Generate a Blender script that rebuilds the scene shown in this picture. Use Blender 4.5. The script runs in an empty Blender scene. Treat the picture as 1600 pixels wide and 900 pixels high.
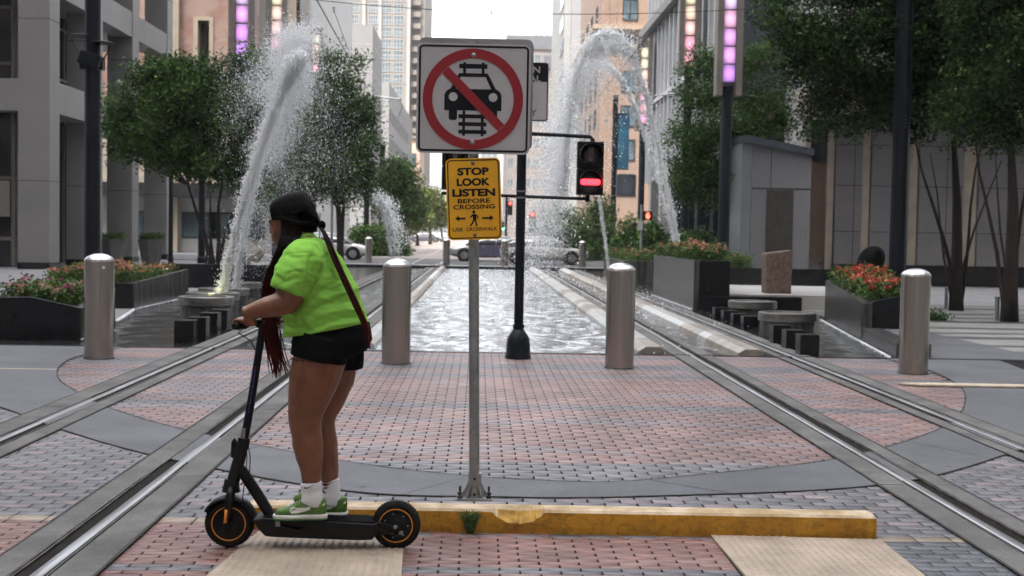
import bpy, math, random, bmesh
import numpy as np
from mathutils import Vector, Matrix, noise as mnoise
R = math.radians
random.seed(7)
RNG = np.random.default_rng(7)
SC = bpy.context.scene
COL = SC.collection

# ---------------------------------------------------------------- camera model
FPX, CH = 1925.0, 1.65
yaw = math.atan(53.6/FPX); pit = -math.atan(87/FPX); rol = math.atan(.018)
FWD = Vector((math.sin(yaw)*math.cos(pit), math.cos(yaw)*math.cos(pit), math.sin(pit)))
r0 = Vector((math.cos(yaw), -math.sin(yaw), 0)); u0 = r0.cross(FWD)
RGT = math.cos(rol)*r0 + math.sin(rol)*u0
UPV = -math.sin(rol)*r0 + math.cos(rol)*u0
CAM = Vector((0, 0, CH))
def ray(px, py): return FWD + RGT*((px-800)/FPX) + UPV*((450-py)/FPX)
def at(px, py, Y):
    d = ray(px, py); return CAM + d*(Y/d.y)
def gnd(px, py, z=0.0):
    d = ray(px, py); return CAM + d*((z-CH)/d.z)

# ---------------------------------------------------------------- materials
def new_mat(name):
    m = bpy.data.materials.new(name); m.use_nodes = True
    nt = m.node_tree; b = nt.nodes['Principled BSDF']
    return m, nt, b
def lin(c):
    return tuple(c) + ((1.0,) if len(c) == 3 else ())
def pm(name, c1, c2=None, scale=6.0, rough=.6, metal=0.0, bump=0.0, bscale=None, detail=6, spec=.5, stretch=None, rough2=None, sharp=(.35, .65), coat=0, fine=None, trans=0):
    """procedural principled: noise between two base colours, noise bump, optional second fine speckle"""
    m, nt, b = new_mat(name); N, L = nt.nodes, nt.links
    tc = N.new('ShaderNodeTexCoord'); src = tc.outputs['Object']
    if stretch:
        mp = N.new('ShaderNodeMapping'); mp.inputs['Scale'].default_value = stretch
        L.new(src, mp.inputs[0]); src = mp.outputs[0]
    nz = N.new('ShaderNodeTexNoise'); nz.inputs['Scale'].default_value = scale; nz.inputs['Detail'].default_value = detail
    L.new(src, nz.inputs['Vector'])
    c2 = c2 or tuple(x*.8 for x in c1)
    cr = N.new('ShaderNodeValToRGB'); cr.color_ramp.elements[0].position = sharp[0]; cr.color_ramp.elements[1].position = sharp[1]
    cr.color_ramp.elements[0].color = lin(c2); cr.color_ramp.elements[1].color = lin(c1)
    L.new(nz.outputs[0], cr.inputs[0]); out = cr.outputs[0]
    if fine:
        fs, fa, fc = fine
        n3 = N.new('ShaderNodeTexNoise'); n3.inputs['Scale'].default_value = fs; n3.inputs['Detail'].default_value = 2
        L.new(src, n3.inputs['Vector'])
        r3 = N.new('ShaderNodeValToRGB'); r3.color_ramp.elements[0].position = .52; r3.color_ramp.elements[1].position = .62
        L.new(n3.outputs[0], r3.inputs[0])
        mu = N.new('ShaderNodeMath'); mu.operation = 'MULTIPLY'; mu.inputs[1].default_value = fa; L.new(r3.outputs[0], mu.inputs[0])
        mx = N.new('ShaderNodeMix'); mx.data_type = 'RGBA'; mx.inputs[7].default_value = lin(fc)
        L.new(mu.outputs[0], mx.inputs[0]); L.new(out, mx.inputs[6]); out = mx.outputs[2]
    L.new(out, b.inputs['Base Color'])
    b.inputs['Metallic'].default_value = metal; b.inputs['Specular IOR Level'].default_value = spec
    b.inputs['Roughness'].default_value = rough; b.inputs['Coat Weight'].default_value = coat
    b.inputs['Transmission Weight'].default_value = trans
    if rough2 is not None:
        mr = N.new('ShaderNodeMapRange'); mr.inputs[3].default_value = rough; mr.inputs[4].default_value = rough2
        L.new(nz.outputs[0], mr.inputs[0]); L.new(mr.outputs[0], b.inputs['Roughness'])
    if bump:
        n2 = N.new('ShaderNodeTexNoise'); n2.inputs['Scale'].default_value = bscale or scale*6; n2.inputs['Detail'].default_value = 4
        L.new(src, n2.inputs['Vector'])
        bp = N.new('ShaderNodeBump'); bp.inputs['Strength'].default_value = bump; bp.inputs['Distance'].default_value = .01
        L.new(n2.outputs[0], bp.inputs['Height']); L.new(bp.outputs[0], b.inputs['Normal'])
    return m
def emis(name, c, s):
    m, nt, b = new_mat(name)
    b.inputs['Base Color'].default_value = lin(tuple(min(x, .8) for x in c)); b.inputs['Roughness'].default_value = .4
    b.inputs['Emission Color'].default_value = lin(c); b.inputs['Emission Strength'].default_value = s
    return m
def attr_mat(name, rough=.7, bump=.3, bscale=60, nscale=9, namt=.25, spec=.4, trans=None, coat=0):
    """base colour from the mesh's own colour attribute (each brick / leaf / braid has its own colour), times noise"""
    m, nt, b = new_mat(name); N, L = nt.nodes, nt.links
    a = N.new('ShaderNodeAttribute'); a.attribute_name = 'Col'
    tc = N.new('ShaderNodeTexCoord')
    nz = N.new('ShaderNodeTexNoise'); nz.inputs['Scale'].default_value = nscale; nz.inputs['Detail'].default_value = 8; nz.inputs['Roughness'].default_value = .65
    L.new(tc.outputs['Object'], nz.inputs['Vector'])
    mr = N.new('ShaderNodeMapRange'); mr.inputs[1].default_value = .3; mr.inputs[2].default_value = .7
    mr.inputs[3].default_value = 1-namt; mr.inputs[4].default_value = 1+namt; L.new(nz.outputs[0], mr.inputs[0])
    vm = N.new('ShaderNodeVectorMath'); vm.operation = 'SCALE'
    L.new(a.outputs['Color'], vm.inputs[0]); L.new(mr.outputs[0], vm.inputs['Scale'])
    L.new(vm.outputs[0], b.inputs['Base Color'])
    b.inputs['Roughness'].default_value = rough; b.inputs['Specular IOR Level'].default_value = spec; b.inputs['Coat Weight'].default_value = coat
    if bump:
        n2 = N.new('ShaderNodeTexNoise'); n2.inputs['Scale'].default_value = bscale; n2.inputs['Detail'].default_value = 4
        L.new(tc.outputs['Object'], n2.inputs['Vector'])
        bp = N.new('ShaderNodeBump'); bp.inputs['Strength'].default_value = bump; bp.inputs['Distance'].default_value = .004
        L.new(n2.outputs[0], bp.inputs['Height']); L.new(bp.outputs[0], b.inputs['Normal'])
    if trans:
        tr = N.new('ShaderNodeBsdfTranslucent'); L.new(vm.outputs[0], tr.inputs[0])
        ms = N.new('ShaderNodeMixShader'); ms.inputs[0].default_value = trans
        L.new(b.outputs[0], ms.inputs[1]); L.new(tr.outputs[0], ms.inputs[2])
        L.new(ms.outputs[0], N['Material Output'].inputs['Surface'])
    return m

# ---------------------------------------------------------------- mesh building
ORG = {}
class MB:
    def __init__(s): s.v = []; s.f = []; s.mi = []; s.cur = 0
    def add(s, vs, fs):
        o = len(s.v); s.v += [tuple(p) for p in vs]
        for f in fs: s.f.append(tuple(i+o for i in f)); s.mi.append(s.cur)
        return s
    def box(s, x0, x1, y0, y1, z0, z1):
        v = [(x, y, z) for z in (z0, z1) for y in (y0, y1) for x in (x0, x1)]
        return s.add(v, [(0,2,3,1),(4,5,7,6),(0,1,5,4),(2,6,7,3),(0,4,6,2),(1,3,7,5)])
    def obox(s, c, sz, M=None):
        hx, hy, hz = sz[0]/2, sz[1]/2, sz[2]/2
        v = [Vector((x, y, z)) for z in (-hz, hz) for y in (-hy, hy) for x in (-hx, hx)]
        if M is not None: v = [M @ p for p in v]
        return s.add([p+Vector(c) for p in v], [(0,2,3,1),(4,5,7,6),(0,1,5,4),(2,6,7,3),(0,4,6,2),(1,3,7,5)])
    def prism(s, poly, d0, d1, axis='z'):
        """poly of 2D points extruded along axis. axis y: poly is (x,z); x: (y,z); z: (x,y)"""
        n = len(poly)
        def mk(p, d): return (p[0], p[1], d) if axis == 'z' else ((p[0], d, p[1]) if axis == 'y' else (d, p[0], p[1]))
        v = [mk(p, d0) for p in poly]+[mk(p, d1) for p in poly]
        f = [tuple(range(n-1, -1, -1)), tuple(range(n, 2*n))]+[(i, (i+1) % n, n+(i+1) % n, n+i) for i in range(n)]
        return s.add(v, f)
    def rings(s, rs, cap=True, closed=True):
        n = len(rs[0]); v = [p for r in rs for p in r]; f = []
        for k in range(len(rs)-1):
            for i in range(n if closed else n-1):
                j = (i+1) % n; f.append((k*n+i, k*n+j, (k+1)*n+j, (k+1)*n+i))
        if cap: f.append(tuple(range(n-1, -1, -1))); f.append(tuple((len(rs)-1)*n+i for i in range(n)))
        return s.add(v, f)
    def tube(s, pts, r, n=10, cap=True):
        pts = [Vector(p) for p in pts]; rs = r if hasattr(r, '__len__') else [r]*len(pts)
        out = []; ref = None
        for i, p in enumerate(pts):
            t = (pts[min(i+1, len(pts)-1)]-pts[max(i-1, 0)])
            if t.length < 1e-9: t = Vector((0, 0, 1))
            t.normalize()
            if ref is None: ref = Vector((0, 1, 0)) if abs(t.y) < .9 else Vector((1, 0, 0))
            a = (ref-t*ref.dot(t)); a.normalize(); ref = a; b = t.cross(a)
            out.append([p+(a*math.cos(2*math.pi*k/n)+b*math.sin(2*math.pi*k/n))*rs[i] for k in range(n)])
        return s.rings(out, cap)
    def loft(s, secs, n=20):
        """secs: (centre, half in XZ plane, half in Y); rings perpendicular to the path in XZ"""
        cs = [Vector(q[0]) for q in secs]; out = []
        for i, (c, a, b) in enumerate(secs):
            t = cs[min(i+1, len(cs)-1)]-cs[max(i-1, 0)]; t.normalize()
            Yv = Vector((0, 1, 0)); Yv = (Yv-t*Yv.dot(t)).normalized(); X = Yv.cross(t)
            out.append([Vector(c)+X*a*math.cos(2*math.pi*k/n)+Yv*b*math.sin(2*math.pi*k/n) for k in range(n)])
        return s.rings(out)
    def lathe(s, prof, c=(0, 0, 0), n=32, axis='z'):
        out = []
        for r, h in prof:
            rg = []
            for k in range(n):
                a = 2*math.pi*k/n; x, y = r*math.cos(a), r*math.sin(a)
                p = (x, y, h) if axis == 'z' else ((x, h, y) if axis == 'y' else (h, x, y))
                rg.append((c[0]+p[0], c[1]+p[1], c[2]+p[2]))
            out.append(rg)
        return s.rings(out)
    def ell(s, c, r, M=None, nu=14, nv=9):
        out = []
        for j in range(nv+1):
            th = math.pi*(j+.02)/(nv+.04); rg = []
            for k in range(nu):
                a = 2*math.pi*k/nu
                p = Vector((r[0]*math.sin(th)*math.cos(a), r[1]*math.sin(th)*math.sin(a), r[2]*math.cos(th)))
                if M is not None: p = M @ p
                rg.append(Vector(c)+p)
            out.append(rg)
        return s.rings(out)
    def build(s, name, mat=None, parent=None, smooth=False, bevel=0, seg=2, auto=None):
        me = bpy.data.meshes.new(name)
        off = Vector(ORG.get(parent.name, (0, 0, 0))) if parent else Vector((0, 0, 0))
        me.from_pydata([tuple(Vector(p)-off) for p in s.v], [], s.f); me.update()
        bm = bmesh.new(); bm.from_mesh(me); bmesh.ops.recalc_face_normals(bm, faces=bm.faces); bm.to_mesh(me); bm.free()
        for m in (mat if isinstance(mat, (list, tuple)) else [mat]):
            if m: me.materials.append(m)
        if any(s.mi): me.polygons.foreach_set('material_index', s.mi)
        if smooth: me.polygons.foreach_set('use_smooth', [True]*len(me.polygons))
        o = bpy.data.objects.new(name, me); COL.objects.link(o)
        if parent: o.parent = parent; ORG[o.name] = tuple(off)
        if bevel:
            md = o.modifiers.new('b', 'BEVEL'); md.width = bevel; md.segments = seg; md.limit_method = 'ANGLE'; md.angle_limit = R(35)
        if auto is not None:
            me.polygons.foreach_set('use_smooth', [True]*len(me.polygons))
            try: me.set_sharp_from_angle(angle=R(auto))
            except Exception: pass
        return o
def tag(o, label, cat, group=None, kind=None):
    if label: o['label'] = label
    if cat: o['category'] = cat
    if group: o['group'] = group
    if kind: o['kind'] = kind
    return o
def struct(o): o['kind'] = 'structure'; return o
def thing(name, label, cat, loc=(0, 0, 0), group=None):
    o = bpy.data.objects.new(name, None); COL.objects.link(o); o.location = loc; o.empty_display_size = .2
    ORG[o.name] = tuple(loc); return tag(o, label, cat, group)
def dup(root, loc, label, rz=None):
    kids = {}
    for o in bpy.data.objects:
        if o.parent: kids.setdefault(o.parent.name, []).append(o)
    def rec(o, par):
        c = o.copy(); COL.objects.link(c)
        if par: c.parent = par
        for k in kids.get(o.name, []): rec(k, c)
        return c
    c = rec(root, None); c.location = loc; c['label'] = label
    if rz is not None: c.rotation_euler = (0, 0, rz)
    ORG[c.name] = tuple(loc); return c
def np_mesh(name, V, F, mat, parent=None, cols=None, smooth=False):
    """V (n,3), F (m,k) all same k; cols (m,3) per-face colour -> attribute Col"""
    off = np.array(ORG.get(parent.name, (0, 0, 0))) if parent else np.zeros(3)
    V = np.asarray(V, float)-off; F = np.asarray(F, int); m, k = F.shape
    me = bpy.data.meshes.new(name)
    me.vertices.add(len(V)); me.vertices.foreach_set('co', V.ravel())
    me.loops.add(m*k); me.loops.foreach_set('vertex_index', F.ravel())
    me.polygons.add(m); me.polygons.foreach_set('loop_start', np.arange(0, m*k, k))
    if smooth: me.polygons.foreach_set('use_smooth', np.ones(m, bool))
    me.update(calc_edges=True)
    if cols is not None:
        a = me.color_attributes.new('Col', 'FLOAT_COLOR', 'CORNER')
        c = np.ones((m, k, 4)); c[:, :, :3] = np.asarray(cols)[:, None, :]
        a.data.foreach_set('color', c.ravel())
    for q in (mat if isinstance(mat, (list, tuple)) else [mat]): me.materials.append(q)
    o = bpy.data.objects.new(name, me); COL.objects.link(o)
    if parent: o.parent = parent; ORG[o.name] = tuple(off)
    return o
def bake(o, mods):
    """apply modifiers given as (type, dict) and replace the mesh"""
    for t, kw in mods:
        md = o.modifiers.new('m', t)
        for k, v in kw.items(): setattr(md, k, v)
    dg = bpy.context.evaluated_depsgraph_get(); dg.update()
    me = bpy.data.meshes.new_from_object(o.evaluated_get(dg))
    old = o.data; o.modifiers.clear(); o.data = me
    me.polygons.foreach_set('use_smooth', [True]*len(me.polygons)); return o
def text_mesh(txt, w, h, name, mat, parent, origin, ux, uz, nrm, th=.0015, bold=.0, align='C'):
    """lettering fitted in a w x h box centred at origin, in the plane ux,uz, raised by th along nrm"""
    cu = bpy.data.curves.new(name, 'FONT'); cu.body = txt; cu.size = 1; cu.extrude = .01; cu.offset = bold
    t = bpy.data.objects.new(name, cu); COL.objects.link(t)
    dg = bpy.context.evaluated_depsgraph_get(); dg.update()
    me = bpy.data.meshes.new_from_object(t.evaluated_get(dg)); bpy.data.objects.remove(t)
    xs = [v.co.x for v in me.vertices]; ys = [v.co.y for v in me.vertices]
    x0, x1, y0, y1 = min(xs), max(xs), min(ys), max(ys)
    off = Vector(ORG.get(parent.name, (0, 0, 0))) if parent else Vector()
    ux, uz, nrm, origin = Vector(ux), Vector(uz), Vector(nrm), Vector(origin)
    for v in me.vertices:
        a = ((v.co.x-x0)/(x1-x0)-.5)*w; b = ((v.co.y-y0)/(y1-y0)-.5)*h
        v.co = origin+ux*a+uz*b+nrm*(th if v.co.z > 0 else 0)-off
    me.materials.clear(); me.materials.append(mat)
    o = bpy.data.objects.new(name, me); COL.objects.link(o); o.parent = parent; ORG[o.name] = tuple(off)
    return o
def rrect(w, h, r, n=6, cx=0, cy=0):
    p = []
    for sx, sy, a0 in ((1, 1, 0), (-1, 1, 90), (-1, -1, 180), (1, -1, 270)):
        for k in range(n+1):
            a = R(a0+90*k/n); p.append((cx+sx*(w/2-r)+r*math.cos(a), cy+sy*(h/2-r)+r*math.sin(a)))
    return p
M = {}
M['mortar'] = pm('joint_dirt', (.012, .011, .01), (.02, .018, .016), 8, .95, spec=.1)
M['brick'] = attr_mat('paver_clay', .45, .5, 90, 1.3, .22, .5)
def grime(m, scale=.7, lo=.72, hi=1.12, spots=True):
    """stains that belong to the paving: broad dirty patches and small gum spots, multiplied into the base colour"""
    nt = m.node_tree; N, L = nt.nodes, nt.links; b = N['Principled BSDF']; src = b.inputs['Base Color'].links[0].from_socket
    tc = N.new('ShaderNodeTexCoord'); n = N.new('ShaderNodeTexNoise'); n.inputs['Scale'].default_value = scale; n.inputs['Detail'].default_value = 9; n.inputs['Roughness'].default_value = .7; L.new(tc.outputs['Object'], n.inputs[0])
    mr = N.new('ShaderNodeMapRange'); mr.inputs[1].default_value = .38; mr.inputs[2].default_value = .6; mr.inputs[3].default_value = lo; mr.inputs[4].default_value = hi; L.new(n.outputs[0], mr.inputs[0]); fac = mr.outputs[0]
    if spots:
        v = N.new('ShaderNodeTexVoronoi'); v.inputs['Scale'].default_value = 1.9; L.new(tc.outputs['Object'], v.inputs[0]); r2 = N.new('ShaderNodeMapRange'); r2.inputs[1].default_value = .04; r2.inputs[2].default_value = .065; r2.inputs[3].default_value = .5; r2.inputs[4].default_value = 1; L.new(v.outputs['Distance'], r2.inputs[0])
        mu = N.new('ShaderNodeMath'); mu.operation = 'MULTIPLY'; L.new(fac, mu.inputs[0]); L.new(r2.outputs[0], mu.inputs[1]); fac = mu.outputs[0]
    vm = N.new('ShaderNodeVectorMath'); vm.operation = 'SCALE'; L.new(src, vm.inputs[0]); L.new(fac, vm.inputs['Scale']); L.new(vm.outputs[0], b.inputs['Base Color'])
grime(M['brick'])
M['ringstone'] = pm('grey_concrete', (.088, .09, .098), (.07, .072, .08), 1.6, .7, bump=.35, bscale=60, stretch=(.5, 1, 1), fine=(90, .25, (.17, .17, .18)))
M['trackbed'] = pm('track_concrete', (.115, .11, .105), (.08, .077, .073), 3, .85, bump=.6, bscale=70, fine=(60, .3, (.16, .155, .14)))
grime(M['ringstone'], .9, .8, 1.12)
M['plaza'] = pm('plaza_concrete', (.17, .17, .175), (.13, .13, .135), .8, .7, bump=.2, bscale=40)
M['asphalt'] = pm('asphalt', (.07, .07, .073), (.05, .05, .053), 2, .85, bump=.5, bscale=120)
M['crack'] = pm('dark_joint', (.02, .018, .016), (.035, .03, .028), 9, .95)
grime(M['trackbed'], 1.3, .65, 1.2)
M['rail'] = pm('rail_steel', (.4, .4, .41), (.2, .19, .18), 3, .26, metal=.9, rough2=.5, stretch=(14, .35, 1))
M['railedge'] = pm('rail_flange', (.2, .18, .165), (.09, .075, .065), 8, .45, metal=.8, bump=.5, bscale=30)
M['groove'] = pm('groove_dirt', (.028, .024, .02), (.06, .05, .042), 14, .9)
M['darkmetal'] = pm('blue_black_paint', (.006, .009, .015), (.004, .006, .01), 3, .4, bump=.05, spec=.25)
M['black'] = pm('black_plastic', (.005, .005, .0055), (.008, .008, .009), 12, .42, spec=.22, bump=.05, bscale=300)
M['blackmatte'] = pm('black_matte', (.003, .003, .0035), (.005, .005, .0055), 30, .8, spec=.04, bump=.15, bscale=200)
M['rubber'] = pm('tyre_rubber', (.006, .006, .0065), (.012, .0115, .011), 20, .75, spec=.2)
M['orange'] = pm('amber_trim', (.75, .27, .02), (.65, .22, .02), 5, .4)
M['steel'] = pm('brushed_steel', (.5, .455, .415), (.36, .325, .295), 60, .15, metal=1, rough2=.3, stretch=(.6, .6, 30), detail=3)
M['steelcap'] = pm('steel_dome', (.62, .62, .63), (.5, .5, .51), 14, .3, metal=1)
M['galv'] = pm('galvanised', (.36, .37, .38), (.25, .26, .27), 18, .5, metal=.85, bump=.15, bscale=60)
M['signwhite'] = pm('sign_sheeting', (.44, .42, .43), (.41, .39, .4), 8, .45, bump=.04)
M['signback'] = pm('sign_aluminium', (.33, .32, .32), (.25, .245, .245), 12, .5, metal=.7)
M['signred'] = pm('sign_red', (.27, .004, .012), (.24, .004, .01), 8, .45)
M['signblack'] = pm('sign_black', (.005, .006, .01), (.007, .008, .012), 8, .5, spec=.2)
M['signyellow'] = pm('sign_yellow', (.8, .4, .008), (.73, .35, .006), 4, .5)
M['curbside'] = pm('amber_paint', (.5, .24, .012), (.36, .16, .009), 5, .65, bump=.6, bscale=55, fine=(28, .35, (.12, .07, .02)))
M['curbtop'] = pm('worn_paint', (.48, .38, .27), (.42, .28, .12), 5, .7, bump=.4, bscale=40, fine=(60, .35, (.4, .33, .25)))
M['broken'] = pm('broken_concrete', (.5, .3, .06), (.24, .12, .015), 12, .85, bump=1.5, bscale=30)
M['tactile'] = pm('tactile_tile', (.36, .29, .225), (.3, .24, .185), 3, .75, bump=.2, bscale=90)
grime(M['tactile'], 2.5, .8, 1.1); grime(M['curbside'], 4, .85, 1.08, False); grime(M['curbtop'], 5, .7, 1.1, False)
M['kerbstone'] = pm('pale_kerb', (.5, .42, .33), (.36, .28, .21), 5, .8, bump=.4)
M['granite'] = pm('pale_granite', (.185, .178, .175), (.15, .145, .143), .6, .5, fine=(30, .6, (.22, .215, .21)), bump=.1, bscale=40)
M['graniteA'] = pm('grey_panel_granite', (.28, .275, .27), (.24, .235, .23), .8, .5, fine=(30, .5, (.33, .325, .32)), bump=.05)
M['limestone'] = pm('warm_limestone', (.48, .4, .32), (.4, .33, .26), 1.1, .6, bump=.1)
M['blackgranite'] = pm('black_granite', (.007, .0075, .009), (.012, .0125, .0145), 5, .25, spec=.3, fine=(50, .3, (.02, .02, .023)))
M['wetgranite'] = pm('wet_granite', (.1, .098, .095), (.014, .014, .015), 1.6, .2, stretch=(7, 7, .55), sharp=(.3, .72), bump=.5, bscale=16, fine=(50, .2, (.14, .14, .14)))
M['glass'] = pm('dark_glass', (.01, .012, .015), (.018, .02, .024), .7, .06, spec=.5)
M['glassb'] = pm('office_glass', (.035, .05, .06), (.08, .11, .125), .35, .12, spec=.8, sharp=(.42, .55))
M['frame'] = pm('dark_frame', (.014, .014, .015), (.022, .022, .024), 3, .5, spec=.25)
M['leaf'] = attr_mat('foliage', .5, 0, 10, 1.1, .35, .14, trans=.22)
M['petal'] = attr_mat('petals', .6, 0, 10, 3, .2, .3, trans=.25)
M['bark'] = pm('bark', (.032, .024, .019), (.016, .012, .01), 10, .9, bump=.9, bscale=26, stretch=(1, 1, .25))
M['soil'] = pm('soil', (.03, .022, .015), (.05, .035, .025), 9, .95, bump=.6)
M['white'] = pm('white_paint', (.78, .78, .77), (.72, .72, .71), 3, .4)
M['pinkblock'] = pm('rough_red_granite', (.17, .115, .09), (.09, .062, .05), 14, .75, bump=1, bscale=20)
def droplet_mat():
    m, nt, b = new_mat('water_spray')
    b.inputs['Base Color'].default_value = (.98, .99, 1, 1); b.inputs['Roughness'].default_value = .15
    b.inputs['Specular IOR Level'].default_value = .8
    tr = nt.nodes.new('ShaderNodeBsdfTranslucent'); tr.inputs[0].default_value = (.98, .99, 1, 1)
    ms = nt.nodes.new('ShaderNodeMixShader'); ms.inputs[0].default_value = .5
    nt.links.new(b.outputs[0], ms.inputs[1]); nt.links.new(tr.outputs[0], ms.inputs[2])
    nt.links.new(ms.outputs[0], nt.nodes['Material Output'].inputs['Surface']); return m
M['drop'] = droplet_mat()
def water_mat(name, foam, dark=(.02, .022, .022), s=1.0, rough=.06, bump=.5, white=(.72, .75, .78)):
    m, nt, b = new_mat(name); N, L = nt.nodes, nt.links
    tc = N.new('ShaderNodeTexCoord'); mp = N.new('ShaderNodeMapping'); mp.inputs['Scale'].default_value = (1.1*s, .75*s, 1)
    L.new(tc.outputs['Object'], mp.inputs[0])
    n1 = N.new('ShaderNodeTexNoise'); n1.inputs['Scale'].default_value = 2.4; n1.inputs['Detail'].default_value = 7; n1.inputs['Roughness'].default_value = .6; n1.inputs['Distortion'].default_value = .6
    L.new(mp.outputs[0], n1.inputs['Vector'])
    bp = N.new('ShaderNodeBump'); bp.inputs['Strength'].default_value = bump; bp.inputs['Distance'].default_value = .12
    L.new(n1.outputs[0], bp.inputs['Height']); L.new(bp.outputs[0], b.inputs['Normal'])
    n2 = N.new('ShaderNodeTexNoise'); n2.inputs['Scale'].default_value = 3.1; n2.inputs['Detail'].default_value = 8; n2.inputs['Distortion'].default_value = 1.2
    L.new(mp.outputs[0], n2.inputs['Vector'])
    cr = N.new('ShaderNodeValToRGB'); cr.color_ramp.elements[0].position = .62-foam*.35; cr.color_ramp.elements[1].position = .74-foam*.35
    cr.color_ramp.elements[0].color = lin(dark); cr.color_ramp.elements[1].color = lin(white)
    L.new(n2.outputs[0], cr.inputs[0]); L.new(cr.outputs[0], b.inputs['Base Color'])
    b.inputs['Roughness'].default_value = rough; b.inputs['IOR'].default_value = 1.33; b.inputs['Specular IOR Level'].default_value = .9
    return m
M['poolwater'] = water_mat('splashing_water', .42, (.05, .06, .075), white=(.62, .66, .71), bump=.65)
M['stillwater'] = water_mat('still_water', -.2, (.018, .02, .02), 2.6, .04, .22)
M['midwater'] = water_mat('shallow_water', .2, (.02, .022, .024), 1.6, .05, .5)
# ------------------------------------------------ ground
def wsheet(name, poly, z, mat, thick=.004):
    mb = MB(); mb.prism(poly, z-thick, z, 'z'); return mb
POOLY = 16.85
TX = (-3.61, -2.04, 2.95, 4.36)       # the four rails
# base sheet out to the horizon, with the fountain basin left open in front of the crossing street
g = MB()
def gq(x0, x1, y0, y1, z=-.03): g.add([(x0, y0, z), (x1, y0, z), (x1, y1, z), (x0, y1, z)], [(0, 1, 2, 3)])
gq(-400, -7.2, -30, 1500); gq(8.0, 400, -30, 1500); gq(-7.2, 8.0, -30, POOLY); gq(-7.2, 8.0, 55.5, 1500)
struct(g.build('ground', M['plaza']))
# --- splines of the two rounded outlines of the crossing
inner = [(.3, 19.5), (-2.6, 19.2), (-4.4, 17.6), (-4.95, 15.8), (-4.87, 14.56), (-4.45, 13.2), (-3.87, 12.09), (-3.25, 11.06), (-2.28, 9.91), (-.97, 8.75), (-.18, 8.3), (.4, 8.13), (.95, 8.12), (1.58, 8.4), (2.79, 9.14), (4.2, 10.8), (5.17, 12.82), (5.6, 14.4), (5.7, 16.2), (5.2, 18), (3.2, 19.2)]
outer = [(.3, 24), (-9, 24), (-9, 16.4), (-7.0, 13.6), (-5.4, 12.2), (-4.26, 11.09), (-3.32, 9.92), (-2.27, 8.81), (-.85, 7.74), (.1, 7.6), (1.04, 7.66), (2.79, 8.15), (4.27, 9.52), (5.6, 11.0), (6.6, 13.0), (7.05, 15.7), (7.5, 18.5), (8.1, 21.6), (6.5, 24)]
def cr_spline(P, k=6):
    out = []; n = len(P)
    for i in range(n):
        p0, p1, p2, p3 = (Vector(P[(i+j-1) % n]) for j in range(4))
        for q in range(k):
            t = q/k; out.append(tuple(.5*((2*p1)+(-p0+p2)*t+(2*p0-5*p1+4*p2-p3)*t*t+(-p0+3*p1-3*p2+p3)*t**3)))
    return out
innerS = cr_spline(inner)
def pip(x, y, P):
    c = False; n = len(P); j = n-1
    for i in range(n):
        xi, yi = P[i][:2]; xj, yj = P[j][:2]
        if (yi > y) != (yj > y) and x < (xj-xi)*(y-yi)/(yj-yi)+xi: c = not c
        j = i
    return c
def clip_y(poly, ymax):
    out = []; n = len(poly)
    for i in range(n):
        a, b = poly[i], poly[(i+1) % n]
        if a[1] <= ymax: out.append(a)
        if (a[1] <= ymax) != (b[1] <= ymax):
            t = (ymax-a[1])/(b[1]-a[1]); out.append((a[0]+(b[0]-a[0])*t, ymax))
    return out
# --- pavers, each with its own bevelled top and colour
PINK = [(.225, .135, .125), (.2, .122, .115), (.25, .162, .142), (.2, .138, .137), (.235, .145, .13)]
MAUV = [(.195, .158, .165), (.21, .17, .175), (.18, .15, .158)]
GREY = [(.13, .126, .138), (.15, .146, .158), (.11, .108, .12), (.14, .134, .142)]
NEAR = [(.21, .102, .088), (.225, .118, .1), (.19, .095, .085), (.235, .135, .118)]
DARK = [(.085, .088, .1), (.1, .104, .116), (.075, .078, .09)]
TAN = [(.28, .215, .16), (.25, .19, .145), (.3, .235, .175)]
BV, BF, BC = [], [], []
def brick(x0, x1, y0, y1, z, col, jx, jy, slump=.0009):
    for a_, b_ in strip:          # cut against the track slabs
        a_ += .03; b_ -= .03
        if x0 < a_ < x1 and x1 <= b_+.2: x1 = a_
        elif x0 < b_ < x1: x0 = b_
        if x0 >= a_ and x1 <= b_: return
    if x1-x0 < .015: return
    x0 += jx; x1 -= jx; y0 += .0004; y1 -= .0004; c = .002; cy_ = .0003
    dz = random.uniform(-slump, slump); tx = random.uniform(-.0007, .0007); ty = random.uniform(-.0005, .0005)
    o = len(BV)
    for (x, y, h) in ((x0, y0, -.0045), (x1, y0, -.0045), (x1, y1, -.0045), (x0, y1, -.0045), (x0+c, y0+cy_, 0), (x1-c, y0+cy_, 0), (x1-c, y1-cy_, 0), (x0+c, y1-cy_, 0)):
        BV.append((x, y, z+h+dz+(tx if x > (x0+x1)/2 else -tx)*(h == 0)+(ty if y > (y0+y1)/2 else -ty)*(h == 0)))
    for f in ((4, 5, 6, 7), (0, 1, 5, 4), (1, 2, 6, 5), (2, 3, 7, 6), (3, 0, 4, 7)):
        BF.append([o+i for i in f]); BC.append(col)
def pick(pal, v=.1):
    c = random.choice(pal); k = 1+random.uniform(-v, v); return (c[0]*k, c[1]*k, c[2]*k)
y = 7.0; row = 0
XL, XR = -8.2, 8.2
strip = [(t-.40, t+.30) for t in TX]
strip[0] = (-3.89, -3.33); strip[1] = (-2.33, -1.77); strip[2] = (2.70, 3.22); strip[3] = (4.11, 4.62)
def in_strip(x0, x1):
    return any(a+.02 < x0 and x1 < b-.02 for a, b in strip)
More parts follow.
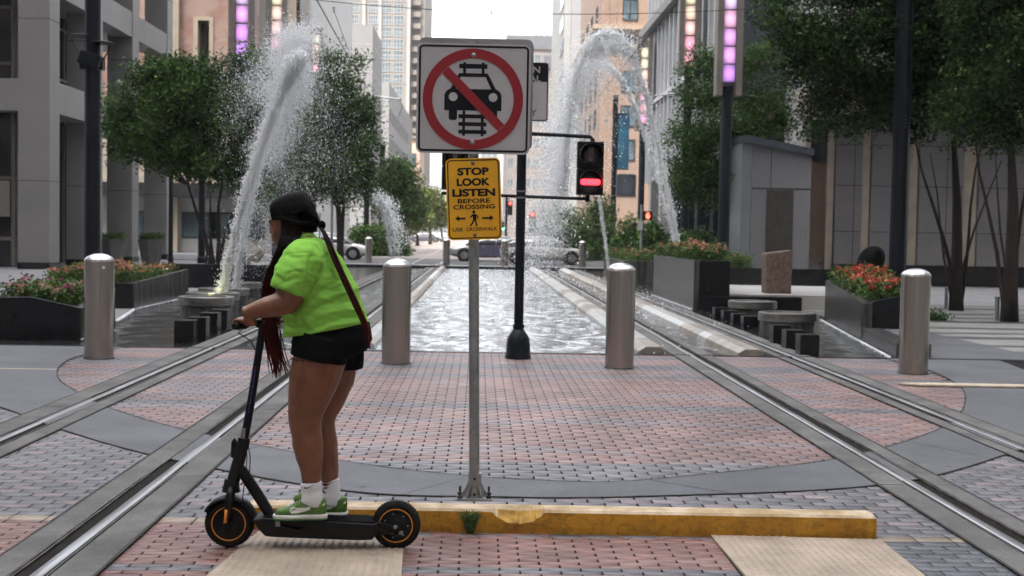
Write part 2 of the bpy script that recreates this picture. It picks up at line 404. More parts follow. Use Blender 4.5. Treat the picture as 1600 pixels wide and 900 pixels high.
def bandcol(x, y):
    if pip(x, y, innerS):
        n = mnoise.noise(Vector((x*.5, y*2.2, 3)))
        for a, b in ((8.0, 8.75), (11.45, 11.78), (14.0, 14.25), (14.75, 15.5), (16.2, 16.5)):
            if a < y < b: return pick(GREY)
        if x < -2.0 and 12.9 < y < 13.4 or 9.6 < y < 10.0 and n > .05: return pick(MAUV)
        if n > .22: return pick(MAUV)
        return pick(PINK, .13)
    return pick(GREY) if random.random() < .8 else pick(MAUV)
# outer + inner fields, 200 x 100 running bond
y0 = 6.98
while y0 < POOLY-.02:
    y1 = y0+.1; off = .1 if row % 2 else 0.0
    x0 = XL+off
    while x0 < XR:
        x1 = x0+.2; cx, cy = x0+.1, y0+.05
        jx = .0056
        if not in_strip(x0, x1):
            inn = pip(cx, cy, innerS)
            if inn or cy < 14.2: brick(x0, x1, y0, min(y1, POOLY), 0, bandcol(cx, cy), jx, .0006)
        x0 = x1
    y0 = y1; row += 1
# foreground: slim brick-on-edge rows, tan header rows, dark field at right
y0 = 6.98; row = 0
def fore(y0):
    pass
for (xa, xb, ya, yb, pal, d, jx) in ((XL, strip[1][0], 6.86, 6.98, TAN, .12, .004), (strip[1][1], -1.1, 6.86, 6.98, TAN, .12, .004), (-1.1, 2.23, 6.6, 6.98, GREY, .1, .005),
                                 (XL, strip[1][0], 3.4, 6.86, NEAR, .0575, .0048), (strip[1][1], 1.31, 3.4, 6.86, NEAR, .0575, .0048), (1.31, 2.23, 3.4, 6.86, NEAR, .0575, .0048),
                                 (2.23, strip[2][0]+.05, 6.60, 6.7, TAN, .1, .004), (2.23, strip[2][0]+.05, 6.7, 6.98, GREY, .095, .004), (2.23, strip[2][0]+.05, 3.4, 6.6, DARK, .0825, .004),
                                 (strip[2][1]-.05, XR, 3.4, 6.98, GREY, .1, .005)):
    yy = yb; r = 0
    while yy > ya+.01:
        lo = max(yy-d, ya); xx = xa-(.1 if r % 2 else 0)
        while xx < xb:
            a, b = max(xx, xa), min(xx+.2, xb)
            if b-a > .02:
                p = GREY if (pal is NEAR and abs((lo+yy)/2-5.93) < .05) else pal
                brick(a, b, lo, yy, 0, pick(p, .12), jx, .0011)
            xx += .2
        yy = lo; r += 1
pav = np_mesh('pavement', np.array(BV), np.array(BF), M['brick'], cols=np.array(BC)); struct(pav)
mb = MB(); mb.box(-9, 9, 2, POOLY, -.028, -.0026); struct(mb.build('pavement_bed', M['mortar']))
# --- grey ring slab between the outlines
outerS = clip_y(cr_spline(outer), POOLY+.001)
innerC = clip_y(innerS, POOLY+.001)
def slab_with_hole(outp, inp, z, mat, name, extra=None):
    """ring slab, built as an angular strip between the two outlines"""
    c = Vector((.3, 13.5)); V = []; F = []
    def hit(P, a):
        d = Vector((math.cos(a), math.sin(a))); best = None; n = len(P)
        for i in range(n):
            p, q = Vector(P[i][:2])-c, Vector(P[(i+1) % n][:2])-c; e = q-p; den = d.x*e.y-d.y*e.x
            if abs(den) < 1e-9: continue
            t = (p.x*e.y-p.y*e.x)/den; s_ = (p.x*d.y-p.y*d.x)/den
            if t > 0 and -1e-6 <= s_ <= 1+1e-6 and (best is None or t > best): best = t
        return c+d*best
    A = [2*math.pi*k/360 for k in range(360)]
    I = [hit(inp, a) for a in A]; O = [hit(outp, a) for a in A]
    mb = MB()
    for k in range(360):
        j = (k+1) % 360
        if (O[k]-I[k]).length < .01 and (O[j]-I[j]).length < .01: continue
        mb.add([(I[k].x, I[k].y, z), (O[k].x, O[k].y, z), (O[j].x, O[j].y, z), (I[j].x, I[j].y, z)], [(0, 1, 2, 3)])
        mb.add([(I[k].x, I[k].y, z-.02), (I[k].x, I[k].y, z), (I[j].x, I[j].y, z), (I[j].x, I[j].y, z-.02)], [(0, 1, 2, 3)])
        mb.add([(O[k].x, O[k].y, z-.02), (O[k].x, O[k].y, z), (O[j].x, O[j].y, z), (O[j].x, O[j].y, z-.02)], [(0, 1, 2, 3)])
    o = mb.build(name, mat); return struct(o), I, O
ring, RI, RO = slab_with_hole(outerS, innerC, .006, M['ringstone'], 'paved_ring')
# dark joints along the outlines and across the ring
ck = MB()
def ribbon(P, w, z):
    for i in range(len(P)-1):
        a, b = Vector(P[i]), Vector(P[i+1]); d = (b-a)
        if d.length < 1e-6 or d.length > 1.5: continue
        n_ = Vector((-d.y, d.x)).normalized()*w*(.6+.8*random.random())/1
        ck.add([(a.x-n_.x, a.y-n_.y, z), (b.x-n_.x, b.y-n_.y, z), (b.x+n_.x, b.y+n_.y, z), (a.x+n_.x, a.y+n_.y, z)], [(0, 1, 2, 3)])
def nopool(P): return [p for p in P if p.y < POOLY-.05]
ribbon([tuple(p) for p in RI[180:]+RI[:1] if p.y < 16.8], .008, .0085)
ribbon([tuple(p) for p in RI[:180] if p.y < 16.6 and p.x > 0], .008, .0085); ribbon([tuple(p) for p in RI[:180] if p.y < 16.6 and p.x < 0], .008, .0085)
ribbon([tuple(p) for p in RO[180:]+RO[:1] if p.y < 16.8], .008, .0085)
for a, b in (((-.05, 8.2), (-.45, 7.62)), ((1.15, 8.2), (1.7, 7.72)), ((3.5, 9.9), (3.9, 9.15)), ((-1.6, 9.3), (-1.95, 8.55))):
    ribbon([a, b], .003, .0088)
struct(ck.build('paving_joints', M['crack']))
# --- track strips, rails
tk = MB(); rl = MB(); gr = MB(); ed = MB(); jn = MB()
for i, t in enumerate(TX):
    a, b = strip[i]; sgn = 1 if i in (0, 2) else -1          # flange groove on the inner side of each track
    ya = 2.0
    g0, g1 = (t+.035, t+.1) if sgn > 0 else (t-.1, t-.035)
    lo, hi = min(t-.035, g0), max(t+.035, g1)
    for (x0, x1) in ((a, lo-.03), (hi+.03, b)):
        yy = ya
        while yy < 62:
            ye = min(yy+3.05, 62); tk.box(x0, x1, yy, ye-.006, -.06, .011+random.uniform(-.0012, .0012)); yy = ye
    gr.box(lo-.03, hi+.03, ya, 62, -.07, -.022)
    # railhead with rounded shoulders
    prof = [(-.031, -.03), (.031, -.03), (.031, .006), (.024, .0125), (0, .0145), (-.024, .0125), (-.031, .006)]
    rl.prism([(t+px_, pz_) for px_, pz_ in prof], ya, 62, 'y')
    # wavy steel guard edges on either side of the groove
    for q, xx in enumerate((hi+.01, hi+.024, lo-.02) if sgn > 0 else (lo-.01, lo-.024, hi+.02)):
        pts = []; yy = ya; w = .0035
        while yy < 60:
            pts.append((xx+.006*math.sin(yy*1.3+q)+.004*mnoise.noise(Vector((xx, yy*2.3, q))), yy, .012+.004*mnoise.noise(Vector((yy*1.1, xx, q))))); yy += .12 if yy < 20 else .6
        for k in range(len(pts)-1):
            (x0, y0_, z0), (x1, y1_, z1) = pts[k], pts[k+1]
            ed.add([(x0-w, y0_, -.02), (x1-w, y1_, -.02), (x1-w, y1_, z1), (x0-w, y0_, z0), (x0+w, y0_, -.02), (x1+w, y1_, -.02), (x1+w, y1_, z1), (x0+w, y0_, z0)], [(0, 1, 2, 3), (3, 2, 6, 7), (7, 6, 5, 4)])
    for xx in (a, b): 
        yy = ya
        while yy < POOLY:
            jn.add([(xx-.007-.006*random.random(), yy, .0125), (xx+.006+.005*random.random(), yy, .0125), (xx+.006+.005*random.random(), yy+.3, .0125), (xx-.007-.006*random.random(), yy+.3, .0125)], [(0, 1, 2, 3)]); yy += .3
struct(tk.build('track_slab', M['trackbed'])); struct(gr.build('track_groove', M['groove']))
struct(rl.build('rails', M['rail'], auto=40)); struct(ed.build('rail_flanges', M['railedge'])); struct(jn.build('track_joints', M['crack']))
# --- fountain: basin floors and water between and beside the tracks, sloping stone curbs
bs = MB(); bs.box(-7.2, 8.0, POOLY, 55.5, -.5, -.3); struct(bs.build('basin_floor', M['blackgranite']))
bw = MB()
for (a, b) in ((-7.2, 8.0),):
    bw.box(a, b, POOLY-.12, POOLY-.002, -.35, .012); bw.box(a, b, 55.5, 55.75, -.35, .09)
struct(bw.build('basin_edge', M['blackgranite'], bevel=.01))
def watersheet(name, x0, x1, y0, y1, z, mat, amp, nx, ny):
    xs = np.linspace(x0, x1, nx); t = np.linspace(0, 1, ny); ys = y0+(y1-y0)*t**1.6
    V = []; 
    for yy in ys:
        for xx in xs: V.append((xx, yy, z+amp*(mnoise.noise(Vector((xx*2.1, yy*1.3, 0)))+.5*mnoise.noise(Vector((xx*5, yy*3, 4))))))
    F = [(j*nx+i, j*nx+i+1, (j+1)*nx+i+1, (j+1)*nx+i) for j in range(ny-1) for i in range(nx-1)]
    o = np_mesh(name, V, F, mat, smooth=True); return struct(o)
watersheet('pool_water', strip[1][1], strip[2][0], POOLY, 55.4, -.03, M['poolwater'], .022, 60, 260)
watersheet('track_water', strip[0][1], strip[1][0], POOLY, 55.4, -.045, M['midwater'], .008, 14, 200)
watersheet('track_water', strip[2][1], strip[3][0], POOLY, 55.4, -.045, M['midwater'], .006, 14, 200)
watersheet('basin_water', -7.19, strip[0][0], POOLY, 55.4, -.03, M['stillwater'], .004, 30, 200)
watersheet('basin_water', strip[3][1], 7.99, POOLY, 55.4, -.03, M['stillwater'], .004, 30, 200)
# sloping curbs with alternating pale / weathered blocks
cbA = MB(); cbB = MB()
for (xa, xb, ya, yb) in ((-1.72, -1.42, 17.4, 55), (2.2, 2.6, POOLY+.05, 55), (3.6, 3.98, POOLY+.1, 55)):
    yy = ya; k = 0
    while yy < yb:
        L_ = random.choice((.55, .8, 1.1, 1.9))*(1+yy/60); ye = min(yy+L_, yb)
        m_ = cbA if random.random() < .55 else cbB
        hi_ = .09 if xa < 0 or xa > 3 else .11
        prof = [(xa, -.06), (xa+.03, hi_*.35), (xa+(xb-xa)*.35, hi_), (xb-.05, hi_), (xb, .03), (xb, -.06)]
        if xa < 0: prof = [(xa+xb-p[0], p[1]) for p in prof]
        m_.prism(prof, yy, ye-.008, 'y'); yy = ye; k += 1
M['curbpale'] = pm('pale_wet_curb', (.4, .4, .39), (.3, .3, .29), 2.5, .3, bump=.4)
M['curbworn'] = pm('weathered_curb', (.3, .26, .22), (.17, .15, .13), 3, .45, bump=.8, bscale=12)
struct(cbA.build('drip_kerb', M['curbpale'], bevel=.008)); struct(cbB.build('weathered_kerb', M['curbworn'], bevel=.012))
# --- crossing street beyond the fountain, far street, plaza bands
mb = MB(); mb.box(-400, 400, 62, 74, -.028, -.01); struct(mb.build('cross_street', M['asphalt']))
mb = MB(); mb.box(-4.6, 5.2, 55.8, 62, -.028, .004); struct(mb.build('far_sidewalk', M['trackbed'])) if False else None
mb = MB(); mb.box(-9.5, 6.5, 74, 900, -.028, -.006); struct(mb.build('far_street', pm('rough_brick_street', (.2, .17, .155), (.14, .12, .11), 1.3, .8, bump=.5)))
rl2 = MB()
for t in (-4.7, -3.3, -1.9, 2.4): rl2.box(t-.05, t+.05, 55.9, 400, -.02, .006) if t < 0 else None
struct(rl2.build('far_rails', M['rail']))
pb = MB(); pk = MB()
yy = 14.6
for k in range(26):
    w = (.42, .2, .55, .25, .8, .35)[k % 6]*(1+k*.04)
    (pb if k % 2 == 0 else pk).box(7.3+max(0, (16-yy))*.1, 26, yy, yy+w-.004, -.029, -.004); yy += w
struct(pb.build('pale_paving_bands', pm('pale_band_stone', (.22, .215, .2), (.17, .165, .16), 1.4, .6, bump=.15)))
struct(pk.build('dark_paving_bands', pm('dark_band_stone', (.065, .065, .069), (.05, .05, .054), 1.4, .5, bump=.15)))
# thin inlaid line across the ring at left, low pale kerb at right
mb = MB(); mb.box(-8.5, -4.72, 14.0, 14.07, 0, .0085); struct(mb.build('inlaid_line', pm('cream_inlay', (.36, .31, .24), (.28, .25, .2), 5, .7)))
mb = MB(); mb.prism([(4.76, 13.74), (4.95, 13.62), (6.9, 13.52), (6.9, 13.72), (5.2, 13.78)], 0, .035, 'z'); struct(mb.build('low_kerb', M['kerbstone'], bevel=.015))
# ------------------------------------------------ bollards
def make_bollard(label):
    t = thing('steel_bollard', label, 'bollard', (0, 0, 0), 'brushed steel bollards around the crossing')
    b = MB(); b.lathe([(.178, 0), (.178, .6), (.178, 1.205), (.176, 1.208)], n=48); b.build('shaft', M['steel'], t, auto=30)
    c = MB(); c.lathe([(.176, 1.2085), (.179, 1.213), (.176, 1.225), (.15, 1.256), (.1, 1.283), (.05, 1.296), (.004, 1.3)], n=48); c.build('dome', M['steelcap'], t, auto=50)
    d = MB(); d.lathe([(.186, .002), (.19, .006), (.182, .01)], n=40); d.build('joint_ring', M['crack'], t)
    return t
bol = make_bollard('large steel bollard at the left beside the low black planter, with a small white tag')
def loc2(p): return (p.x, p.y, 0)
bs_ = [((148, 562), 'large steel bollard at the left beside the low black planter, with a small white tag'),
       ((617, 570), 'large steel bollard just behind the scooter rider, at the near pool edge'),
       ((970, 577), 'large steel bollard right of the black traffic light pole, at the near pool edge'),
       ((1434, 586), 'large steel bollard at the far right beside the red flowered planter'),
       ((575, 411), 'small far bollard in front of the left white car nose'),
       ((697, 415), 'small far bollard seen left of the yellow sign post, by the silver car wheel'),
       ((788, 416), 'small far bollard seen right of the yellow sign post, at the silver car'),
       ((910, 418), 'small far bollard in front of the white car on the right')]
for i, (p, l) in enumerate(bs_):
    q = gnd(*p); q.y += .17
    if i == 0:
        bol.location = (q.x, q.y, 0)
    else: dup(bol, (q.x, q.y, 0), l, rz=i*1.3)
mb = MB(); Y0 = bol.location.y
mb.obox((.10, -.155, 1.13), (.03, .006, .035), Matrix.Rotation(R(32), 3, 'Z'))
mb.build('tag_plate', M['white'], bol)
# ------------------------------------------------ amber kerb with the chipped spot
cu = thing('kerb', 'long low kerb painted amber yellow with worn pale top and a broken chip', 'kerb', (.5, 6.8, 0))
cx0, cx1 = at(387, 820, 6.72).x, at(1372, 845, 6.63).x
cya, cyb = 6.72, 6.88
mb = MB(); n = 260; rings = []
chip0 = at(810, 795, 6.7).x
for i in range(n+1):
    x = cx0+(cx1-cx0)*i/n; q = (x-chip0)/.14; ch = max(0, 1-q*q) if abs(q) < 1 else 0
    ch = ch**.7*(1+.35*mnoise.noise(Vector((x*45, 0, 0))))
    e = .004*mnoise.noise(Vector((x*7, 1, 0)))+.002*mnoise.noise(Vector((x*40, 5, 0)))
    ya = cya-.09*(x-cx0)/(cx1-cx0)
    end = min(1, (cx1-x)/.03) if cx1-x < .03 else 1; sh = (1-math.sqrt(max(0, 1-(1-end)**2)))*.03
    r_ = [(ya+.003, 0), (ya+e, .04), (ya+e, .085-ch*.028), (ya+e+.002, .118-ch*.06), (ya+.016+ch*.03, .1305-ch*.05), (ya+.05+ch*.03, .132-ch*.022), (ya+.11, .133), (ya+.147, .13), (ya+.155, .12), (ya+.155, 0)]
    rings.append([(x, yy+(sh if k < 5 else -sh), max(0, zz-(sh*.6 if zz > .1 else 0))) for k, (yy, zz) in enumerate(r_)])
for k in range(n):
    for j in range(9):
        x = (rings[k][0][0]-chip0)/.14
        mb.cur = 0 if j < 3 else 1
        if abs(x) < .9 and j in (2, 3, 4) and (1-x*x) > .25+.3*mnoise.noise(Vector((k*.13, j*2.1, 0)))+(.3 if j == 2 else 0): mb.cur = 2
        mb.add([rings[k][j], rings[k+1][j], rings[k+1][j+1], rings[k][j+1]], [(0, 1, 2, 3)])
mb.cur = 0; mb.add(rings[0], [tuple(range(10))]); mb.add(rings[-1], [tuple(range(10))])
ko = mb.build('kerb_body', [M['curbside'], M['curbtop'], M['broken']], cu)
bm = bmesh.new(); bm.from_mesh(ko.data); bmesh.ops.remove_doubles(bm, verts=bm.verts, dist=1e-4); bmesh.ops.recalc_face_normals(bm, faces=bm.faces); bm.to_mesh(ko.data); bm.free()
# ------------------------------------------------ tactile paving
def tactile(poly, label):
    t = thing('tactile_paving', label, 'tactile paving', (poly[0][0], poly[0][1], 0), 'ribbed tactile paving slabs')
    mb = MB(); mb.prism(poly, 0, .012, 'z'); mb.build('slab', M['tactile'], t)
    V, F = [], []
    xs = [p[0] for p in poly]; ys = [p[1] for p in poly]; yy = min(ys)+.03; r = 0
    while yy < max(ys)-.02:
        xx = min(xs)+.02
        while xx < max(xs):
            if pip(xx, yy, poly) and pip(xx+.016, yy, poly) and pip(xx-.016, yy, poly):
                o = len(V); k = 6
                for a in range(k): V.append((xx+.0135*math.cos(a*math.pi/3), yy+.0135*math.sin(a*math.pi/3), .012))
                for a in range(k): V.append((xx+.008*math.cos(a*math.pi/3), yy+.008*math.sin(a*math.pi/3), .0165))
                for a in range(k): F.append((o+a, o+(a+1) % k, o+k+(a+1) % k, o+k+a))
                F.append((o+6, o+7, o+8, o+9)); F.append((o+6, o+9, o+10, o+11))
            xx += .042
        yy += .042; r += 1
    d = np_mesh('domes', V, F, M['tactile'], t); d['kind'] = 'stuff'
    return t
tactile([(-1.30, 5.3), (-.32, 5.3), (-.375, 6.66), (-1.16, 6.66)], 'tan domed tactile slab under the scooter')
tactile([(1.33, 5.3), (2.2, 5.3), (2.22, 6.6), (1.3, 6.66)], 'cream domed tactile slab at the right end of the amber kerb')
# ------------------------------------------------ front sign
SY = 6.95
base = at(741, 783, SY); PXM = FPX/SY
t = thing('street_sign', 'white no driving on tracks sign above a yellow warning sign on a galvanised post', 'sign', (base.x, SY, .13))
top = at(740, 66, SY); topx = at(739.5, 66, SY).x
mb = MB(); mb.tube([(base.x, SY, .17), (topx, SY, top.z)], .0295, 20); mb.build('post', M['galv'], t, auto=40)
mb = MB(); mb.obox((base.x, SY, .138), (.2, .12, .014)); mb.build('base_plate', M['galv'], t, bevel=.003)
mb = MB(); mb.tube([(base.x, SY, .14), (base.x+.0015, SY, .28)], .038, 20)
for sx in (-1, 1):
    mb.add([(base.x+sx*.036, SY-.004, .145), (base.x+sx*.08, SY-.004, .145), (base.x+sx*.036, SY-.004, .23), (base.x+sx*.036, SY+.004, .145), (base.x+sx*.08, SY+.004, .145), (base.x+sx*.036, SY+.004, .23)], [(0, 1, 2), (3, 5, 4), (0, 2, 5, 3), (1, 4, 5, 2), (0, 3, 4, 1)])
    mb.add([(base.x+sx*.02, SY-.034, .145), (base.x+sx*.045, SY-.06, .145), (base.x+sx*.02, SY-.034, .22), (base.x+sx*.026, SY-.03, .145), (base.x+sx*.05, SY-.056, .145), (base.x+sx*.026, SY-.03, .22)], [(0, 1, 2), (3, 5, 4), (0, 2, 5, 3), (1, 4, 5, 2), (0, 3, 4, 1)])
mb.build('base_socket', M['galv'], t, auto=30)
for sx in (-1, 1):
    for sy in (-1, 1):
        mb = MB(); q = (base.x+sx*.082, SY+sy*.045, 0)
        mb.lathe([(.007, .14), (.007, .195 if sy > 0 else .18)], q, 8); mb.lathe([(.016, .146), (.016, .158)], q, 6); mb.build('anchor_bolt', M['groove'], t)
for zz in (.165, .255):
    mb = MB(); mb.lathe([(.009, SY-.05), (.008, SY-.044), (.008, SY-.03)], (base.x, 0, zz), 8, 'y'); mb.build('bolt', M['groove'], t)
# plates
def plate(w, h, r, c, th, mat, name, par, lean=0):
    mb = MB(); p = rrect(w, h, r); cs, sn = math.cos(lean), math.sin(lean)
    mb.prism([(c[0]+a*cs-b*sn, c[2]+a*sn+b*cs) for a, b in p], c[1], c[1]+th, 'y'); return mb.build(name, mat, par)
def flat(polys, y, mat, name, par, M2=None, th=.0012):
    mb = MB()
    for p in polys: mb.prism([(M2(a, b) if M2 else (a, b)) for a, b in p], y-th, y, 'y')
    return mb.build(name, mat, par)
def ringpoly(mb, cx, cz, ro, ri, y, th=.0012, n=72):
    rs = []
    for k in range(n):
        a = 2*math.pi*k/n; c, s_ = math.cos(a), math.sin(a)
        rs.append([(cx+ri*c, y, cz+ri*s_), (cx+ri*c, y-th, cz+ri*s_), (cx+ro*c, y-th, cz+ro*s_), (cx+ro*c, y, cz+ro*s_)])
    rs.append(rs[0]); mb.rings(rs, cap=False)
def border(w, h, r, lw, y, cx, cz, mat, name, par, lean=0, th=.001):
    o, i = rrect(w, h, r), rrect(w-2*lw, h-2*lw, max(r-lw, .002)); cs, sn = math.cos(lean), math.sin(lean); mb = MB()
    f = lambda p, yy: (cx+p[0]*cs-p[1]*sn, yy, cz+p[0]*sn+p[1]*cs)
    rs = [[f(b_, y), f(b_, y-th), f(a_, y-th), f(a_, y)] for a_, b_ in zip(o, i)]; rs.append(rs[0]); mb.rings(rs, cap=False)
    return mb.build(name, mat, par)
FY = SY-.048
a_, b_ = at(652, 66, FY), at(827, 242, FY); Wb, Hb = b_.x-a_.x, a_.z-b_.z; cc = ((a_.x+b_.x)/2, FY, (a_.z+b_.z)/2)
front = plate(Wb, Hb, .034, cc, .003, M['signwhite'], 'sign_panel', t)
bk0, bk1 = at(654, 58, SY+.034), at(831, 236, SY+.034)
plate(bk1.x-bk0.x, bk0.z-bk1.z, .04, ((bk0.x+bk1.x)/2, SY+.034, (bk0.z+bk1.z)/2), .003, M['signback'], 'rear_panel', t)
for zz in (.2, -.2):
    mb = MB(); mb.obox((cc[0]+.003, SY, cc[2]+zz), (.09, .085, .03)); mb.build('clamp', M['galv'], t, bevel=.004)
border(Wb-.022, Hb-.022, .026, .0115, FY, cc[0], cc[2], M['signblack'], 'sign_border', front)
U = .001439*6.9/6.95*1.003
gc = at(739, 155, FY)
def G(x, y): return (gc.x+(x-248)*U, gc.z-(y-286)*U)
def rect(x0, y0, x1, y1): return [(x0, y1), (x1, y1), (x1, y0), (x0, y0)]
pic = [rect(193, 150, 302, 168), rect(208, 144, 219, 186), rect(280, 144, 291, 186),
       [(184, 200), (193, 186), (303, 186), (312, 200)], rect(181, 330, 190, 331) and [(200, 200), (184, 200), (160, 247), (180, 247)], [(312, 200), (296, 200), (318, 247), (336, 247)],
       [(157, 247), (339, 247), (352, 256), (359, 270), (359, 330), (137, 330), (137, 270), (144, 256)],
       rrect(32, 44, 7, 4, 171, 345), rrect(32, 44, 7, 4, 327, 345),
       rect(193, 345, 302, 360), rect(193, 375, 302, 390), rect(193, 405, 302, 420), rect(208, 331, 219, 428), rect(280, 331, 291, 428)]
def fl(polys, y, mat, name, par, th):
    mb = MB()
    for k, p in enumerate(polys): mb.prism([G(*q) for q in p], y-th-.00003*k, y, 'y')
    return mb.build(name, mat, par)
fl(pic, FY, M['signblack'], 'car_and_track_symbol', front, .001)
fl([[(171+17*math.cos(a*.314), 278+17*math.sin(a*.314)) for a in range(20)], [(326+17*math.cos(a*.314), 278+17*math.sin(a*.314)) for a in range(20)]], FY-.001, M['signwhite'], 'headlight_symbol', front, .0012)
mb = MB(); ringpoly(mb, gc.x, gc.z, 195*U, 158*U, FY, .0034)
mb.prism([G(*q) for q in ((127, 188), (152, 163), (372, 383), (347, 408))], FY-.0033, FY, 'y'); mb.build('prohibition_ring', M['signred'], front)
for zy in (117, 453):
    mb = MB(); x_, z_ = G(248, zy); mb.lathe([(.0001, FY-.010), (.007, FY-.0085), (.010, FY-.006), (.0135, FY-.0055), (.0135, FY-.003)], (x_, 0, z_), 16, 'y'); mb.build('rivet', M['galv'], front, smooth=True)
# yellow sign, leaning with its own tilt
ln = R(2.6); yc = at(740.5, 311, FY); YW, YH = .305, .455
lean = ln
yel = plate(YW, YH, .03, (yc.x, FY, yc.z), .003, M['signyellow'], 'warning_panel', t, ln)
border(YW-.016, YH-.016, .022, .006, FY, yc.x, yc.z, M['signblack'], 'warning_border', yel, ln)
ux = Vector((math.cos(ln), 0, math.sin(ln))); uz = Vector((-math.sin(ln), 0, math.cos(ln)))
def yt(txt, w, h, dz, bold=.02, dx=0):
    k = .001439
    text_mesh(txt, w*k, h*k, 'lettering', M['signblack'], yel, Vector((yc.x, FY, yc.z))+uz*dz*k+ux*dx*k, ux, uz, (0, -1, 0), .0012, bold)
for txt, w, h, dz in (('STOP', 122, 30, 107), ('LOOK', 130, 30, 66), ('LISTEN', 167, 30, 25), ('BEFORE', 126, 18, -7), ('CROSSING', 162, 17.5, -30)): yt(txt, w, h, dz, .045 if h > 20 else .026)
yt('USE', 40, 14, -117, .012, -66); yt('CROSSWALK', 122, 14, -117, .012, 27)
def yp(polys, name):
    k = .001439; mb = MB()
    for j, p in enumerate(polys): mb.prism([((Vector((yc.x, 0, yc.z))+ux*a*k+uz*b*k).x, (Vector((yc.x, 0, yc.z))+ux*a*k+uz*b*k).z) for a, b in p], FY-.0012-.00002*j, FY, 'y')
    mb.build(name, M['signblack'], yel)
yp([[(-75, -74), (-60, -63), (-60, -71), (-34, -71), (-34, -78), (-60, -78), (-60, -85)]], 'arrow')
yp([[(75, -74), (60, -63), (60, -71), (30, -71), (30, -78), (60, -78), (60, -85)]], 'arrow')
yp([[(-2+6*math.cos(a), -50+6*math.sin(a)) for a in [j*.6283 for j in range(10)]], [(-7, -58), (6, -58), (8, -64), (6, -82), (-5, -82), (-7, -70)],
    [(-7, -58), (-19, -70), (-16, -73), (-4, -64)], [(4, -59), (16, -66), (14, -78), (11, -78), (12, -69), (3, -65)],
    [(-5, -80), (1, -82), (-6, -94), (-14, -105), (-19, -104), (-18, -101), (-12, -93)], [(0, -80), (6, -80), (8, -92), (12, -105), (6, -105), (3, -93)]], 'walking_figure')
for dz in (139, -140):
    mb = MB(); q = Vector((yc.x, 0, yc.z))+uz*dz*.001439; mb.lathe([(.0001, FY-.007), (.006, FY-.006), (.0095, FY-.003), (.011, FY-.0005)], (q.x, 0, q.z), 14, 'y'); mb.build('bolt', M['railedge'], yel, smooth=True)
# ------------------------------------------------ rear traffic light pole
TY = 15.95
tb = gnd(810, 562); TY = tb.y+.15
t = thing('traffic_light_pole', 'black traffic light pole with a red bar signal at the near pool edge', 'traffic light', (tb.x, TY, 0))
X0 = tb.x
mb = MB(); mb.lathe([(.172, 0), (.172, .03), (.160, .06), (.155, .2), (.14, .28), (.085, .36), (.07, .385), (.07, .4)], (X0, TY, 0), 12); mb.build('pole_base', M['darkmetal'], t, auto=28)
ptop = at(822, 92, TY).z
mb = MB(); mb.tube([(X0, TY, .39), (X0, TY, ptop)], .062, 18); mb.lathe([(.075, .4), (.078, .42), (.075, .45)], (X0, TY, 0), 18); mb.build('pole', M['darkmetal'], t, auto=40)
def P2(px, py): q = at(px, py, TY); return q
a = P2(832, 209); b = P2(926, 215); c = P2(926, 226)
mb = MB(); mb.tube([(X0, TY, a.z+.02), (a.x, TY, a.z), (b.x-.03, TY, b.z+.01), (b.x, TY, b.z-.03)], .026, 12); mb.tube([(b.x, TY, b.z-.02), (b.x, TY, c.z-.05)], .03, 12)
a = P2(690, 302); b = P2(918, 312); mb.tube([(a.x, TY, a.z), (b.x, TY, b.z+.01)], .022, 12); mb.tube([(b.x, TY, b.z-.03), (b.x, TY, b.z+.06)], .03, 12)
mb.build('mounting_arm', M['darkmetal'], t, auto=40)
mb = MB(); 
for py in (299, 309): mb.tube([(X0, TY, P2(816, py).z-.01), (X0, TY, P2(816, py).z+.01)], .072, 18)
mb.build('clamp_band', M['galv'], t)
M['redlamp'] = emis('red_lamp', (1.0, .03, .045), 1.0)
M['lens'] = pm('dark_lens', (.03, .028, .03), (.045, .04, .042), 20, .2)
def sig_head(cx, y, z0, z1, w, par, lit):
    h = (z1-z0)/2; hd = None
    mb = MB(); mb.box(cx-w/2, cx+w/2, y-.02, y+.16, z0+.004, z0+h-.004); mb.box(cx-w/2, cx+w/2, y-.02, y+.16, z0+h+.004, z1-.004); mb.box(cx-w/2+.01, cx+w/2-.01, y, y+.14, z0+h-.01, z0+h+.01)
    hd = mb.build('signal_housing', M['black'], par, bevel=.012)
    for k in (0, 1):
        cz = z0+h*(k+.5); r_ = h*.43
        mb = MB(); n = 26; rs = []
        for q in range(n+1):
            a = R(-35+250*q/n); c_, s_ = math.cos(a), math.sin(a); dp = .19-.06*max(0, -s_)
            rs.append([(cx+r_*c_, y-.02, cz+r_*s_), (cx+r_*c_, y-.02-dp, cz+r_*s_-.01), (cx+(r_-.006)*c_, y-.02-dp, cz+(r_-.006)*s_-.01), (cx+(r_-.006)*c_, y-.02, cz+(r_-.006)*s_)])
        mb.rings(rs, cap=True); mb.build('visor', M['black'], hd, auto=40)
        mb = MB(); mb.lathe([(.001, y-.04), (r_*.5, y-.034), (r_*.97, y-.021), (r_*.97, y-.012)], (cx, 0, cz), 24, 'y'); mb.build('lens', M['lens'], hd, smooth=True)
        mb = MB()
        if k == 0 and lit: mb.prism(rrect(r_*1.72, r_*.5, .03, 5, cx, cz-.005), y-.05, y-.043, 'y'); mb.build('lit_bar', M['redlamp'], hd)
        elif k == 1: mb.box(cx-.03, cx+.03, y-.05, y-.043, cz-r_*.6, cz+r_*.6); mb.build('unlit_bar', M['railedge'], hd)
    return hd
s0, s1 = P2(901, 305), P2(942, 222)
sig_head((s0.x+s1.x)/2, TY-.1, s0.z, s1.z, .34, t, True)
s0, s1 = P2(691, 297), P2(731, 248); sig_head((s0.x+s1.x)/2, TY-.1, s0.z, s1.z+.2, .34, t, False)
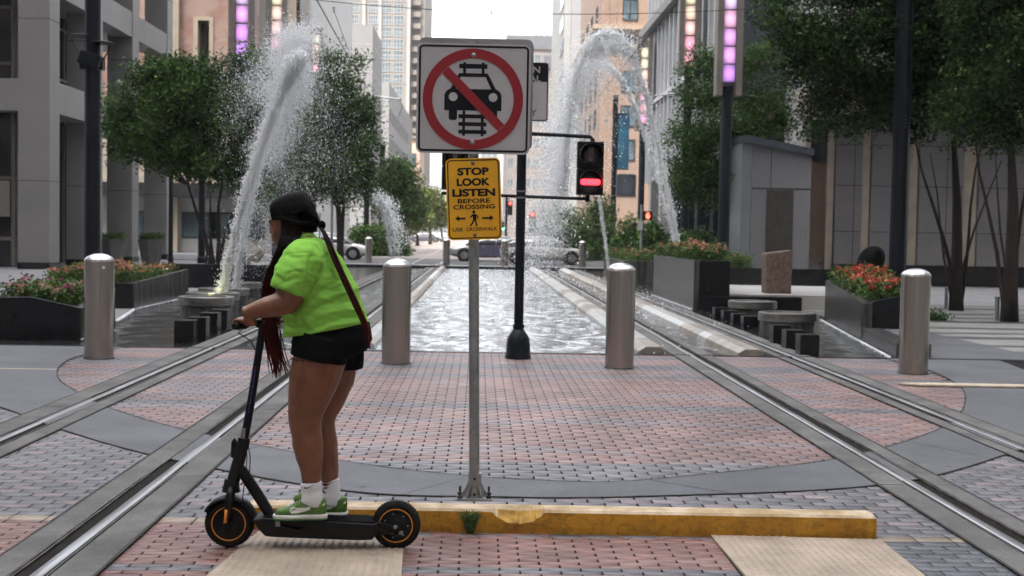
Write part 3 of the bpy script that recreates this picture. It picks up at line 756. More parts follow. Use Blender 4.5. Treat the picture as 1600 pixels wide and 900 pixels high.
mb = MB(); q0, q1 = P2(693, 302), P2(712, 302); mb.tube([(q1.x, TY, q0.z), (q1.x, TY, q0.z+.12)], .03, 10); mb.build('mounting_arm', M['darkmetal'], t)
g0, g1 = at(782, 96, TY-.08), at(856, 190, TY-.08); w_, h_ = g1.x-g0.x, g0.z-g1.z; cx_, cz_ = (g0.x+g1.x)/2, (g0.z+g1.z)/2; yy = TY-.075
sp = plate(w_, h_, .04, (cx_, yy, cz_), .004, M['signwhite'], 'train_sign', t)
border(w_-.012, h_-.012, .034, .014, yy, cx_, cz_, M['signblack'], 'sign_border', sp)
hb = h_*.33; mb = MB(); mb.box(cx_-w_/2+.02, cx_+w_/2-.02, yy-.001, yy, cz_+h_/2-hb, cz_+h_/2-.018); mb.build('sign_header', M['signblack'], sp)
ex = Vector((1, 0, 0)); ez = Vector((0, 0, 1))
zt = at(845, 109, yy).z; zs = at(845, 123, yy).z; zo = at(845, 176, yy).z
text_mesh('TRAIN', .40, .082, 'lettering', M['signwhite'], sp, (cx_, yy-.001, zt), ex, ez, (0, -1, 0), .0012, .01)
text_mesh('SIGNAL', .43, .078, 'lettering', M['signwhite'], sp, (cx_, yy-.001, zs), ex, ez, (0, -1, 0), .0012, .01)
text_mesh('ONLY', .36, .085, 'lettering', M['signblack'], sp, (cx_-.01, yy, zo), ex, ez, (0, -1, 0), .0012, .0)
mb = MB(); zc = at(825, 152, yy).z
mb.prism([(cx_+a*.1, zc+b*.12) for a, b in ((-.9, -1), (-1, .1), (-.7, 1), (.7, 1), (1, .1), (.9, -1))], yy-.001, yy, 'y')
mb.prism([(cx_-.12, zc-.17), (cx_-.1, zc-.17), (cx_-.05, zc-.125), (cx_-.07, zc-.125)], yy-.001, yy, 'y'); mb.prism([(cx_+.12, zc-.17), (cx_+.1, zc-.17), (cx_+.05, zc-.125), (cx_+.07, zc-.125)], yy-.001, yy, 'y')
mb.build('train_symbol', M['signblack'], sp)
mb = MB(); mb.box(cx_-.065, cx_+.065, yy-.002, yy-.001, zc+.0, zc+.08); mb.build('train_window_symbol', M['signwhite'], sp)
for dz in (-.25, .2):
    mb = MB(); mb.box(X0-.08, X0+.08, TY-.073, TY+.07, cz_+dz-.015, cz_+dz+.015); mb.build('sign_bracket', M['galv'], t)
# ------------------------------------------------ tall dark poles
def tall_pole(px, wpx, Y, ztop, label, lamp=False):
    s = FPX/Y; x = at(px, 380, Y).x; r_ = wpx/s/2
    t = thing('dark_pole', label, 'pole', (x, Y, 0), 'tall dark street poles')
    mb = MB(); mb.tube([(x, Y, 0), (x, Y, ztop)], r_, 12); mb.build('shaft', M['darkmetal'], t, auto=25)
    mb = MB(); mb.lathe([(r_*1.25, 0), (r_*1.25, .25), (r_*1.0, .32)], (x, Y, 0), 12); mb.build('pole_base', M['darkmetal'], t)
    return t, x, r_
t, x, r_ = tall_pole(144, 24, 25, 9, 'tall thick blue black pole behind the left bollard with twin bowl lamps')
Y = 25
for sx, dz in ((-1, 0), (1, -.13)):
    mb = MB(); zz = at(144, 57, Y).z+dz; xx = x+sx*.22
    mb.lathe([(.01, zz+.02), (.18, zz+.015), (.215, zz), (.2, zz-.02), (.17, zz-.005), (.01, zz)], (xx, Y-.1, 0), 24); b_ = mb.build('lamp_bowl', M['darkmetal'], t, auto=40)
    for k in (-1, 1):
        mb = MB(); mb.tube([(xx+k*.15, Y-.1, zz-.01), (xx+k*.13, Y-.1, zz-.16), (x+sx*.12, Y-.08, zz-.5), (x+sx*.1, Y, zz-.9)], .014, 6); mb.build('lamp_arm', M['darkmetal'], t)
mb = MB(); z0 = at(144, 95, Y).z; mb.obox((x, Y-.1, z0), (.42, .3, .26), Matrix.Rotation(R(18), 3, 'Y')); mb.obox((x, Y-.02, z0-.08), (.46, .2, .2)); mb.build('junction_box', M['darkmetal'], t, bevel=.01)
for k in range(3):
    mb = MB(); mb.lathe([(.014, Y-.2), (.012, Y-.215)], (x+.2, 0, z0-.0-k*.06), 8, 'y'); mb.build('bolt', M['galv'], t)
t, x, r_ = tall_pole(1403, 27, 27.5, 12, 'tall thick blue black pole behind the right bollard, rising into the leaves')
for k in range(4):
    mb = MB(); mb.lathe([(.012, 27.5-r_-.01), (.012, 27.5-r_+.02)], (x+.02, 0, 4.4-k*.08), 8, 'y'); mb.build('bolt', M['galv'], t)
for px, Y, wp, l, zt_ in ((315, 56, 11, 'thin grey blue pole by the left building entrance', 6.2), (267, 55, 7, 'slim grey pole at the corner of the left office block', 9)):
    tall_pole(px, wp, Y, zt_, l)
# light columns: a pole carrying a tall panel of glowing squares
HUES = [(.95, .82, .45), (1, .62, .45), (1, .55, .5), (1, .35, .5), (1, .3, .6)]
PURP = [(.8, .5, .95), (.85, .3, .9), (.75, .22, .95), (.62, .2, 1.0)]
EM = {}
def emc(c, s=1.5):
    k = (c, s)
    if k not in EM:
        m, nt, b = new_mat('glow_square'); N, L = nt.nodes, nt.links
        tc = N.new('ShaderNodeTexCoord'); gr_ = N.new('ShaderNodeTexGradient'); gr_.gradient_type = 'SPHERICAL'
        mp = N.new('ShaderNodeMapping'); mp.inputs['Location'].default_value = (-.5*1.75, 0, -.5*1.75); mp.inputs['Scale'].default_value = (1.75, 0, 1.75)
        L.new(tc.outputs['Generated'], mp.inputs[0]); L.new(mp.outputs[0], gr_.inputs[0])
        mr = N.new('ShaderNodeMapRange'); mr.inputs[3].default_value = .03*s; mr.inputs[4].default_value = .24*s; L.new(gr_.outputs['Fac'], mr.inputs[0])
        b.inputs['Base Color'].default_value = (.3, .3, .32, 1); b.inputs['Emission Color'].default_value = lin(c); L.new(mr.outputs[0], b.inputs['Emission Strength']); b.inputs['Roughness'].default_value = .4
        EM[k] = m
    return EM[k]
M['bronze'] = pm('bronze_panel', (.17, .15, .135), (.13, .115, .105), 2, .5)
def light_column(pxc, y0px, y1px, wsq, Y, cols, label, wframe=2.1, pole=True):
    """panel from top y0px to bottom y1px, square width wsq px"""
    s = FPX/Y; cx = at(pxc, (y0px+y1px)/2, Y).x; zt_, zb = at(pxc, y0px, Y).z, at(pxc, y1px, Y).z
    t = thing('light_column', label, 'light column', (cx, Y, 0), 'light columns with glowing squares')
    ws = wsq/s; wf = ws*wframe
    if pole: mb = MB(); mb.tube([(cx, Y+.1, 0), (cx, Y+.1, zb+.3)], .19, 12); pl_ = mb.build('shaft', M['darkmetal'], t, auto=25)
    mb = MB(); mb.box(cx-wf/2, cx-ws/2-.02, Y-.22, Y+.3, zb, zt_); mb.box(cx+ws/2+.02, cx+wf/2, Y-.22, Y+.3, zb, zt_); mb.box(cx-ws/2-.02, cx+ws/2+.02, Y+.05, Y+.3, zb+.3, zt_)
    fr = mb.build('panel_frame', M['bronze'], t)
    h = ws*1.42; z = zb+.45; k = 0
    while z+h < zt_:
        c = cols[min(k, len(cols)-1)]
        mb = MB(); mb.box(cx-ws/2, cx+ws/2, Y-.12, Y+.04, z, z+h-.03*ws/.4); mb.build('glowing_square', emc(c), t, bevel=.02*ws/.4)
        z += h*1.04; k += 1
    return t
light_column(1140, -80, 150, 19, 40, [PURP[3], PURP[1], PURP[1], (1, .4, .7), PURP[0]], 'nearest light column at right with purple and pink squares on a dark pole')
light_column(1078, -60, 118, 16, 58, [HUES[3], HUES[3], HUES[2], HUES[1], HUES[0], HUES[0]], 'light column in pink to yellow behind the right hand tree')
light_column(1006, 58, 205, 11.5, 75, [HUES[4], HUES[3], HUES[3], HUES[2], HUES[1], HUES[0], HUES[0]], 'small far light column beside the tan hotel, pink to yellow')
light_column(379, -60, 110, 19, 52, [PURP[3], PURP[2], PURP[1], PURP[0], (1, .4, .7)], 'left light column with violet squares above the crepe myrtle', pole=True)
light_column(433, -60, 92, 15.5, 64, [HUES[3], HUES[2], HUES[1], HUES[0], HUES[0]], 'left light column in pink to amber behind the spray top')
light_column(494, 44, 125, 10, 78, [HUES[3], HUES[2], HUES[1], HUES[0]], 'short left light column in pink and amber beside the blank white wall')
# ------------------------------------------------ drums, cubes, planters
M['drumsteel'] = pm('wet_drum_steel', (.32, .31, .29), (.2, .195, .185), 5, .25, metal=.9, rough2=.4, stretch=(1, 1, 3))
def drum(px0, px1, pyt, Y, label, n=0):
    c = at((px0+px1)/2, pyt, Y); r_ = (px1-px0)/2*Y/FPX; zt = c.z
    t = thing('fountain_drum', label, 'fountain drum', (c.x, Y, 0), 'round steel fountain drums')
    mb = MB(); mb.lathe([(r_*.93, -.08), (r_*.93, zt-.13), (r_*.93, zt-.12)], (c.x, Y, 0), 48); mb.build('drum_base', M['wetgranite'], t, auto=30)
    mb = MB(); mb.lathe([(r_*.94, zt-.145), (r_, zt-.14), (r_, zt-.006), (r_-.012, zt), (r_*.8, zt), (r_*.78, zt-.03), (.002, zt-.035)], (c.x, Y, 0), 48); mb.build('drum_rim', M['drumsteel'], t, auto=30)
    return c
dL = drum(280, 365, 463, 21.6, 'nearest left drum, in front of the yellow lit jet')
dL2 = drum(291, 374, 456.5, 23.6, 'second left drum, just behind the nearest one')
dL3 = drum(311, 388, 450, 26.2, 'third left drum, third from the front')
dL4 = drum(355, 408, 441, 30.5, 'farthest left drum, partly behind the rider')
dR = drum(1185, 1275, 488, 20.9, 'right drum nearest the wedge planter, in front of the other')
dR2 = drum(1138, 1214, 470, 24.8, 'right drum farther back, below the brown stone block')
def cube(x0, x1, y0, y1, label, grp):
    b = gnd((x0+x1)/2, y1, -.02); s = FPX/b.y; w = (x1-x0)/s*.96; h = (y1-y0)/s
    mb = MB(); mb.box(b.x-w/2, b.x+w/2, b.y, b.y+w, -.1, h)
    o = mb.build('granite_cube', M['blackgranite'], bevel=.006); tag(o, label, 'stone cube', grp)
for i, q in enumerate(((271, 303, 503, 535), (293, 322, 498, 531), (311, 340, 491, 521), (327, 355, 486, 513))):
    cube(*q, 'black granite cube in the left basin, '+('nearest', 'second', 'third', 'farthest')[i]+' of the row of four below the drums', 'black cubes in the left basin')
for i, q in enumerate(((1249, 1281, 525, 558), (1227, 1260, 518, 548), (1207, 1236, 510, 540))):
    cube(*q, ('black granite cube at right closest to the camera, with pale marks', 'black granite cube at right, middle one of the near three', 'black granite cube at right touching the near drum, farthest of the near three')[i], 'black cubes in front of the near right drum')
for i, q in enumerate(((1161, 1186, 496, 513), (1145, 1168, 492, 508), (1130, 1154, 487, 503), (1116, 1138, 482, 499))):
    cube(*q, 'low black cube beside the farther right drum, '+('rightmost', 'second from the right', 'third from the right', 'leftmost')[i]+' of four', 'black cubes by the farther right drum')
# --- planting: leaves and flowers as small bent faces
def leaves_mesh(name, C, mat, par, size=.05, per=12, spread=.09, pal=((.05, .09, .03), (.035, .07, .025)), seed=1, elong=1.7, flat=.3, cv=.42):
    """C (n,3) clump centres -> many two-triangle leaves"""
    rg = np.random.default_rng(seed); C = np.asarray(C, float); n = len(C)
    cen = np.repeat(C, per, 0)+rg.normal(0, spread, (n*per, 3))*np.array([1, 1, .8]); m = len(cen)
    d = rg.normal(0, 1, (m, 3)); d[:, 2] *= .7; d /= np.linalg.norm(d, axis=1)[:, None]
    up = rg.normal(0, flat+.35, (m, 3))+np.array([0, 0, 1.]); sd = np.cross(d, up); sd /= np.linalg.norm(sd, axis=1)[:, None]+1e-9
    nn = np.cross(sd, d); L = size*rg.uniform(.6, 1.3, (m, 1)); W = L/elong/2
    a = cen-d*L*.5; b = cen+sd*W+nn*L*.08; c = cen+d*L*.5-nn*L*.1; e = cen-sd*W+nn*L*.08
    V = np.stack([a, b, c, e], 1).reshape(-1, 3); F = np.arange(m*4).reshape(m, 4)
    p = np.array(pal); ci = rg.integers(0, len(p), n); cc_ = np.repeat(p[ci]*rg.uniform(1-cv, 1+cv, (n, 1)), per, 0)*rg.uniform(.8, 1.25, (m, 1))
    return np_mesh(name, V, F, mat, par, cols=cc_)
GRN = ((.05, .10, .025), (.075, .13, .03), (.035, .075, .025), (.1, .14, .04))
def planting(poly, z, h, n, par, seed, flowers=((.5, .05, .05), (.6, .2, .12)), nf=60, dens=10):
    rg = random.Random(seed); C = []; Fc = []
    xs = [p[0] for p in poly]; ys = [p[1] for p in poly]
    while len(C) < n:
        x, y = rg.uniform(min(xs), max(xs)), rg.uniform(min(ys), max(ys))
        if not pip(x, y, poly): continue
        hh = h*(.45+.6*abs(mnoise.noise(Vector((x*1.7, y*1.7, seed))))+.25*rg.random())
        zz = z(x, y) if callable(z) else z
        C.append((x, y, zz+hh*rg.random()**.5))
        if len(Fc) < nf and rg.random() < nf/n*1.4: Fc.append((x, y, zz+hh+.02))
    st = leaves_mesh('leaves', C, M['leaf'], par, .06, dens, .055, GRN, seed)
    if Fc: leaves_mesh('flower_heads', Fc, M['petal'], par, .04, 12, .022, flowers, seed+1, 1.1, .6)['kind'] = 'stuff'
RED = ((.45, .03, .03), (.5, .07, .05), (.55, .2, .1)); PNK = ((.5, .2, .13), (.45, .12, .12), (.55, .3, .2))
# left wedge planter
t = thing('stone_planter', 'low black granite planter with peaked front and red green flowers, at the left edge', 'planter', (-6.5, 17.9, 0), 'granite flower planters')
mb = MB(); ztop = [(-9.5, .5), (-6.1-.75, .6), (-5.7, .46)]
mb.prism([(-9.5, -.06), (-9.5, .50), (-6.42, .60), (-5.72, .455), (-5.72, -.06)], 17.86, 17.98, 'y')
mb.build('front_wall', M['blackgranite'], t, bevel=.01)
mb = MB(); mb.prism([(17.98, -.06), (17.98, .45), (19.6, .66), (19.6, -.06)], -5.84, -5.72, 'x'); mb.build('side_wall', M['wetgranite'], t, bevel=.008)
mb = MB(); mb.box(-9.5, -5.84, 17.98, 19.6, -.05, .38); mb.build('soil', M['soil'], t)
mb = MB(); mb.prism([(-9.5, .52), (-7.6, .58), (-7.6, .62), (-9.5, .56)], 18.0, 18.6, 'y'); mb.build('coping', M['blackgranite'], t)
planting([(-7.0, 18.1), (-5.95, 18.1), (-5.95, 19.4), (-6.8, 19.5)], .42, .42, 520, t, 3, ((.3, .05, .1), (.42, .25, .2)), 60)
# left second planter
t = thing('stone_planter', 'long dark granite planter with orange pink flowers behind the left bollard', 'planter', (-7.5, 26, 0), 'granite flower planters')
mb = MB(); mb.box(-8.8, -6.86, 24.7, 24.82, -.06, .5); mb.build('front_wall', M['blackgranite'], t, bevel=.01)
mb = MB(); mb.prism([(24.82, -.06), (24.82, .5), (29.4, .64), (29.4, -.06)], -6.98, -6.86, 'x'); mb.build('side_wall', M['wetgranite'], t, bevel=.008)
mb = MB(); mb.box(-8.8, -6.98, 24.82, 29.4, -.05, .45); mb.build('soil', M['soil'], t)
planting([(-8.7, 24.9), (-7.1, 24.9), (-7.1, 29.2), (-8.7, 29.2)], .45, .38, 1500, t, 5, PNK, 300)
mb = MB(); mb.prism([(-7.2, 19.6), (-5.75, 19.6), (-6.3, 21.6), (-6.85, 24.7), (-7.2, 24.7)], -.3, -.005, 'z'); o = struct(mb.build('walkway_slab', M['plaza']))
# wall behind the left drums
mb = MB(); mb.box(-8.4, -4.2, 34, 34.5, -.2, .62); tag(mb.build('low_wall', M['blackgranite'], bevel=.01), 'long low dark granite wall behind the left fountain drums', 'wall')
mb = MB(); mb.box(-20, -6.9, 34.5, 46, -.029, .006); struct(mb.build('side_plaza', M['plaza']))
# pots
def pot(pxc, w, pyt, pyb, Y, label):
    s = FPX/Y; cx = at(pxc, 400, Y).x; r_ = w/s/2; h = at(pxc, pyt, Y).z
    t = thing('planter_pot', label, 'plant pot', (cx, Y, 0), 'faceted grey pots')
    mb = MB(); mb.lathe([(r_*.62, 0), (r_*.66, .03), (r_, h-.02), (r_, h), (r_*.88, h), (r_*.85, h-.08), (.01, h-.08)], (cx, Y, 0), 8); mb.build('pot', pm('pot_clay', (.12, .115, .115), (.09, .088, .09), 4, .7), t)
    C = [(cx+random.uniform(-1, 1)*r_*.75, Y+random.uniform(-1, 1)*r_*.75, h+random.random()**1.5*.3-.05) for _ in range(170)]
    leaves_mesh('leaves', C, M['leaf'], t, .09, 9, .06, GRN, int(pxc))
pot(177, 42, 374, 412, 52, 'grey faceted pot with grass between the left pole and a column')
pot(236, 42, 374, 410, 54, 'grey faceted pot with grass in front of the last column')
# right big planter with the plinth
t = thing('stone_planter', 'tall wet granite planter box with salmon flowers right of the pool', 'planter', (5.3, 29, 0), 'granite flower planters')
mb = MB(); mb.box(4.86, 4.98, 27.6, 34, -.1, 1.1); mb.build('side_wall', M['wetgranite'], t, bevel=.008)
mb = MB(); mb.box(4.98, 5.68, 27.6, 27.72, .3, 1.09); mb.build('front_wall', M['blackgranite'], t, bevel=.01)
mb = MB(); mb.box(4.98, 7.3, 27.5, 27.9, -.1, .3); mb.build('plinth', M['blackgranite'], t, bevel=.01)
mb = MB(); mb.box(4.98, 5.68, 27.72, 34, -.05, 1.02); mb.build('soil', M['soil'], t)
planting([(4.9, 27.8), (5.7, 27.8), (5.9, 33.9), (4.9, 33.9)], 1.02, .5, 1500, t, 11, PNK, 200)
mb = MB(); mb.box(5.68, 9.6, 27.9, 33.4, -.1, .33); struct(mb.build('terrace', pm('pale_terrace', (.4, .39, .37), (.32, .31, .3), 1, .5)))
t = thing('stone_planter', 'low black planter wall with green shrubs behind the brown stone block', 'planter', (7.5, 33.6, 0), 'granite flower planters')
mb = MB(); mb.box(5.68, 11, 33.4, 33.55, -.1, .79); mb.build('front_wall', M['blackgranite'], t, bevel=.01)
mb = MB(); mb.box(5.68, 11, 33.55, 35.6, -.1, .72); mb.build('soil', M['soil'], t)
planting([(5.7, 33.6), (7.6, 33.6), (7.6, 35.5), (5.7, 35.5)], .72, .55, 900, t, 13, PNK, 50)
# brown block
t0 = gnd(1197, 461, .33); t1 = gnd(1236, 461, .33); Yb = 28.6
xa, xb = at(1197, 460, Yb).x, at(1236, 460, Yb).x; za, zb = at(1197, 396, Yb).z, at(1236, 391, Yb).z
mb = MB(); mb.prism([(xa, .33), (xa-.02, za), (xb+.01, zb), (xb, .33)], Yb, Yb+.5, 'y')
o = mb.build('stone_block', M['pinkblock'], bevel=.012); bake(o, [('SUBSURF', dict(levels=3, render_levels=3, subdivision_type='SIMPLE'))]); 
for v in o.data.vertices: v.co += Vector((mnoise.noise(v.co*9), mnoise.noise(v.co*9+Vector((5, 0, 0))), 0))*.012
tag(o, 'upright rough brown red granite block standing on the pale terrace', 'stone block')
# right wedge planter (line of its wet face runs inwards)
t = thing('stone_planter', 'low wedge granite planter with bright red flowers beside the right bollard', 'planter', (6.6, 20, 0), 'granite flower planters')
A, B = Vector((7.05, 24.8)), Vector((6.3, 19.9)); C_ = Vector((7.05, 19.9)); D_ = Vector((8.3, 24.6))
za_, zb_ = .80, .60
def wall(mb, p, q, z0, z1, zt0, zt1, th, side=1):
    d = (q-p).normalized(); n_ = Vector((-d.y, d.x))*th*side
    v = [(p.x, p.y, z0), (q.x, q.y, z1), (q.x, q.y, zt1), (p.x, p.y, zt0)]; w = [(x+n_.x, y+n_.y, z) for x, y, z in v]
    mb.add(v+w, [(0, 1, 2, 3), (4, 7, 6, 5), (0, 4, 5, 1), (3, 2, 6, 7), (1, 5, 6, 2), (0, 3, 7, 4)])
mb = MB(); wall(mb, A, B, -.1, -.1, za_, zb_, .14, 1); mb.build('side_wall', M['wetgranite'], t, bevel=.006)
mb = MB(); wall(mb, B+Vector((.01, 0)), C_, -.1, -.1, zb_-.004, .76, .14, 1); wall(mb, C_+Vector((0, .01)), D_, -.1, -.1, .76, .8, .1, 1); mb.build('front_wall', M['blackgranite'], t, bevel=.006)
mb = MB(); mb.add([(A.x+.1, A.y, .72), (B.x+.12, B.y+.1, .5), (C_.x, C_.y+.1, .66), (D_.x, D_.y, .8)], [(0, 1, 2, 3)]); mb.build('soil', M['soil'], t)
def zpl(x, y): return .5+.22*(y-19.9)/4.9+.03
planting([(7.05, 24.4), (6.5, 20.15), (6.95, 20.1), (8.15, 24.4)], zpl, .42, 1500, t, 17, RED, 320)
mb = MB(); wall(mb, B, Vector((5.86, 17.0)), -.1, -.1, .2, .2, .3, 1); tag(mb.build('basin_rim', M['wetgranite'], bevel=.006), 'low wet granite rim at the right edge of the right basin', 'basin rim')
mb = MB(); mb.prism([(6.6, 19.8), (6.17, 17.0), (6.35, 17.0), (7.05, 19.85)], -.1, .19, 'z'); struct(mb.build('side_walkway', M['ringstone']))
mb = MB(); mb.prism([(6.36, 17.03), (8.05, 17.03), (8.05, 27.45), (7.35, 27.45), (7.12, 19.8)], -.1, .002, 'z'); struct(mb.build('side_path', M['ringstone']))
mb = MB(); mb.box(5.9, 8.0, POOLY, 17.02, -.03, .003); struct(mb.build('basin_corner', M['ringstone']))
# far right low planter
t = thing('stone_planter', 'far grey granite planter with rusty flowers beyond the tall planter box', 'planter', (6.6, 45, 0), 'granite flower planters')
mb = MB(); mb.box(5.1, 6.6, 43, 43.15, -.1, .72); mb.box(5.1, 5.25, 43.15, 50, -.1, .72); mb.build('planter_wall', M['wetgranite'], t, bevel=.01)
mb = MB(); mb.box(5.25, 6.6, 43.15, 50, -.1, .66); mb.build('soil', M['soil'], t)
planting([(5.2, 43.2), (6.6, 43.2), (6.6, 49.9), (5.2, 49.9)], .66, .5, 900, t, 23, PNK, 60)
fm = []
for (p_, q_) in (((7.0, 24.8), (6.25, 19.9)), ((6.25, 19.9), (5.83, 17.1)), ((4.84, 27.6), (4.84, 34)), ((-5.74, 17.9), (-5.74, 19.6)), ((-6.3, 21.6), (-6.85, 24.7)), ((-6.84, 24.8), (-6.84, 29.4))):
    n_ = 420
    for k in range(n_):
        f_ = random.random(); fm.append((p_[0]+(q_[0]-p_[0])*f_-abs(random.gauss(0, .025))*(1 if p_[0] > 0 else -1), p_[1]+(q_[1]-p_[1])*f_, -.018+random.random()*.012))
# ------------------------------------------------ water jets
OCT = np.array([(1, 0, 0), (-1, 0, 0), (0, 1, 0), (0, -1, 0), (0, 0, 1), (0, 0, -1)], float)
OF = np.array([(0, 2, 4), (2, 1, 4), (1, 3, 4), (3, 0, 4), (2, 0, 5), (1, 2, 5), (3, 1, 5), (0, 3, 5)])
def droplets(P, S, stretch=None, seed=0):
    rg = np.random.default_rng(seed); n = len(P)
    s = S[:, None, None]*OCT[None]*rg.uniform(.6, 1.4, (n, 1, 3))
    if stretch is not None: s[:, :, 2] *= stretch[:, None]
    return (P[:, None, :]+s).reshape(-1, 3), (OF[None]+6*np.arange(n)[:, None, None]).reshape(-1, 3)
def path_interp(P, t):
    P = np.array(P); k = t*(len(P)-1); i = np.clip(k.astype(int), 0, len(P)-2); f = (k-i)[:, None]
    return P[i]*(1-f)+P[i+1]*f
def smooth(P, it=3):
    for _ in range(it):
        Q = [P[0]]
        for a, b in zip(P[:-1], P[1:]): Q += [tuple(np.array(a)*.75+np.array(b)*.25), tuple(np.array(a)*.25+np.array(b)*.75)]
        Q.append(P[-1]); P = Q
    return P
def jet(label, core, clouds, seed, par_loc):
    """core: (path, r0, r1, n, s0, s1, loose share); clouds: (centres, n, size, sigma). Drops gather in clumps and ragged strands"""
    rg = np.random.default_rng(seed); VV, FF, o = [], [], 0
    def emit(P, S, st):
        nonlocal o
        V, F = droplets(P, S, st, seed); VV.append(V); FF.append(F+o); o += len(V)
    def clumpy(P, keep, sc_):
        m = np.array([mnoise.noise(Vector((x*sc_, y*sc_, z*sc_*.6))) for x, y, z in P]); return m > keep
    for path, ra, rb, n, s0, s1, jit in core:
        path = smooth(path); t = rg.random(n); p = path_interp(path, t); rr = ra+(rb-ra)*t**1.1
        nzz = np.array([mnoise.noise(Vector((tt*38, seed, 0)))+.6*mnoise.noise(Vector((tt*95, 3, seed))) for tt in t]); rr = rr*(1+.35*nzz)
        d = rg.normal(0, 1, (n, 3)); d /= np.linalg.norm(d, axis=1)[:, None]; d *= (np.abs(rg.normal(0, .55, n))*rr)[:, None]
        far = rg.random(n) < jit; d[far] *= (1+rg.exponential(.9, far.sum()))[:, None]
        q = p+d; ok = clumpy(q, -.12, 9/(1+rr.mean()*4)) | (rg.random(n) < .3)
        S = (s0+(s1-s0)*t)*rg.uniform(.35, 1.7, n); S[far] *= .6; emit(q[ok], S[ok], rg.uniform(1, 2.0, ok.sum()))
        k = 200; tt = np.linspace(0, .3, k); pc = path_interp(path, tt); rs = []      # the unbroken heart of the jet, lumpy
        for i in range(k):
            r_ = (ra+(rb-ra)*tt[i]**1.1)*.4*(1-3.2*tt[i])+.003; a_ = []
            for j in range(12):
                an = j*math.pi/6; nn = 1+.5*mnoise.noise(Vector((math.cos(an)*1.3, math.sin(an)*1.3, tt[i]*70+seed)))+.35*mnoise.noise(Vector((math.cos(an)*3, math.sin(an)*3, tt[i]*200)))
                a_.append((pc[i][0]+math.cos(an)*r_*nn, pc[i][1]+math.sin(an)*r_*nn, pc[i][2]+.3*r_*mnoise.noise(Vector((an, tt[i]*90, 7)))))
            rs.append(a_)
        RV = np.array(rs).reshape(-1, 3); RF = []
        for i in range(k-1):
            for j in range(12):
                j2 = (j+1) % 12; RF += [(i*12+j, i*12+j2, (i+1)*12+j2), (i*12+j, (i+1)*12+j2, (i+1)*12+j)]
        VV.append(RV); FF.append(np.array(RF)+o); o += len(RV)
    for P, n, s, sg in clouds:
        t = rg.random(n); p = path_interp(P, t); sgm = np.array(sg); sgt = sgm[0]+(sgm[1]-sgm[0])*t[:, None] if sgm.ndim == 2 else sgm
        q = p+rg.normal(0, 1, (n, 3))*sgt; ok = clumpy(q, -.05, 3.2) | (rg.random(n) < .4); m = ok.sum()
        emit(q[ok], s*np.exp(rg.normal(-.25, .5, m)), rg.uniform(1, 1.9, m))
    ob = np_mesh('water_jet', np.concatenate(VV), np.concatenate(FF), M['drop'])
    tag(ob, label, 'fountain jet', 'fountain water jets'); return ob
def Pp(L_, Y): return [tuple(at(x, y, Y+(e[0] if e else 0))) for x, y, *e in L_]
jet('tall slanting left water jet bursting into a wide spray of drops above the rider',
    [(Pp([(346, 458), (361, 390), (379, 320), (400, 250), (424, 180), (450, 120), (466, 92)], 23.6), .08, .2, 44000, .008, .011, .22),
     (Pp([(368, 452), (378, 385), (391, 310), (410, 235), (436, 165), (460, 108)], 26.2), .065, .2, 36000, .008, .011, .22)],
    [(Pp([(468, 66), (445, 95), (420, 160)], 24.5), 36000, .0052, (.27, .3, .25)),
     (Pp([(480, 100), (462, 200), (440, 300), (415, 400)], 24.5), 30000, .0036, ((.36, .4, .4), (.32, .3, .35))),
     (Pp([(470, 110), (440, 190), (415, 250)], 24.5), 30000, .0052, (.17, .3, .2)),
     (Pp([(505, 150), (530, 280)], 25), 5000, .0036, (.35, .4, .6)), (Pp([(380, 110), (370, 200)], 24.5), 5000, .0036, (.25, .3, .5)),
     (Pp([(455, 58), (478, 66)], 24.5), 9000, .005, (.24, .3, .16))], 1, None)
YJ = 36.5
jet('outer right water jet arching high over the pool from the tall planter',
    [(Pp([(1060, 388), (1053, 340), (1040, 285), (1024, 210), (1010, 150), (998, 110), (985, 75), (965, 55), (945, 50), (925, 62), (908, 90), (893, 150), (884, 230), (880, 300)], YJ), .08, .15, 34000, .011, .017, .25)],
    [(Pp([(1050, 340), (1020, 215), (998, 125), (960, 62), (920, 85), (895, 170)], YJ), 7000, .012, (.12, .2, .16)), (Pp([(975, 66), (925, 72)], YJ), 9000, .0095, (.24, .25, .22)), (Pp([(912, 90), (885, 180), (870, 290)], YJ), 15000, .0095, ((.2, .3, .3), (.36, .4, .4))),
     (Pp([(868, 290), (845, 400)], YJ), 8000, .0085, ((.3, .3, .4), (.4, .5, .4))), (Pp([(955, 90), (925, 260)], YJ), 3000, .010, (.4, .3, .5))], 2, None)
jet('inner right water jet arching lower inside the outer one',
    [(Pp([(1056, 386), (1042, 330), (1022, 255), (1002, 195), (985, 150), (965, 115), (945, 100), (925, 101), (905, 118), (890, 155), (880, 215), (872, 290)], YJ+1.5), .075, .14, 24000, .011, .017, .25)],
    [(Pp([(950, 104), (905, 120), (880, 200), (862, 290)], YJ+1), 15000, .0095, ((.2, .25, .25), (.36, .5, .35))), (Pp([(858, 300), (832, 420)], YJ+1), 8000, .0085, ((.35, .3, .4), (.5, .5, .35)))], 3, None)
jet('thin straight water jet leaning up from the right pool side', [(Pp([(951, 420), (946, 380), (940, 335), (930, 270), (915, 210), (890, 190)], 47), .045, .12, 12000, .012, .018, .1)],
    [(Pp([(890, 190), (862, 250)], 47), 5000, .014, ((.3, .3, .3), (.4, .4, .4))), (Pp([(860, 260), (835, 390)], 47), 3000, .012, (.45, .4, .3))], 4, None)
jet('small far left water plume falling by the far hedge', [(Pp([(612, 400), (604, 350), (596, 318), (590, 305)], 50), .05, .2, 2200, .014, .02, .5)],
    [(Pp([(590, 306), (606, 325), (616, 350), (620, 390)], 50), 2600, .02, ((.16, .2, .16), (.2, .3, .3)))], 5, None)
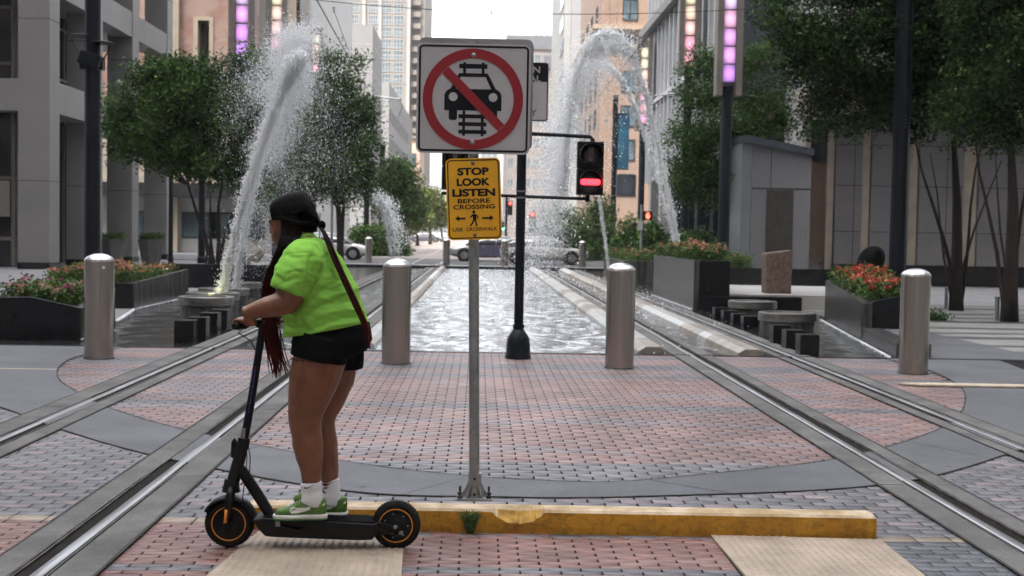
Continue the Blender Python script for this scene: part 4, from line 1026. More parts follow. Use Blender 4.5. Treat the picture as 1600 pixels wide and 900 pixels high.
jet('mist of fine drops bouncing over the splashing pool surface', [], [(Pp([(845, 440), (760, 440), (700, 450)], 38), 2500, .008, (1.0, 2.5, .1)), ([(1.5, 20, .02), (1, 50, .02)], 3500, .007, (1.6, 3, .03)), ([(3.6, 24, .02), (4.2, 45, .02)], 2500, .008, (.5, 3, .03))], 6, None)
V_, F_ = droplets(np.array(fm), np.full(len(fm), .012), None, 9); fo = np_mesh('foam_line', V_, F_, M['drop']); tag(fo, 'broken white foam along the foot of the wet basin walls', 'foam', None, 'stuff')
# underwater lamp in the drum colours the foot of the left jet
ld = bpy.data.lights.new('basin_lamp', 'POINT'); ld.energy = .6; ld.color = (.95, 1, .45); ld.shadow_soft_size = .05
lo = bpy.data.objects.new('basin_lamp', ld); COL.objects.link(lo); lo.location = (dL2.x+.02, 23.6-.25, dL2.z+.12)
# ------------------------------------------------ trees
def tree(name, label, base, stems, blobs, nclump, leaf, pal, seed, grp='street trees', per=14, spread=.16, twig=True, flowers=None, cat='tree', shell=.5, fork=None):
    t = thing(name, label, cat, tuple(base), grp); rg = random.Random(seed); B = Vector(base)
    mb = MB(); tips = []
    lsc = .115/leaf if leaf > .2 else 1.0
    for k, (r0_, top, bend) in enumerate(stems):
        top = Vector(top); a = B+Vector((rg.uniform(-.12, .12), rg.uniform(-.1, .1), -.05))*(0 if k == 0 else 1)
        pts = [a+(top-a)*q+Vector((math.sin(q*5+k)*bend, math.cos(q*4+k)*bend, 0))*q for q in (0, .15, .35, .55, .75, 1)]
        mb.tube(pts, [r0_*1.25, r0_, r0_*.85, r0_*.7, r0_*.5, r0_*.3], 8); tips += [(pts[3], r0_*.55), (pts[4], r0_*.42), (pts[5], r0_*.3)]
    tr = mb.build('trunk', M['bark'], t, smooth=True)
    mb = MB(); C = []
    for (c, r_) in blobs:
        c = Vector(c); p, pr = min(tips, key=lambda q: (q[0]-c).length)
        mid = (p+c)/2+Vector((rg.uniform(-.2, .2), rg.uniform(-.2, .2), -.1))*.8
        mb.tube([p, mid, c], [pr*.8, pr*.5, pr*.22], 6)
        for q in range(5):
            e = c+Vector((rg.gauss(0, 1)*r_[0], rg.gauss(0, 1)*r_[1], rg.gauss(0, .6)*r_[2]))*.6
            mb.tube([mid if q % 2 else c, (c+e)/2+Vector((0, 0, .08)), e], [pr*.3, pr*.2, .006], 5, cap=False)
    mb.build('branches', M['bark'], t, smooth=True)
    vol = [r_[0]*r_[1]*r_[2] for _, r_ in blobs]; S = sum(vol)
    for (c, r_), v in zip(blobs, vol):
        m = max(6, int(nclump*v/S)); k = 0
        while k < m:
            d = Vector((rg.gauss(0, 1), rg.gauss(0, 1), rg.gauss(0, 1))).normalized(); q = rg.random()**shell
            p = Vector((c[0]+d.x*r_[0]*q, c[1]+d.y*r_[1]*q, c[2]+d.z*r_[2]*q))
            nz = mnoise.noise(Vector((p.x*.85*lsc, p.y*.85*lsc, p.z*1.25*lsc+seed)))
            if nz < -.05 and rg.random() < .88: 
                k += .34; continue
            C.append(tuple(p)); k += 1
            if rg.random() < .1: C.append(tuple(p+d*rg.uniform(.1, .35)))
    leaves_mesh('crown', C, M['leaf'], t, leaf, per, spread, pal, seed, 1.9)
    if flowers: leaves_mesh('blossom', [C[i] for i in range(0, len(C), max(1, len(C)//flowers[0]))], M['petal'], t, .07, 14, .05, flowers[1], seed+3, 1.1, .8)
    return t
DG = ((.03, .07, .016), (.046, .096, .02), (.018, .045, .012), (.075, .132, .026))
def bl(L_, Y, s=1.0):
    """blobs from (px, py, rx px, rz px, dy) at depth Y"""
    out = []
    for px, py, rx, rz, dy in L_:
        c = at(px, py, Y+dy); k = (Y+dy)/FPX; out.append((tuple(c), (rx*k*s, (rx*k*.9+.3)*s, rz*k*s)))
    return out
Y = 37.0; b = at(335, 442, Y); bx = b.x
tree('crepe_myrtle', 'spreading crepe myrtle with a few white blooms at left, behind the slanting jet', (bx, Y, 0),
     [(.09, at(300, 290, Y), .1), (.08, at(350, 280, Y+.3), .12), (.07, at(375, 300, Y-.2), .1), (.06, at(322, 300, Y+.2), .1)],
     bl([(188, 165, 30, 26, 0), (176, 200, 20, 18, .3), (175, 235, 18, 16, .2), (215, 150, 36, 30, 0), (205, 205, 36, 32, .5), (225, 240, 34, 22, .2), (235, 118, 34, 22, 0), (400, 110, 36, 30, 0), (430, 160, 36, 60, .5), (340, 255, 50, 22, 0), (415, 250, 40, 50, .8), (260, 140, 52, 42, .4), (320, 150, 55, 48, -.3), (370, 150, 45, 55, .3), (250, 205, 55, 42, -.4), (310, 225, 55, 45, .3), (365, 220, 48, 50, 0), (280, 108, 38, 22, 0), (345, 106, 40, 22, .2), (395, 190, 40, 50, .6), (290, 262, 45, 20, .2), (350, 270, 40, 25, .2), (190, 240, 22, 14, 0)], Y),
     5200, .12, DG, 21, flowers=(34, ((.7, .65, .66), (.6, .55, .56))), per=15, spread=.15)
Y = 47.0; b = at(532, 436, Y)
tree('street_tree', 'dense dark green tree left of the pale tower, right of the spray', (b.x, Y, 0), [(.14, at(525, 250, Y), .1), (.1, at(545, 270, Y), .1)],
     bl([(525, 130, 34, 48, 0), (548, 110, 22, 30, .2), (570, 200, 22, 45, 0), (572, 160, 16, 18, 0), (505, 180, 40, 45, .4), (550, 175, 38, 42, 0), (530, 230, 50, 50, .5), (562, 240, 32, 45, 0), (500, 270, 45, 45, .3), (550, 290, 38, 38, 0), (470, 250, 38, 60, .8), (440, 300, 38, 45, 1.2), (515, 90, 18, 25, 0)], Y), 3300, .13, DG, 22, per=13, spread=.2)
Y = 92.0; b = at(628, 400, Y)
tree('street_tree', 'smaller dark tree farther along the left side, behind the far left plume', (b.x, Y, 0), [(.16, at(625, 320, Y), .1)],
     bl([(625, 268, 26, 24, 0), (602, 290, 22, 30, 0), (640, 300, 24, 30, 0), (615, 325, 34, 25, .3), (648, 330, 18, 20, 0), (595, 330, 22, 24, 0)], Y), 1300, .24, DG, 23, per=12, spread=.35)
YG = ((.055, .075, .016), (.075, .09, .018), (.04, .058, .014), (.1, .11, .028))  # yellower greens put the far sunlight into the leaf colour
for i, (px, py, rx, rz, Y, l) in enumerate(((672, 322, 24, 26, 150, 'sunlit yellow green tree far down the street, left of the yellow sign'), (652, 345, 16, 16, 135, 'low sunlit tree below the far dark tree'), (690, 338, 12, 20, 190, 'farthest pale sunlit tree, touching the yellow sign edge'))):
    b = at(px, 385, Y)
    tree('street_tree', l, (b.x, Y, 0), [(.2, at(px, py+12, Y), .1)], bl([(px, py-rz*.3, rx*.7, rz*.6, 0), (px-rx*.5, py+rz*.2, rx*.6, rz*.6, 0), (px+rx*.45, py+rz*.15, rx*.6, rz*.6, 0)], Y), 420, .42, YG, 30+i, per=12, spread=.6, grp='sunlit trees far down the street')
Y = 44.0; b = at(1146, 440, Y)
tree('street_tree', 'dark green tree behind the nearest light column, left of the kiosk', (b.x, Y, 0), [(.1, at(1130, 300, Y), .1), (.08, at(1160, 290, Y), .12)],
     bl([(1100, 150, 45, 45, 0), (1080, 215, 48, 45, .3), (1150, 120, 50, 48, .5), (1195, 160, 45, 55, 0), (1130, 200, 60, 50, 0), (1185, 215, 48, 40, .4), (1060, 270, 36, 45, 0), (1100, 290, 50, 45, .4), (1130, 262, 50, 50, .2), (1095, 95, 35, 28, .2), (1180, 90, 42, 30, 0), (1215, 190, 25, 35, 0)], Y), 3600, .11, DG, 24, per=14, spread=.16, flowers=(8, ((.6, .2, .35), (.55, .15, .3))))
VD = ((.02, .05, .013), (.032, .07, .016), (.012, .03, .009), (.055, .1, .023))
Y = 28.9; b = gnd(1494, 485); Y = b.y
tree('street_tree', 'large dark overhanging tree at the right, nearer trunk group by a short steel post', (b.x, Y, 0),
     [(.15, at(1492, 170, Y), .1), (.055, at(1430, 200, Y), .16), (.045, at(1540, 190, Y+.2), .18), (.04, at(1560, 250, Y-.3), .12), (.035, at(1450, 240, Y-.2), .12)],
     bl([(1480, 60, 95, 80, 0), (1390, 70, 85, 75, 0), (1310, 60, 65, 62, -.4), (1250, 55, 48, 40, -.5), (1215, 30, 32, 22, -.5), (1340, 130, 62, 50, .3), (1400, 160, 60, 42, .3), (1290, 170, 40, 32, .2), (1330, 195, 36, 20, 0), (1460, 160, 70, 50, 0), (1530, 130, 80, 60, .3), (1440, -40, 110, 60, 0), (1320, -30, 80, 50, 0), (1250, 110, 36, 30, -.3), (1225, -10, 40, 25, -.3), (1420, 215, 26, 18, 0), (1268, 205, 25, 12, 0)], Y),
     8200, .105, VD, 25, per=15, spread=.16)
b = gnd(1577, 502); Y = b.y
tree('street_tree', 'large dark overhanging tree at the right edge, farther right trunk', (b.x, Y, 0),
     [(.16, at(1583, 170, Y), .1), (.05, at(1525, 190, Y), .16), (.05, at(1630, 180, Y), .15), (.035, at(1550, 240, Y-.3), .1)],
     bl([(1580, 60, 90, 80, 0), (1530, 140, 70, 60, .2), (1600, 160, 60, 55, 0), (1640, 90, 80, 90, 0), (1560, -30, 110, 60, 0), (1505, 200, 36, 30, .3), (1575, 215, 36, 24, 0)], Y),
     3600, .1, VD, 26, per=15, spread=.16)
# bushes
def bush(label, c, r_, n, seed, leaf=.12, pal=DG, name='shrub'):
    rg = random.Random(seed); C = []
    for _ in range(n):
        d = Vector((rg.gauss(0, 1), rg.gauss(0, 1), abs(rg.gauss(0, 1)))).normalized(); q = rg.random()**.4
        C.append((c[0]+d.x*r_[0]*q, c[1]+d.y*r_[1]*q, c[2]+d.z*r_[2]*q))
    o = leaves_mesh(name, C, M['leaf'], None, leaf, 12, leaf*1.2, pal, seed, 1.8); tag(o, label, 'shrub', None); return o
for i, (px, pb, rx, hz, Y, l) in enumerate(((598, 388, 42, 38, 80, 'clipped green hedge by the far left plume'), (565, 390, 24, 40, 78, 'dark hedge behind the far left bollard'),
        (880, 410, 45, 75, 76, 'tall bright green bush behind the falling water'), (935, 408, 34, 95, 78, 'tall dark bush in front of the tan hotel'), (985, 405, 30, 60, 74, 'dark shrub mass left of the glass building'), (1020, 400, 24, 55, 72, 'dark shrub by the pedestrian signal'), (1095, 395, 38, 62, 46, 'dark shrub behind the tall planter'), (1062, 395, 18, 50, 56, 'shrub left of the light pole'), (850, 405, 24, 60, 84, 'farther pale bush at the street corner'))):
    p = at(px, pb, Y); k = Y/FPX
    bush(l, (p.x, Y, 0), (rx*k, rx*k*.8+.4, hz*k+.4), int(380+rx*6), 60+i, .2 if Y > 60 else .13, GRN if 'green' in l else DG)
# weed growing at the kerb foot
w0 = at(735, 826, 6.69); rg = random.Random(5)
V, F, Cc = [], [], []
for k in range(420):
    a = rg.uniform(0, 6.28); h = rg.uniform(.03, .125); r_ = rg.uniform(.005, .065)*(h/.1)
    tip = Vector((w0.x+r_*math.cos(a), 6.655+r_*math.sin(a)*.45, h)); b0 = Vector((w0.x+rg.uniform(-.02, .02), 6.665, 0)); mid = (tip+b0)/2+Vector((0, 0, .02)); w = rg.uniform(.001, .0022)
    o = len(V); V += [tuple(b0), tuple(mid+Vector((w, 0, 0))), tuple(tip), tuple(mid-Vector((w, 0, 0)))]; F.append((o, o+1, o+2, o+3)); Cc.append((.1*rg.uniform(.6, 1.4), .16*rg.uniform(.7, 1.3), .05))
    for q in range(3):
        e = tip+Vector((rg.uniform(-.012, .012), rg.uniform(-.008, .008), rg.uniform(-.015, .01))); o = len(V)
        V += [tuple(e+Vector((rg.uniform(-.006, .006), rg.uniform(-.004, .004), rg.uniform(-.005, .005)))) for _ in range(4)]; F.append((o, o+1, o+2, o+3)); Cc.append((.12*rg.uniform(.6, 1.4), .19*rg.uniform(.7, 1.3), .07))
tag(np_mesh('weed', V, F, M['leaf'], cols=Cc), 'small tuft of weed growing at the foot of the amber kerb below the sign', 'weed')
# ------------------------------------------------ buildings
def joints(root, par, y, x0, x1, zs, th=.012):
    mb = MB()
    for z in zs: mb.box(x0, x1, y-.004, y+.02, z-th, z+th)
    return mb.build('joint', M['crack'], par)
def grid_windows(par, origin, ux, nrm, cols, rows, mat, fmat, depth=.12, mull=(2, 2), fw=.06, name='window'):
    """cols: (centre, width), rows: (bottom z, height); window = frame mesh with a pane child; outward normal nrm; copies share meshes"""
    ux, nrm = Vector(ux), Vector(nrm); protos = {}
    for cx_, w in cols:
        for z, h in rows:
            key = (round(w, 3), round(h, 3)); off = Vector(origin)+ux*cx_+Vector((0, 0, z))
            if key not in protos:
                mb = MB()
                def bar(a0, a1, b0, b1, d0, d1):
                    vs = [ux*a+Vector((0, 0, b))+nrm*d for d in (d0, d1) for b in (b0, b1) for a in (a0, a1)]
                    mb.add(vs, [(0,2,3,1),(4,5,7,6),(0,1,5,4),(2,6,7,3),(0,4,6,2),(1,3,7,5)])
                bar(-w/2, w/2, 0, fw, .0, .07); bar(-w/2, w/2, h-fw, h, .0, .07); bar(-w/2, -w/2+fw, fw, h-fw, .0, .07); bar(w/2-fw, w/2, fw, h-fw, .0, .07)
                for k in range(1, mull[0]): a = -w/2+w*k/mull[0]; bar(a-fw/2, a+fw/2, fw, h-fw, .0, .06)
                for k in range(1, mull[1]): b_ = h*k/mull[1]; bar(-w/2+fw, w/2-fw, b_-fw/2, b_+fw/2, .0, .055)
                f = mb.build(name, fmat); mb = MB()
                def pane():
                    vs = [ux*a+Vector((0, 0, b))+nrm*d for d in (.004, .02) for b in (.01, h-.01) for a in (-w/2+.01, w/2-.01)]
                    mb.add(vs, [(0,2,3,1),(4,5,7,6),(0,1,5,4),(2,6,7,3),(0,4,6,2),(1,3,7,5)])
                pane(); g_ = mb.build('pane', mat); protos[key] = (f, g_)
                a, b_ = f, g_
            else:
                a = protos[key][0].copy(); b_ = protos[key][1].copy(); COL.objects.link(a); COL.objects.link(b_)
            base_ = Vector(ORG[par.name]); a.parent = par; a.location = off-base_; b_.parent = a
def bldg(name, label, loc, cat='building'): return thing(name, label, cat, loc)
# left office block with open arcades
t = bldg('office_block', 'grey concrete office block with deep columned arcades, at the left edge', (-16, 45, 0))
GX = -15.5
for i, yc in enumerate((45, 50.2, 55.6, 61.7)):
    mb = MB(); mb.box(GX-1.12, GX, yc, yc+1.05, .25, 22); mb.cur = 1
    for z in (3.2, 9.0, 12.8): mb.box(GX-1.125, GX+.004, yc-.004, yc+1.054, z-.012, z+.012)
    mb.build('column', [M['granite'], M['crack']], t)
    mb = MB(); mb.box(GX-1.14, GX+.02, yc-.02, yc+1.07, 0, .25); mb.build('column_foot', M['blackgranite'], t)
mb = MB(); mb.box(-24, -17.8, 45, 46.05, .0, 22) if False else None
for z0, z1 in ((5.7, 6.85), (10.0, 11.1), (14.3, 15.4), (18.6, 19.7)):
    mb = MB(); mb.box(GX-.9, GX-.03, 46.05, 62.0, z0, z1); mb.box(-30, GX-1.12, 45.03, 45.9, z0, z1); mb.build('floor_beam', M['granite'], t, bevel=.01)
    mb = MB(); mb.box(-30, GX-.9, 45.9, 62.3, z0+.25, z0+.5); mb.build('ceiling', M['graniteA'], t)
mb = MB(); mb.box(-30, -17.6, 47.2, 47.3, .0, 22); mb.box(-17.7, -17.6, 47.3, 56, 6, 22); mb.box(-17.7, -17.6, 47.3, 57, 0, 5.9); mb.build('glass_wall', M['glass'], t)
mb = MB()
for k in range(16): x = -17.6-k*.8; mb.box(x-.05, x+.05, 47.08, 47.2, 0, 22)
for k in range(14): y_ = 47.3+k*.75; mb.box(-17.6, -17.48, y_-.04, y_+.04, 0, 22 if y_ < 56 else 5.9)
mb.box(-30, -17.48, 47.1, 47.22, 1.0, 1.14); mb.box(-30, -17.48, 47.1, 47.22, 3.3, 3.42)
for z in (7.6, 9.7): mb.box(-30, -17.48, 47.1, 47.22, z, z+.1); mb.box(-17.6, -17.5, 47.3, 56, z, z+.1)
mb.build('mullions', M['bronze'], t)
M['blind'] = pm('cream_blind', (.3, .29, .26), (.23, .22, .2), 3, .6, stretch=(1, 1, 20))
for x in (-18.0, -19.6, -21): mb = MB(); mb.box(x-.3, x+.3, 47.05, 47.08, 1.9, 3.25); mb.build('blind', M['blind'], t)
for y_ in (49.2, 50.8, 53.2): mb = MB(); mb.box(-17.46, -17.43, y_-.25, y_+.25, 1.9, 3.25); mb.build('blind', M['blind'], t)
for y_ in (48.5, 51.5): mb = MB(); mb.box(-17.46, -17.43, y_-.3, y_+.3, .25, 1.0); mb.build('spandrel', M['limestone'], t)
mb = MB(); mb.box(GX-1.0, GX-.15, 44.97, 44.995, 2.55, 3.0); mb.build('notice', pm('pale_notice', (.3, .3, .31), (.25, .25, .26), 4, .4), t) if False else None
# brick building behind it
def brickmat():
    m, nt, b = new_mat('old_brickwork'); N, L = nt.nodes, nt.links
    tc = N.new('ShaderNodeTexCoord'); mp = N.new('ShaderNodeMapping'); mp.inputs['Rotation'].default_value = (R(90), 0, 0); L.new(tc.outputs['Object'], mp.inputs[0])
    br = N.new('ShaderNodeTexBrick'); br.inputs['Scale'].default_value = 1; br.inputs['Brick Width'].default_value = .42; br.inputs['Row Height'].default_value = .13; br.inputs['Mortar Size'].default_value = .012
    br.inputs['Color1'].default_value = (.3, .12, .09, 1); br.inputs['Color2'].default_value = (.24, .15, .12, 1); br.inputs['Mortar'].default_value = (.3, .24, .2, 1); L.new(mp.outputs[0], br.inputs[0])
    nz = N.new('ShaderNodeTexNoise'); nz.inputs['Scale'].default_value = .8; nz.inputs['Detail'].default_value = 8; L.new(tc.outputs['Object'], nz.inputs[0])
    cr = N.new('ShaderNodeValToRGB'); cr.color_ramp.elements[0].position = .45; cr.color_ramp.elements[1].position = .56; L.new(nz.outputs[0], cr.inputs[0])
    mx = N.new('ShaderNodeMix'); mx.data_type = 'RGBA'; mx.inputs[7].default_value = (.36, .27, .22, 1); mu = N.new('ShaderNodeMath'); mu.operation = 'MULTIPLY'; mu.inputs[1].default_value = .6; L.new(cr.outputs[0], mu.inputs[0]); L.new(mu.outputs[0], mx.inputs[0])
    L.new(br.outputs[0], mx.inputs[6]); L.new(mx.outputs[2], b.inputs['Base Color']); b.inputs['Roughness'].default_value = .9; return m
M['brickwall'] = brickmat()
Y = 80
t = bldg('brick_building', 'old red brick building with a tall cream niche, behind the left office block', (-20, Y, 0))
xl, xr = at(100, 100, Y).x, at(361, 100, Y).x
nx0, nx1 = at(303, 60, Y).x, at(333, 60, Y).x; nz0, nz1 = at(318, 250, Y).z, at(318, 27, Y).z
mb = MB(); mb.box(xl, nx0, Y, Y+10, 7.2, 24); mb.box(nx1, xr, Y, Y+10, 7.2, 24); mb.box(nx0, nx1, Y, Y+10, nz1, 24); mb.box(nx0, nx1, Y+1.2, Y+10, 7.2, nz1); mb.build('wall', M['brickwall'], t)
M['cream'] = pm('cream_stone', (.4, .33, .24), (.33, .27, .2), 1, .7)
mb = MB(); mb.box(nx0-.02, nx0+.25, Y-.06, Y+1.1, 7.3, nz1); mb.box(nx1-.25, nx1+.02, Y-.06, Y+1.1, 7.3, nz1); mb.box(nx0+.25, nx1-.25, Y-.05, Y+1.1, nz1-.2, nz1+.03); mb.build('niche_surround', M['cream'], t)
mb = MB(); mb.tube([(nx0*.4+nx1*.6, Y+.4, 7.3), (nx0*.4+nx1*.6, Y+.4, nz1-.5)], .14, 8); mb.build('downpipe', M['darkmetal'], t)
for px in (276,): x = at(px, 50, Y).x; mb = MB(); mb.box(x-.22, x+.2, Y-.35, Y+.01, 0, 24); mb.build('pilaster', M['cream'], t)
mb = MB(); mb.box(xl, xr, Y-.25, Y+8, 4.4, 7.2); mb.build('louvre_panel', pm('louvre_cream', (.42, .36, .29), (.3, .25, .2), 1, .7, stretch=(.1, 1, 9)), t)
mb = MB(); mb.box(xl, at(470, 300, Y).x, Y-1.6, Y+8, 3.5, 4.38); mb.build('canopy', M['frame'], t)
mb = MB(); mb.box(xl, at(470, 300, Y).x, Y, Y+.3, 0, 3.5); mb.build('lower_wall', M['graniteA'], t)
for px, w in ((205, .9), (250, .8), (316, 1.3), (350, 1.1), (180, .5), (385, 1.2)):
    x = at(px, 350, Y).x; mb = MB(); mb.box(x-w, x+w, Y-.06, Y-.003, .9, 2.6); f = mb.build('window', M['frame'], t); mb = MB(); mb.box(x-w+.1, x+w-.1, Y-.08, Y-.062, 1.0, 2.5); mb.build('pane', M['glassb'], f)
# pier tower left
Y = 92
t = bldg('stone_tower', 'grey stone tower with tall vertical piers and dark strips, left of the blank white wall', (-16, Y, 0))
x0, x1 = at(361, 100, Y).x, at(482, 100, Y).x
mb = MB(); mb.box(x0, x1, Y+.4, Y+30, 0, 34); mb.build('dark_wall', M['frame'], t)
for a, b_, m_ in ((361, 371, 'graniteA'), (401, 418, 'graniteA'), (449, 462, 'limestone'), (468, 483, 'graniteA')):
    xa, xb = at(a, 100, Y).x, at(b_, 100, Y).x; mb = MB(); mb.box(xa, xb, Y, Y+.42, 0, 34)
    if a == 468: mb.box(xb-.02, xb+.02, Y+.42, Y+30, 0, 34)
    mb.build('pier', M[m_], t)
mb = MB()
for z in range(4, 34, 4): mb.box(x0, x1, Y+.3, Y+.38, z, z+.25)
mb.build('spandrel', M['graniteA'], t)
# white blank building
M['paleconc'] = pm('pale_concrete', (.15, .147, .146), (.137, .134, .133), .25, .8)
Y = 145
t = bldg('blank_building', 'pale blank walled building below the pale glass tower, left of centre', (-15, Y, 0))
xa, xb = at(490, 100, Y).x, at(582, 100, Y).x; zt = at(540, 38, Y).z
mb = MB(); mb.box(xa, xb, Y, Y+14, 0, zt); mb.build('wall', M['paleconc'], t)
mb = MB()
for z in np.arange(4, zt, 3.2): mb.box(xa, xb+.02, Y-.02, Y+14, z, z+.05)
mb.build('joint', M['graniteA'], t)
x = at(536, 57, Y).x; mb = MB(); mb.box(x-.5, x+.5, Y-.1, Y-.003, at(536, 60, Y).z, at(536, 52, Y).z); mb.build('vent', M['bronze'], t)
# sunlit sliver building
Y = 175
t = bldg('pale_building', 'bright pale building between the middle tree and the glass tower podium', (-13.5, Y, 0))
xa, xb = at(560, 150, Y).x, at(608, 150, Y).x; mb = MB(); mb.box(xa, xb, Y, Y+60, 0, at(600, 128, Y).z); mb.build('wall', M['paleconc'], t)
grid_windows(t, (xb, Y, 0), (0, 1, 0), (1, 0, 0), [(k*4+2.5, 1.8) for k in range(12)], [(z, 1.9) for z in (5, 9, 13, 17)], M['glassb'], M['paleconc'])
# residential tower
M['towerstone'] = pm('tower_cream', (.135, .117, .1), (.12, .105, .09), .3, .8)
M['towerwhite'] = pm('tower_white', (.19, .187, .18), (.17, .167, .162), .3, .7)
Y = 260; s = FPX/Y
t = bldg('apartment_tower', 'tall pale apartment tower with grids of white framed windows, top left of centre', (-25, Y, 0))
xa, xb = at(488, 100, Y).x, at(640, 100, Y).x
mb = MB(); mb.box(xa, xb, Y, Y+40, 0, 75); mb.box(xb, at(662, 100, Y).x, Y+3, Y+40, 0, 75); mb.build('wall', M['towerstone'], t)
rows = [(at(600, 240-18.3*k, Y).z, 2.0) for k in range(0, 15)]
xo = at(600, 100, Y).x
def col(px, w): return (at(px, 100, Y).x-xo, w)
grid_windows(t, (xo, Y-.05, 0), (1, 0, 0), (0, -1, 0), [col(604, 1.9), col(622, 2.1)], rows, M['glassb'], M['towerwhite'], mull=(3, 2), fw=.13)
grid_windows(t, (xo, Y-.05, 0), (1, 0, 0), (0, -1, 0), [col(513, 4.2), col(553, 2.0), col(582, 2.0)], rows[7:], M['glassb'], M['towerwhite'], mull=(4, 2), fw=.14)
for px in (568, 638, 593): x = at(px, 100, Y).x; mb = MB(); mb.box(x-.35, x+.35, Y-.5, Y, 0, 75); mb.build('pier', M['towerwhite'], t)
for z, _ in rows:
    mb = MB(); x = at(649, 100, Y).x; mb.box(x-.9, x+.9, Y+1.4, Y+3, z-.35, z-.1); mb.box(x-.9, x+.9, Y+1.4, Y+1.5, z-.1, z+.7); mb.build('balcony', M['towerstone'], t)
t = bldg('brown_podium', 'small brownish podium building at the foot of the apartment tower', (-14, 240, 0))
Y = 240; xa, xb = at(613, 250, Y).x, at(656, 250, Y).x; zt = at(630, 216, Y).z
mb = MB(); mb.box(xa, xb, Y, Y+18, 0, zt); mb.build('wall', pm('brown_stucco', (.36, .24, .18), (.3, .2, .15), .5, .8), t)
mb = MB(); mb.box(xa-.4, xb+.4, Y-.5, Y+18, zt, zt+.5); mb.build('cornice', M['towerstone'], t)
grid_windows(t, ((xa+xb)/2, Y-.03, 0), (1, 0, 0), (0, -1, 0), [(-1.3, 1.4), (1.3, 1.4)], [(zt-5.5, 2.6), (zt-10.5, 2.6)], M['glassb'], M['frame'])
# far centre towers
def simple_tower(name, label, x0, x1, ytop, Y, wm, cols, pitch, wh, depth=40, side=0, ztop=None, kind_='office'):
    t = bldg(name, label, (at((x0+x1)/2, 300, Y).x, Y, 0)); xa, xb = at(x0, 200, Y).x, at(x1, 200, Y).x; zt = ztop or at(x0, ytop, Y).z
    mb = MB(); mb.box(xa, xb, Y, Y+depth, 0, zt); mb.build('wall', wm, t)
    if cols:
        w = (xb-xa)/cols; nrow = int((zt-6)/pitch); nrow = min(nrow, 90//cols)
        grid_windows(t, (xa, Y-.03, 0), (1, 0, 0), (0, -1, 0), [(w*(k+.5), w*.72) for k in range(cols)], [(zt-1.2-pitch*(k+1)+pitch-wh, wh) for k in range(nrow)], M['glassb'], M['towerwhite'], mull=(2, 1), fw=.12)
    return t, xa, xb, zt
simple_tower('pale_tower', 'faint pale blue tower far away below the big sign, left of it', 752, 778, 150, 420, M['paleconc'], 3, 4.2, 2.6)
simple_tower('pale_tower', 'faint pale tower far away just right of the yellow sign', 700, 735, 205, 470, M['towerwhite'], 3, 4.2, 2.6)
t, xa, xb, zt = simple_tower('midrise_block', 'pale mid rise with a grey penthouse band right of the big sign', 792, 884, 76, 300, pm('pinkish_concrete', (.13, .108, .1), (.115, .096, .09), .3, .8), 7, 5.0, 2.2)
mb = MB(); mb.box(xa-.5, xb+.5, 299.6, 330, zt, at(840, 56, 300).z); mb.build('penthouse', pm('penthouse_grey', (.06, .063, .07), (.054, .057, .064), .5, .7), t)
mb = MB(); x = at(850, 90, 300).x; mb.box(x, xb, 299.3, 300, at(860, 108, 300).z, at(860, 89, 300).z); mb.build('louvre_band', pm('louvre_grey', (.05, .05, .056), (.045, .045, .05), .5, .7), t)
mb = MB()
for px in (840, 848, 856): x = at(px, 52, 300).x; mb.box(x-.4, x+.4, 305, 306, zt, at(850, 48, 300).z)
mb.build('rooftop_frame', M['towerwhite'], t)
Y = 210
t = bldg('slab_tower', 'tall plain pale grey slab tower with balconies on its lit-white edge, behind the water arches', (17, Y, 0))
xa, xb = at(893, 60, Y).x, at(945, 60, Y).x; mb = MB(); mb.box(xa, xb, Y, Y+40, 0, 62); mb.build('wall', M['paleconc'], t)
xe = at(881, 60, Y+24).x
mb = MB(); mb.box(xa-1.1, xa, Y+2, Y+40, 0, 62); mb.build('balcony_wall', M['towerwhite'], t)  # whiter wall paints in the brightness of the lit street side
for k in range(14): mb = MB(); mb.box(xa-1.25, xa-1.1, Y+3, Y+12, 5+k*4, 7.2+k*4); mb.build('balcony_opening', M['glassb'], t)
# tan hotel
Y = 120
t = bldg('tan_hotel', 'tan stone hotel with a heavy cornice, right of centre behind the water arches', (13, Y, 0))
M['tan'] = pm('tan_brick', (.18, .118, .085), (.148, .1, .074), .9, .8, bump=.3, bscale=8, fine=(9, .3, (.23, .16, .12)))
xc = at(937, 200, Y).x; x2 = xc+8; zc = at(937, 40, Y).z
mb = MB(); mb.box(xc, x2, Y, Y+26, 0, 34); mb.build('wall', M['tan'], t)
mb = MB(); mb.box(xc-.5, x2, Y-.6, Y+26.5, zc-.9, zc-.45); mb.box(xc-.9, x2, Y-1, Y+26.9, zc-.45, zc); mb.box(xc-.2, x2, Y-.25, Y+26.2, zc-2.2, zc-1.7); mb.build('cornice', pm('tan_cornice', (.22, .155, .1), (.19, .13, .09), 1, .7), t)
wx = at(982, 150, Y).x-xc
grid_windows(t, (xc, Y-.03, 0), (1, 0, 0), (0, -1, 0), [(wx, 1.5)], [(at(982, py, Y).z, 2.05) for py in (32, 88, 144, 198, 251, 305)], M['glassb'], M['frame'], mull=(2, 1), fw=.1)
grid_windows(t, (xc, Y, 0), (0, 1, 0), (-1, 0, 0), [(5, 1.6), (10.5, 1.6), (16, 1.6), (21.5, 1.6)], [(at(982, py, Y).z, 2.05) for py in (32, 88, 144, 198, 251, 305)], M['glassb'], M['frame'], mull=(2, 1), fw=.1)
mb = MB()
for px in (948, 960): x = at(px, 100, Y).x; mb.box(x-.12, x+.12, Y-.14, Y, zc-2, 34); mb.box(x-.12, x+.12, Y-.12, Y, 5.5, zc-2.3)
mb.build('pilaster', M['tan'], t)
